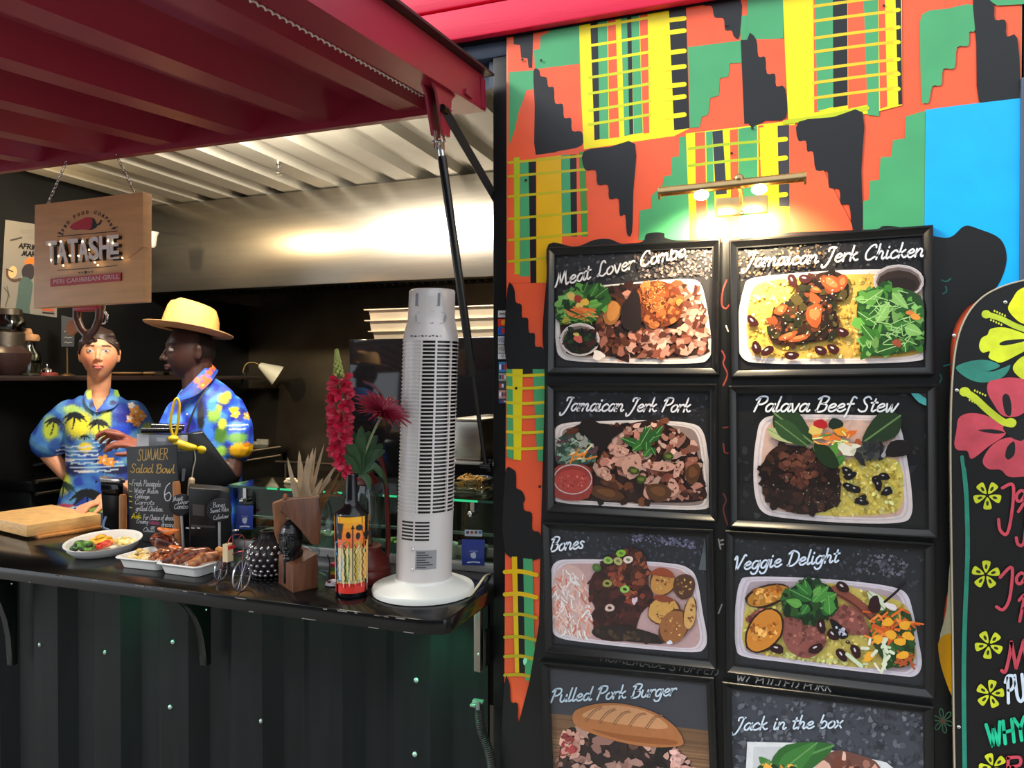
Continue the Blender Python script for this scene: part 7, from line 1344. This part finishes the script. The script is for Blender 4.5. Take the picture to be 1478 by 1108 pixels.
def hand(mb, wr, d, pn, th, sc=1., curl=(.35, .5, .4), spread=.06):
    """palm from the wrist along d; pn is the way the palm faces; th points to the thumb side"""
    d = d.normalized(); pn = (pn - d * pn.dot(d)).normalized(); th = (th - d * th.dot(d) - pn * th.dot(pn)).normalized()
    for k in range(4):
        o = th * (.030 - .020 * k) * sc; mb.caps(wr + o * .55 + d * .010 * sc, wr + o + d * (.082 - .004 * abs(k - 1)) * sc, .0125 * sc, .0105 * sc, 10)
    mb.ell(wr + d * .045 * sc, .036 * sc, .045 * sc, .014 * sc, 14, 9, M((th, d, pn)).transposed())
    for k, l in enumerate((.072, .080, .074, .060)):
        b = wr + th * (.031 - .0205 * k) * sc + d * (.084 - .004 * abs(k - 1)) * sc; dirn = (d + th * spread * (1.5 - k)).normalized(); pts = [b]; ang = 0
        for i, (f, cu) in enumerate(zip((.45, .31, .24), curl)):
            ang += cu * (1 + .12 * k); pts.append(pts[-1] + (dirn * cos(ang) + pn * sin(ang)) * l * f * sc)
        mb.chain(pts, [.0098 * sc, .0088 * sc, .0080 * sc, .0066 * sc], 10)
    b = wr + th * .030 * sc + d * .022 * sc; t1 = (d * .6 + th * .75 + pn * .25).normalized(); t2 = (d * .85 + th * .3 + pn * .35).normalized()
    mb.chain([b - th * .012 * sc, b + t1 * .036 * sc, b + t1 * .036 * sc + t2 * .03 * sc, b + t1 * .036 * sc + (t2 * .03 + (t2 + d * .3).normalized() * .024) * sc], [.0135 * sc, .0115 * sc, .0098 * sc, .0078 * sc], 10)
def ringset(mb, J, rows, P, n):
    R_ = []
    for v, uL, uR, dp, dd in rows:
        a_, b_ = J(uL, v, dd), J(uR, v, dd); c = (a_ + b_) / 2; h = (b_ - a_) / 2; N_ = 36
        R_.append([c + h * (abs(cos(t)) ** .85 * (1 if cos(t) > 0 else -1)) + n * dp * (abs(sin(t)) ** .9 * (1 if sin(t) > 0 else -1)) for t in [2 * pi * k / N_ for k in range(N_)]])
    mb.loft(R_)
def legs(mb, hips, n, rt, r=1.):
    for k in (-1, 1):
        h = hips + rt * .085 * k; kn = V((h.x + rt.x * .01 * k, h.y, FLR + .47)) + n * .015; an = V((kn.x, kn.y, FLR + .085)) - n * .03
        mb.chain([h, (h + kn) / 2, kn], [.092 * r, .078 * r, .058 * r]); mb.chain([kn, kn * .6 + an * .4 - n * .012, an], [.056 * r, .054 * r, .040 * r]); mb.chain([an + V((0, 0, -.035)), an + n * .13 + V((0, 0, -.052))], [.036, .026])
def clothes_legs(par, hips, n, rt, c, nm):
    mb = MB()
    for k in (-1, 1):
        h = hips + rt * .085 * k; kn = V((h.x + rt.x * .01 * k, h.y, FLR + .47)) + n * .015; an = V((kn.x, kn.y, FLR + .11)) - n * .03
        mb.chain([h + V((0, 0, .02)), kn, an], [.108, .078, .066])
    mb.ell(hips + V((0, 0, .02)), .17, .13, .12); obj('trousers', None, mat(nm, c, .8, noise=.1, ns=40), par, raw=fuse(mb, .009, 3))
    for k in (-1, 1):
        h = hips + rt * .085 * k; an = V((h.x + rt.x * .01 * k, h.y, FLR + .075)) - n * .015; mb = MB(); mb.chain([an + V((0, 0, -.028)) - n * .02, an + n * .08 + V((0, 0, -.034)), an + n * .15 + V((0, 0, -.040))], [.047, .043, .035]); mb.box(an + n * .06 + V((0, 0, -.068)), (.085, .085, .014)); obj('shoe', None, mat('dark_shoe', (30, 30, 34), .5), par, raw=fuse(mb, .006, 2))
def skinmat(nm): return mat(nm, attr=True, rough=.48, noise=.04, ns=40, spec=.4)
# --- fabric prints, laid out on the cloth in centimetres across and up from the collar
def sstep(a, b, x): t = np.clip((x - a) / (b - a), 0, 1); return t * t * (3 - 2 * t)
class Cloth:
    def __init__(s, C, P, n, unit):
        rt = V((0, 0, 1)).cross(n).normalized(); D_ = C - np.array(P); s.x = D_ @ np.array(rt) / unit; s.y = -D_[:, 2] / unit; s.K = np.zeros((len(C), 3)); s.dep = D_ @ np.array(n) / unit
        s.x = s.x + 0; s.w = np.sin(s.x * .21 + 2 * np.sin(s.y * .13)) + np.sin(s.y * .17 + 1.7 * np.sin(s.x * .11 + s.dep * .1)); s.fine = np.sin(s.x * .9 + np.sin(s.y * .7) * 2 + s.dep * .3) * np.sin(s.y * .8 + np.sin(s.x * .5) * 2)
    def mix(s, m, c): m = np.clip(m, 0, 1)[:, None]; s.K = s.K * (1 - m) + np.array(c, 'd') * m
    def base(s, a, b, c): s.K[:] = a; s.mix(sstep(.2, 1.2, s.w), b); s.mix(sstep(.2, 1.2, -s.w + .4 * s.fine), c)
    def blob(s, x, y, rx, ry, c, soft=.5, wob=.25): d = np.sqrt(((s.x - x) / rx) ** 2 + ((s.y - y) / ry) ** 2) + wob * s.fine * .5; s.mix(1 - sstep(1 - soft, 1, d), c)
    def palm(s, x, y, r, c, trunk=14, lean=2):
        D_ = np.full(len(s.x), 9.)
        for a_, l in ((-2.9, .95), (-2.3, .85), (-1.7, .75), (-1.1, .8), (-.5, .9), (.05, .95), (2.7, .8), (.6, .6)):
            for k in range(1, 9):
                f = k / 8; px_ = x + r * l * f * cos(a_); py_ = y + r * l * (f * sin(a_) * .7 + .55 * f * f); D_ = np.minimum(D_, np.hypot(s.x - px_, s.y - py_) / (r * (.075 + .10 * sin(pi * min(1, f + .1)))))
        s.mix(1 - sstep(.75, 1.1, D_), c)
        if trunk: dx, dy = s.x - x, s.y - y; s.mix(((abs(dx - lean * (dy / trunk) ** 2) < 1.0) & (dy > 0) & (dy < trunk)).astype(float), c)
    def flower(s, x, y, r, c, c2=(240, 220, 200)):
        dx, dy = s.x - x, s.y - y; rr = np.hypot(dx, dy); t = np.arctan2(dy, dx); s.mix((rr < r * (.55 + .45 * abs(np.cos(2.5 * t)))).astype(float), c); s.mix((rr < r * .22).astype(float), c2)
    def waves(s, x, y, rx, ry, c, f=1.1): m = (((s.x - x) / rx) ** 2 + ((s.y - y) / ry) ** 2 < 1) & (np.sin(s.y * f + .5 * np.sin(s.x * .4)) > .45); s.mix(m.astype(float), c)
# ---------------------------------------------------------------- woman
P, n, J = bodyframe(143, 572, 2.43); rt = V((0, 0, 1)).cross(n).normalized(); UN = mpp(P)
hips = J(143, 790); wom = thing('person', 'woman in a blue palm print shirt, hand on hip, facing the camera', 'person', V((P.x, P.y, FLR)))
SK = (226, 158, 118); hc = J(143.5, 512, .015); mb = MB(); hm = head(mb, hc, n + rt * -.06, radians(3), .98)
mb.chain([hc + n * -.022 - up * .06, J(143, 566, -.018), J(143, 580, -.02)], [.049, .046, .054]); ringset(mb, J, [(574, 118, 170, .04, -.015), (584, 98, 194, .07, -.01), (600, 96, 197, .088, -.005), (640, 101, 194, .095, 0), (690, 106, 192, .088, 0), (740, 96, 198, .10, 0), (790, 92, 200, .105, 0)], P, n)
eL, wL = J(61, 643, -.06), J(94, 684, -.02); mb.chain([J(98, 598), J(80, 620, -.035), eL], [.050, .043, .036]); mb.chain([eL, eL * .6 + wL * .4, wL], [.037, .036, .027]); hand(mb, wL, J(103, 704, -.07) - wL, rt * .9 + n * .1, n * .9 + up * .3, .92, (.3, .4, .3))
eR, wR = J(209, 690, -.02), J(151, 724, .125); wR = atz(149, 722, CT + .078); eR = J(207, 694, .02); mb.chain([J(195, 600), J(206, 645, -.005), eR], [.050, .043, .036]); mb.chain([eR, eR * .55 + wR * .45, wR], [.037, .034, .027])
hd_ = atz(112, 735, CT + .060) - wR; hand(mb, wR, hd_, V((0, 0, -1)) + n * .2, n, .98, (.45, .45, .35))
legs(mb, hips, n, rt); me = fuse(mb, .0042, 3)
paint(me, lambda C: facecol(C, hc, hm, .98, SK, (196, 98, 92), (70, 46, 36), (70, 50, 36))); obj('body', None, skinmat('woman_skin'), wom, raw=me)
mb = MB(); ringset(mb, J, [(567, 122, 164, .062, -.02), (574, 109, 178, .076, -.016), (582, 97, 190, .090, -.010), (594, 91, 201, .104, -.004), (620, 91, 200, .114, 0), (655, 94, 200, .116, 0), (685, 94, 205, .116, 0), (712, 86, 210, .120, 0), (745, 78, 213, .128, 0), (800, 74, 216, .132, 0)], P, n)
mb.chain([J(100, 596, -.004), J(84, 614, -.03), J(72, 637, -.052)], [.060, .068, .078]); mb.chain([J(192, 597), J(203, 622, -.004), J(208, 650, -.002)], [.062, .066, .070]); me = fuse(mb, .005, 5)
def wpat(C):
    s = Cloth(C, P, n, UN); s.base((58, 118, 196), (36, 66, 168), (96, 156, 206)); s.x += 143; s.y += 572
    for a_ in ((118, 610, 24, 26, (236, 226, 60)), (118, 606, 15, 18, (248, 236, 60)), (146, 616, 16, 22, (236, 232, 70)), (126, 642, 12, 10, (246, 214, 60)), (84, 616, 13, 22, (190, 206, 60)), (96, 690, 16, 24, (206, 214, 70)), (132, 734, 26, 14, (150, 190, 80)), (206, 630, 14, 26, (206, 216, 70)), (188, 664, 14, 10, (140, 150, 60)), (110, 590, 14, 10, (170, 206, 110)), (152, 600, 9, 16, (200, 214, 80))): s.blob(*a_)
    for a_ in ((180, 600, 26, 16, (30, 44, 150)), (168, 622, 20, 14, (34, 70, 200)), (160, 700, 26, 18, (36, 70, 190)), (112, 672, 16, 12, (26, 32, 90)), (168, 676, 28, 8, (24, 34, 80)), (90, 640, 10, 14, (50, 90, 160)), (190, 690, 16, 12, (30, 44, 110)), (150, 655, 24, 16, (40, 84, 160))): s.blob(*a_)
    s.waves(116, 650, 26, 14, (206, 226, 240)); s.waves(140, 668, 34, 12, (190, 216, 236)); s.waves(104, 732, 20, 14, (190, 210, 236), .8); s.waves(150, 632, 16, 10, (180, 216, 236))
    for a_ in ((113, 597, 15, (24, 34, 40), 20, -3), (142, 607, 14, (20, 26, 34), 16, 2), (88, 604, 12, (22, 34, 40), 20, -4), (125, 626, 7, (20, 26, 34), 6, 0), (99, 695, 16, (28, 56, 40), 18, -2), (128, 706, 22, (14, 20, 26), 26, 1), (150, 588, 10, (20, 28, 40), 0, 0), (152, 640, 12, (24, 34, 60), 0, 0)): s.palm(*a_)
    for x, y, r in ((189, 594, 9), (196, 601, 8), (183, 604, 7), (191, 611, 6), (148, 660, 8), (157, 664, 7)): s.flower(x, y, r, (240, 160, 50))
    s.flower(184, 585, 5, (250, 236, 220)); s.flower(181, 603, 4, (250, 226, 210), (240, 120, 60)); s.blob(104, 660, 10, 2.2, (240, 240, 240), .2); s.blob(125, 675, 13, 2, (230, 230, 230), .2); s.blob(102, 722, 12, 2.5, (190, 60, 90), .3)
    return s.K
paint(me, wpat); bm = bmesh.new(); bm.from_mesh(me)
Pn, nn_ = np.array(P), n
kill = []
for f in bm.faces:
    d_ = f.calc_center_median() - P; x_, y_, z_ = d_.dot(rt) / UN, -d_.z / UN, d_.dot(n)
    if z_ > .0 and y_ < 21 and abs(x_ + 3) < (21 - y_) * .62: kill.append(f)
    elif y_ < -1.5: kill.append(f)
bmesh.ops.delete(bm, geom=kill, context='FACES'); bm.to_mesh(me); bm.free()
mSH = mat('printed_shirt', attr=True, rough=.6, noise=.05, ns=120, bump=.12, bs=55); obj('shirt', None, mSH, wom, raw=me)
def collar(par, Ja, Jb, n, fn, off=.006):
    A_, B_ = cr(Ja, 6), cr(Jb, 6); K_ = 8; rows = [[p + (q_ - p) * (k / K_) + n * (off * sin(pi * (.15 + .7 * k / K_))) for p, q_ in zip(A_, B_)] for k in range(K_ + 1)]; mb = MB(); mb.loft(rows + [[p - n * .004 for p in r] for r in rows[::-1]], False, (0, 0), True)
    o = obj('collar', mb, mSH, par); O_ = np.array(ORG[par]); paint(o.data, lambda C: fn(C + O_))
def wcol(C):
    s = Cloth(C, P, n, UN); s.base((60, 110, 190), (40, 70, 160), (90, 150, 200)); s.x += 143; s.y += 572
    for a_ in ((131, 568, 6, 9, (186, 200, 80)), (168, 566, 8, 8, (160, 200, 70)), (150, 586, 7, 5, (50, 100, 200)), (172, 574, 5, 4, (40, 50, 110)), (134, 582, 4, 6, (30, 40, 90)), (160, 580, 6, 4, (30, 36, 90))): s.blob(*a_)
    return s.K
collar(wom, [J(u, v, d) for u, v, d in ((139, 592, .106), (134, 578, .088), (132, 567, .055), (134, 560, .0))], [J(u, v, d) for u, v, d in ((137, 595, .112), (126, 586, .102), (121, 572, .07), (125, 562, .0))], n, wcol)
collar(wom, [J(u, v, d) for u, v, d in ((139, 592, .106), (151, 581, .090), (158, 568, .058), (159, 560, .0))], [J(u, v, d) for u, v, d in ((142, 595, .112), (164, 588, .102), (173, 575, .07), (170, 563, .0))], n, wcol)
mb = MB()
for i, v in enumerate((606, 634, 664, 694)): mb.ell(J(139, v, .118), .0045, .003, .0045, 8, 5)
obj('buttons', mb, mat('dark_button', (30, 34, 60), .3), wom)
mb = MB(); m_ = hm; q = lambda x, y, z: hc + m_ @ (V((x, y, z)) * .98); rings = []
for i in range(18):
    t = -.35 + (pi / 2 + .35) * i / 17; rg = []
    for j in range(40):
        a_ = 2 * pi * j / 40; f = max(0, sin(a_)); z0 = .118 * sin(t); lift = f ** 1.5 * .105 * (1 - i / 17) + (.03 * (1 - i / 17) * (abs(cos(a_)) > .6)); z = z0 + lift; tz = math.asin(min(1, max(-1, z / .119))); cz = max(cos(tz), .04); rg.append(q(.081 * cz * cos(a_), .101 * cz * sin(a_) - .003, z * 1.05 + .002))
    rings.append(rg)
mb.loft(rings); mb.ell(q(0, -.112, .02), .035, .035, .035, 14, 9)
for k in range(26): a_ = pi * (.1 + .8 * k / 25); mb.tube(cr([q(.064 * cos(a_), .072 * sin(a_) + .004, .078), q(.050 * cos(a_), .045 * sin(a_), .104), q(.036 * cos(a_), -.04, .106), q(.012 * cos(a_), -.10, .06)], 4), .006, 6)
for k in (-1, 1): mb.tube(cr([q(.074 * k, .04, .055), q(.080 * k, .025, .02), q(.079 * k, .015, -.01)], 5), [.006, .005, .005, .004, .004, .003, .003, .002, .002, .001, .001], 6)
obj('hair', None, mat('dark_brown_hair', (46, 30, 24), .45, noise=.3, ns=60, bump=.3, bs=90), wom, raw=fuse(mb, .004, 2)); clothes_legs(wom, hips, n, rt, (34, 36, 44), 'dark_trousers')
# ---------------------------------------------------------------- man
P, n, J = bodyframe(292, 572, 2.50); rt = V((0, 0, 1)).cross(n).normalized(); UN = mpp(P); hips = J(298, 790)
man = thing('person', 'man in a straw hat and bright blue shirt, seen in profile', 'person', V((P.x, P.y, FLR)))
SKM = (66, 42, 36); hf = (-rt * 1.0 + n * .22).normalized(); hc = J(276, 508, .0); mb = MB(); hm = head(mb, hc, hf, radians(-2), 1.03, True)
mb.chain([hc - hf * .022 - up * .055, J(284, 556, .0), J(290, 578, -.01)], [.062, .060, .068]); ringset(mb, J, [(574, 268, 322, .045, -.01), (586, 256, 338, .075, -.005), (605, 252, 346, .095, 0), (650, 252, 345, .105, 0), (700, 256, 342, .10, 0), (790, 252, 346, .11, 0)], P, n)
eL, wL = J(332, 684, .10), J(215, 650, .20); mb.chain([J(332, 600), J(339, 640, .05), eL], [.058, .050, .043]); mb.chain([eL, eL * .6 + wL * .4, wL], [.045, .042, .031]); hand(mb, wL, J(168, 634, .20) - wL, n * -.2 + V((0, 0, -.9)), n, 1.05, (.35, .5, .4))
eR, wR = J(236, 672, .10), J(200, 642, .16); mb.chain([J(262, 600, .02), J(246, 638, .06), eR], [.058, .050, .043]); mb.chain([eR, eR * .6 + wR * .4, wR], [.044, .040, .031]); hand(mb, J(196, 640, .13), J(158, 622, .12) - wR, n * .3 + V((0, 0, -.6)), -n * .2 + up, 1.0, (.4, .5, .4))
legs(mb, hips, n, rt, 1.08); me = fuse(mb, .0045, 3)
def mcol(C):
    K = facecol(C, hc, hm, 1.03, SKM, (92, 54, 52), (16, 12, 12), (30, 20, 16)); L_ = (C - np.array(hc)) @ np.array(hm); hair = (L_[:, 2] > -.03) & (L_[:, 1] < -.02) & (L_[:, 2] < .2) & (np.linalg.norm(L_, axis=1) < .16); K[hair] = K[hair] * .45
    hd = (-(C - np.array(P))[:, 2] / UN > 40) & ((C - np.array(P)) @ np.array(rt) / UN < -70); K[hd] = (150, 88, 72); return K
paint(me, mcol); obj('body', None, skinmat('man_skin'), man, raw=me)
mb = MB(); ringset(mb, J, [(546, 280, 312, .055, -.035), (554, 268, 324, .075, -.025), (564, 260, 336, .09, -.012), (578, 251, 345, .104, -.004), (600, 245, 351, .117, 0), (640, 245, 351, .124, 0), (690, 246, 350, .122, 0), (800, 246, 352, .125, 0)], P, n)
mb.chain([J(331, 592, .0), J(340, 618, .03), J(339, 644, .06)], [.070, .074, .078]); mb.chain([J(262, 598, .02), J(252, 622, .05), J(246, 640, .06)], [.068, .070, .072]); me = fuse(mb, .0055, 5)
def mpat(C):
    s = Cloth(C, P, n, UN); s.base((36, 84, 206), (24, 44, 150), (70, 140, 222)); s.x += 292; s.y += 572
    for a_ in ((262, 640, 16, 12, (120, 190, 240)), (268, 615, 14, 10, (70, 60, 190)), (290, 600, 6, 26, (14, 18, 30)), (284, 640, 5, 24, (18, 20, 40)), (322, 557 + 5, 10, 8, (60, 80, 180)), (320, 575, 10, 10, (224, 214, 50)), (313, 588, 6, 7, (236, 220, 40)), (326, 570, 6, 8, (206, 206, 60)), (307, 596, 12, 16, (140, 190, 70)), (316, 625, 12, 16, (70, 120, 40)), (340, 596, 14, 12, (22, 40, 130)), (336, 612, 16, 7, (90, 140, 210)), (334, 590, 9, 4, (238, 220, 40)), (318, 610, 8, 10, (220, 220, 70)), (300, 622, 10, 14, (60, 130, 230)), (254, 604, 8, 10, (60, 140, 230)), (304, 584, 8, 10, (70, 150, 230)), (338, 630, 18, 9, (96, 150, 60)), (316, 648, 10, 10, (150, 206, 80))): s.blob(*a_)
    s.blob(344, 648, 22, 13, (236, 176, 20), .3); s.blob(350, 640, 6, 4, (200, 120, 20), .3); s.flower(335, 596, 7, (236, 206, 40)); s.flower(352, 600, 6, (230, 160, 50)); s.waves(338, 614, 16, 6, (190, 216, 240)); s.waves(262, 642, 14, 9, (210, 236, 250), .9)
    return s.K
paint(me, mpat); obj('shirt', None, mSH, man, raw=me)
def ccol(C):
    s = Cloth(C, P, n, UN); s.base((30, 60, 150), (36, 90, 200), (24, 40, 110)); s.x += 292; s.y += 572
    for x, y in ((306, 530), (301, 538), (295, 545), (301, 549), (292, 555), (286, 548)): s.flower(x, y, 5.5, (230, 96, 40), (240, 180, 60))
    return s.K
collar(man, [J(u, v, d) for u, v, d in ((258, 568, .10), (271, 556, .095), (284, 543, .082), (297, 530, .038), (304, 523, -.02))], [J(u, v, d) for u, v, d in ((262, 577, .118), (281, 571, .122), (296, 560, .10), (309, 545, .05), (315, 535, -.01))], n, ccol)
mb = MB(); A_ = cr([J(300, 558, .105), J(286, 580, .122), J(274, 608, .13), J(264, 650, .132)], 6); w_ = (rt * .8 + up * .4).normalized() * .006
mb.loft([[p - w_, p + w_, p + w_ + n * .003, p - w_ + n * .003] for p in A_]); obj('apron_strap', mb, mat('black_strap', (18, 18, 22), .6), man)
mb = MB()
for u, v in ((270, 598), (264, 614)): mb.ell(J(u, v, .134), .005, .004, .005, 8, 5)
obj('buttons', mb, mat('pale_button', (226, 226, 236), .3), man)
# hat
hz_c = J(273, 474, .0); up2 = (up * 1.0 + hf * -.0 ); tl_ = radians(-9)
hx = hf; hy = hf.cross(up).normalized(); R_ = M.Rotation(radians(-10.5), 3, hy) if True else None
bx_, bz_ = (R_ @ hx), (R_ @ up); mmx = M((bx_, hy, bz_)).transposed()
if (mmx @ V((1, 0, 0))).z < 0: R_ = M.Rotation(radians(10.5), 3, hy); bx_, bz_ = (R_ @ hx), (R_ @ up); mmx = M((bx_, hy, bz_)).transposed()
hat_o = J(272.5, 479, 0.); k_ = UN
mHAT = mat('straw', (206, 156, 82), .6, noise=.15, ns=9, stretch=(3, 3, 30), bump=.35, bs=120)
mb = MB(); rings = []
for r, z in ((33, 1.5), (33.5, 0), (50, -.8), (58, 1.2), (61, 3.4), (61, 4.6), (57, 2.6), (50, .8), (38, 1.8), (37, 3)):
    rings.append([hat_o + mmx @ V((r * cos(t) * k_, r * .86 * sin(t) * k_, (z + 2.6 * (abs(sin(t)) ** 2) * max(0, (r - 40) / 20)) * k_)) for t in [2 * pi * j / 56 for j in range(56)]])
mb.loft(rings, True, (0, 0)); obj('hat_brim', mb, mat('straw_brim', (196, 146, 92), .6, noise=.15, ns=10, bump=.3, bs=120), man)
mb = MB(); rings = []
for r, z in ((39.5, 1), (39, 8), (37.5, 20), (35, 30), (32, 36), (26, 39), (16, 37), (3, 35)):
    rings.append([hat_o + mmx @ V((r * cos(t) * k_ - .003, r * .84 * sin(t) * k_ * (1 - (.12 * max(0, cos(t)) if z > 20 else 0)), (z + (3 if z > 32 and abs(sin(t)) > .5 else 0) + 3 * cos(t) * (z > 25)) * k_)) for t in [2 * pi * j / 56 for j in range(56)]])
mb.loft(rings, True, (0, 1)); obj('hat_crown', mb, mHAT, man)
mb = MB(); mb.loft([[hat_o + mmx @ V(((r + .9) * cos(t) * k_ - .003, (r + .9) * .85 * sin(t) * k_, z * k_)) for t in [2 * pi * j / 56 for j in range(56)]] for r, z in ((39.6, 1.6), (39.2, 8))], True, (0, 0)); obj('hat_band', mb, mat('dark_band', (52, 34, 30), .6), man)
obj('hat_bow', MB().ell(hat_o + mmx @ V((-46 * k_, 10 * k_, 5 * k_)), 8 * k_, 5 * k_, 5 * k_), mat('straw_brim'), man)
clothes_legs(man, hips, n, rt, (30, 32, 40), 'dark_trousers')
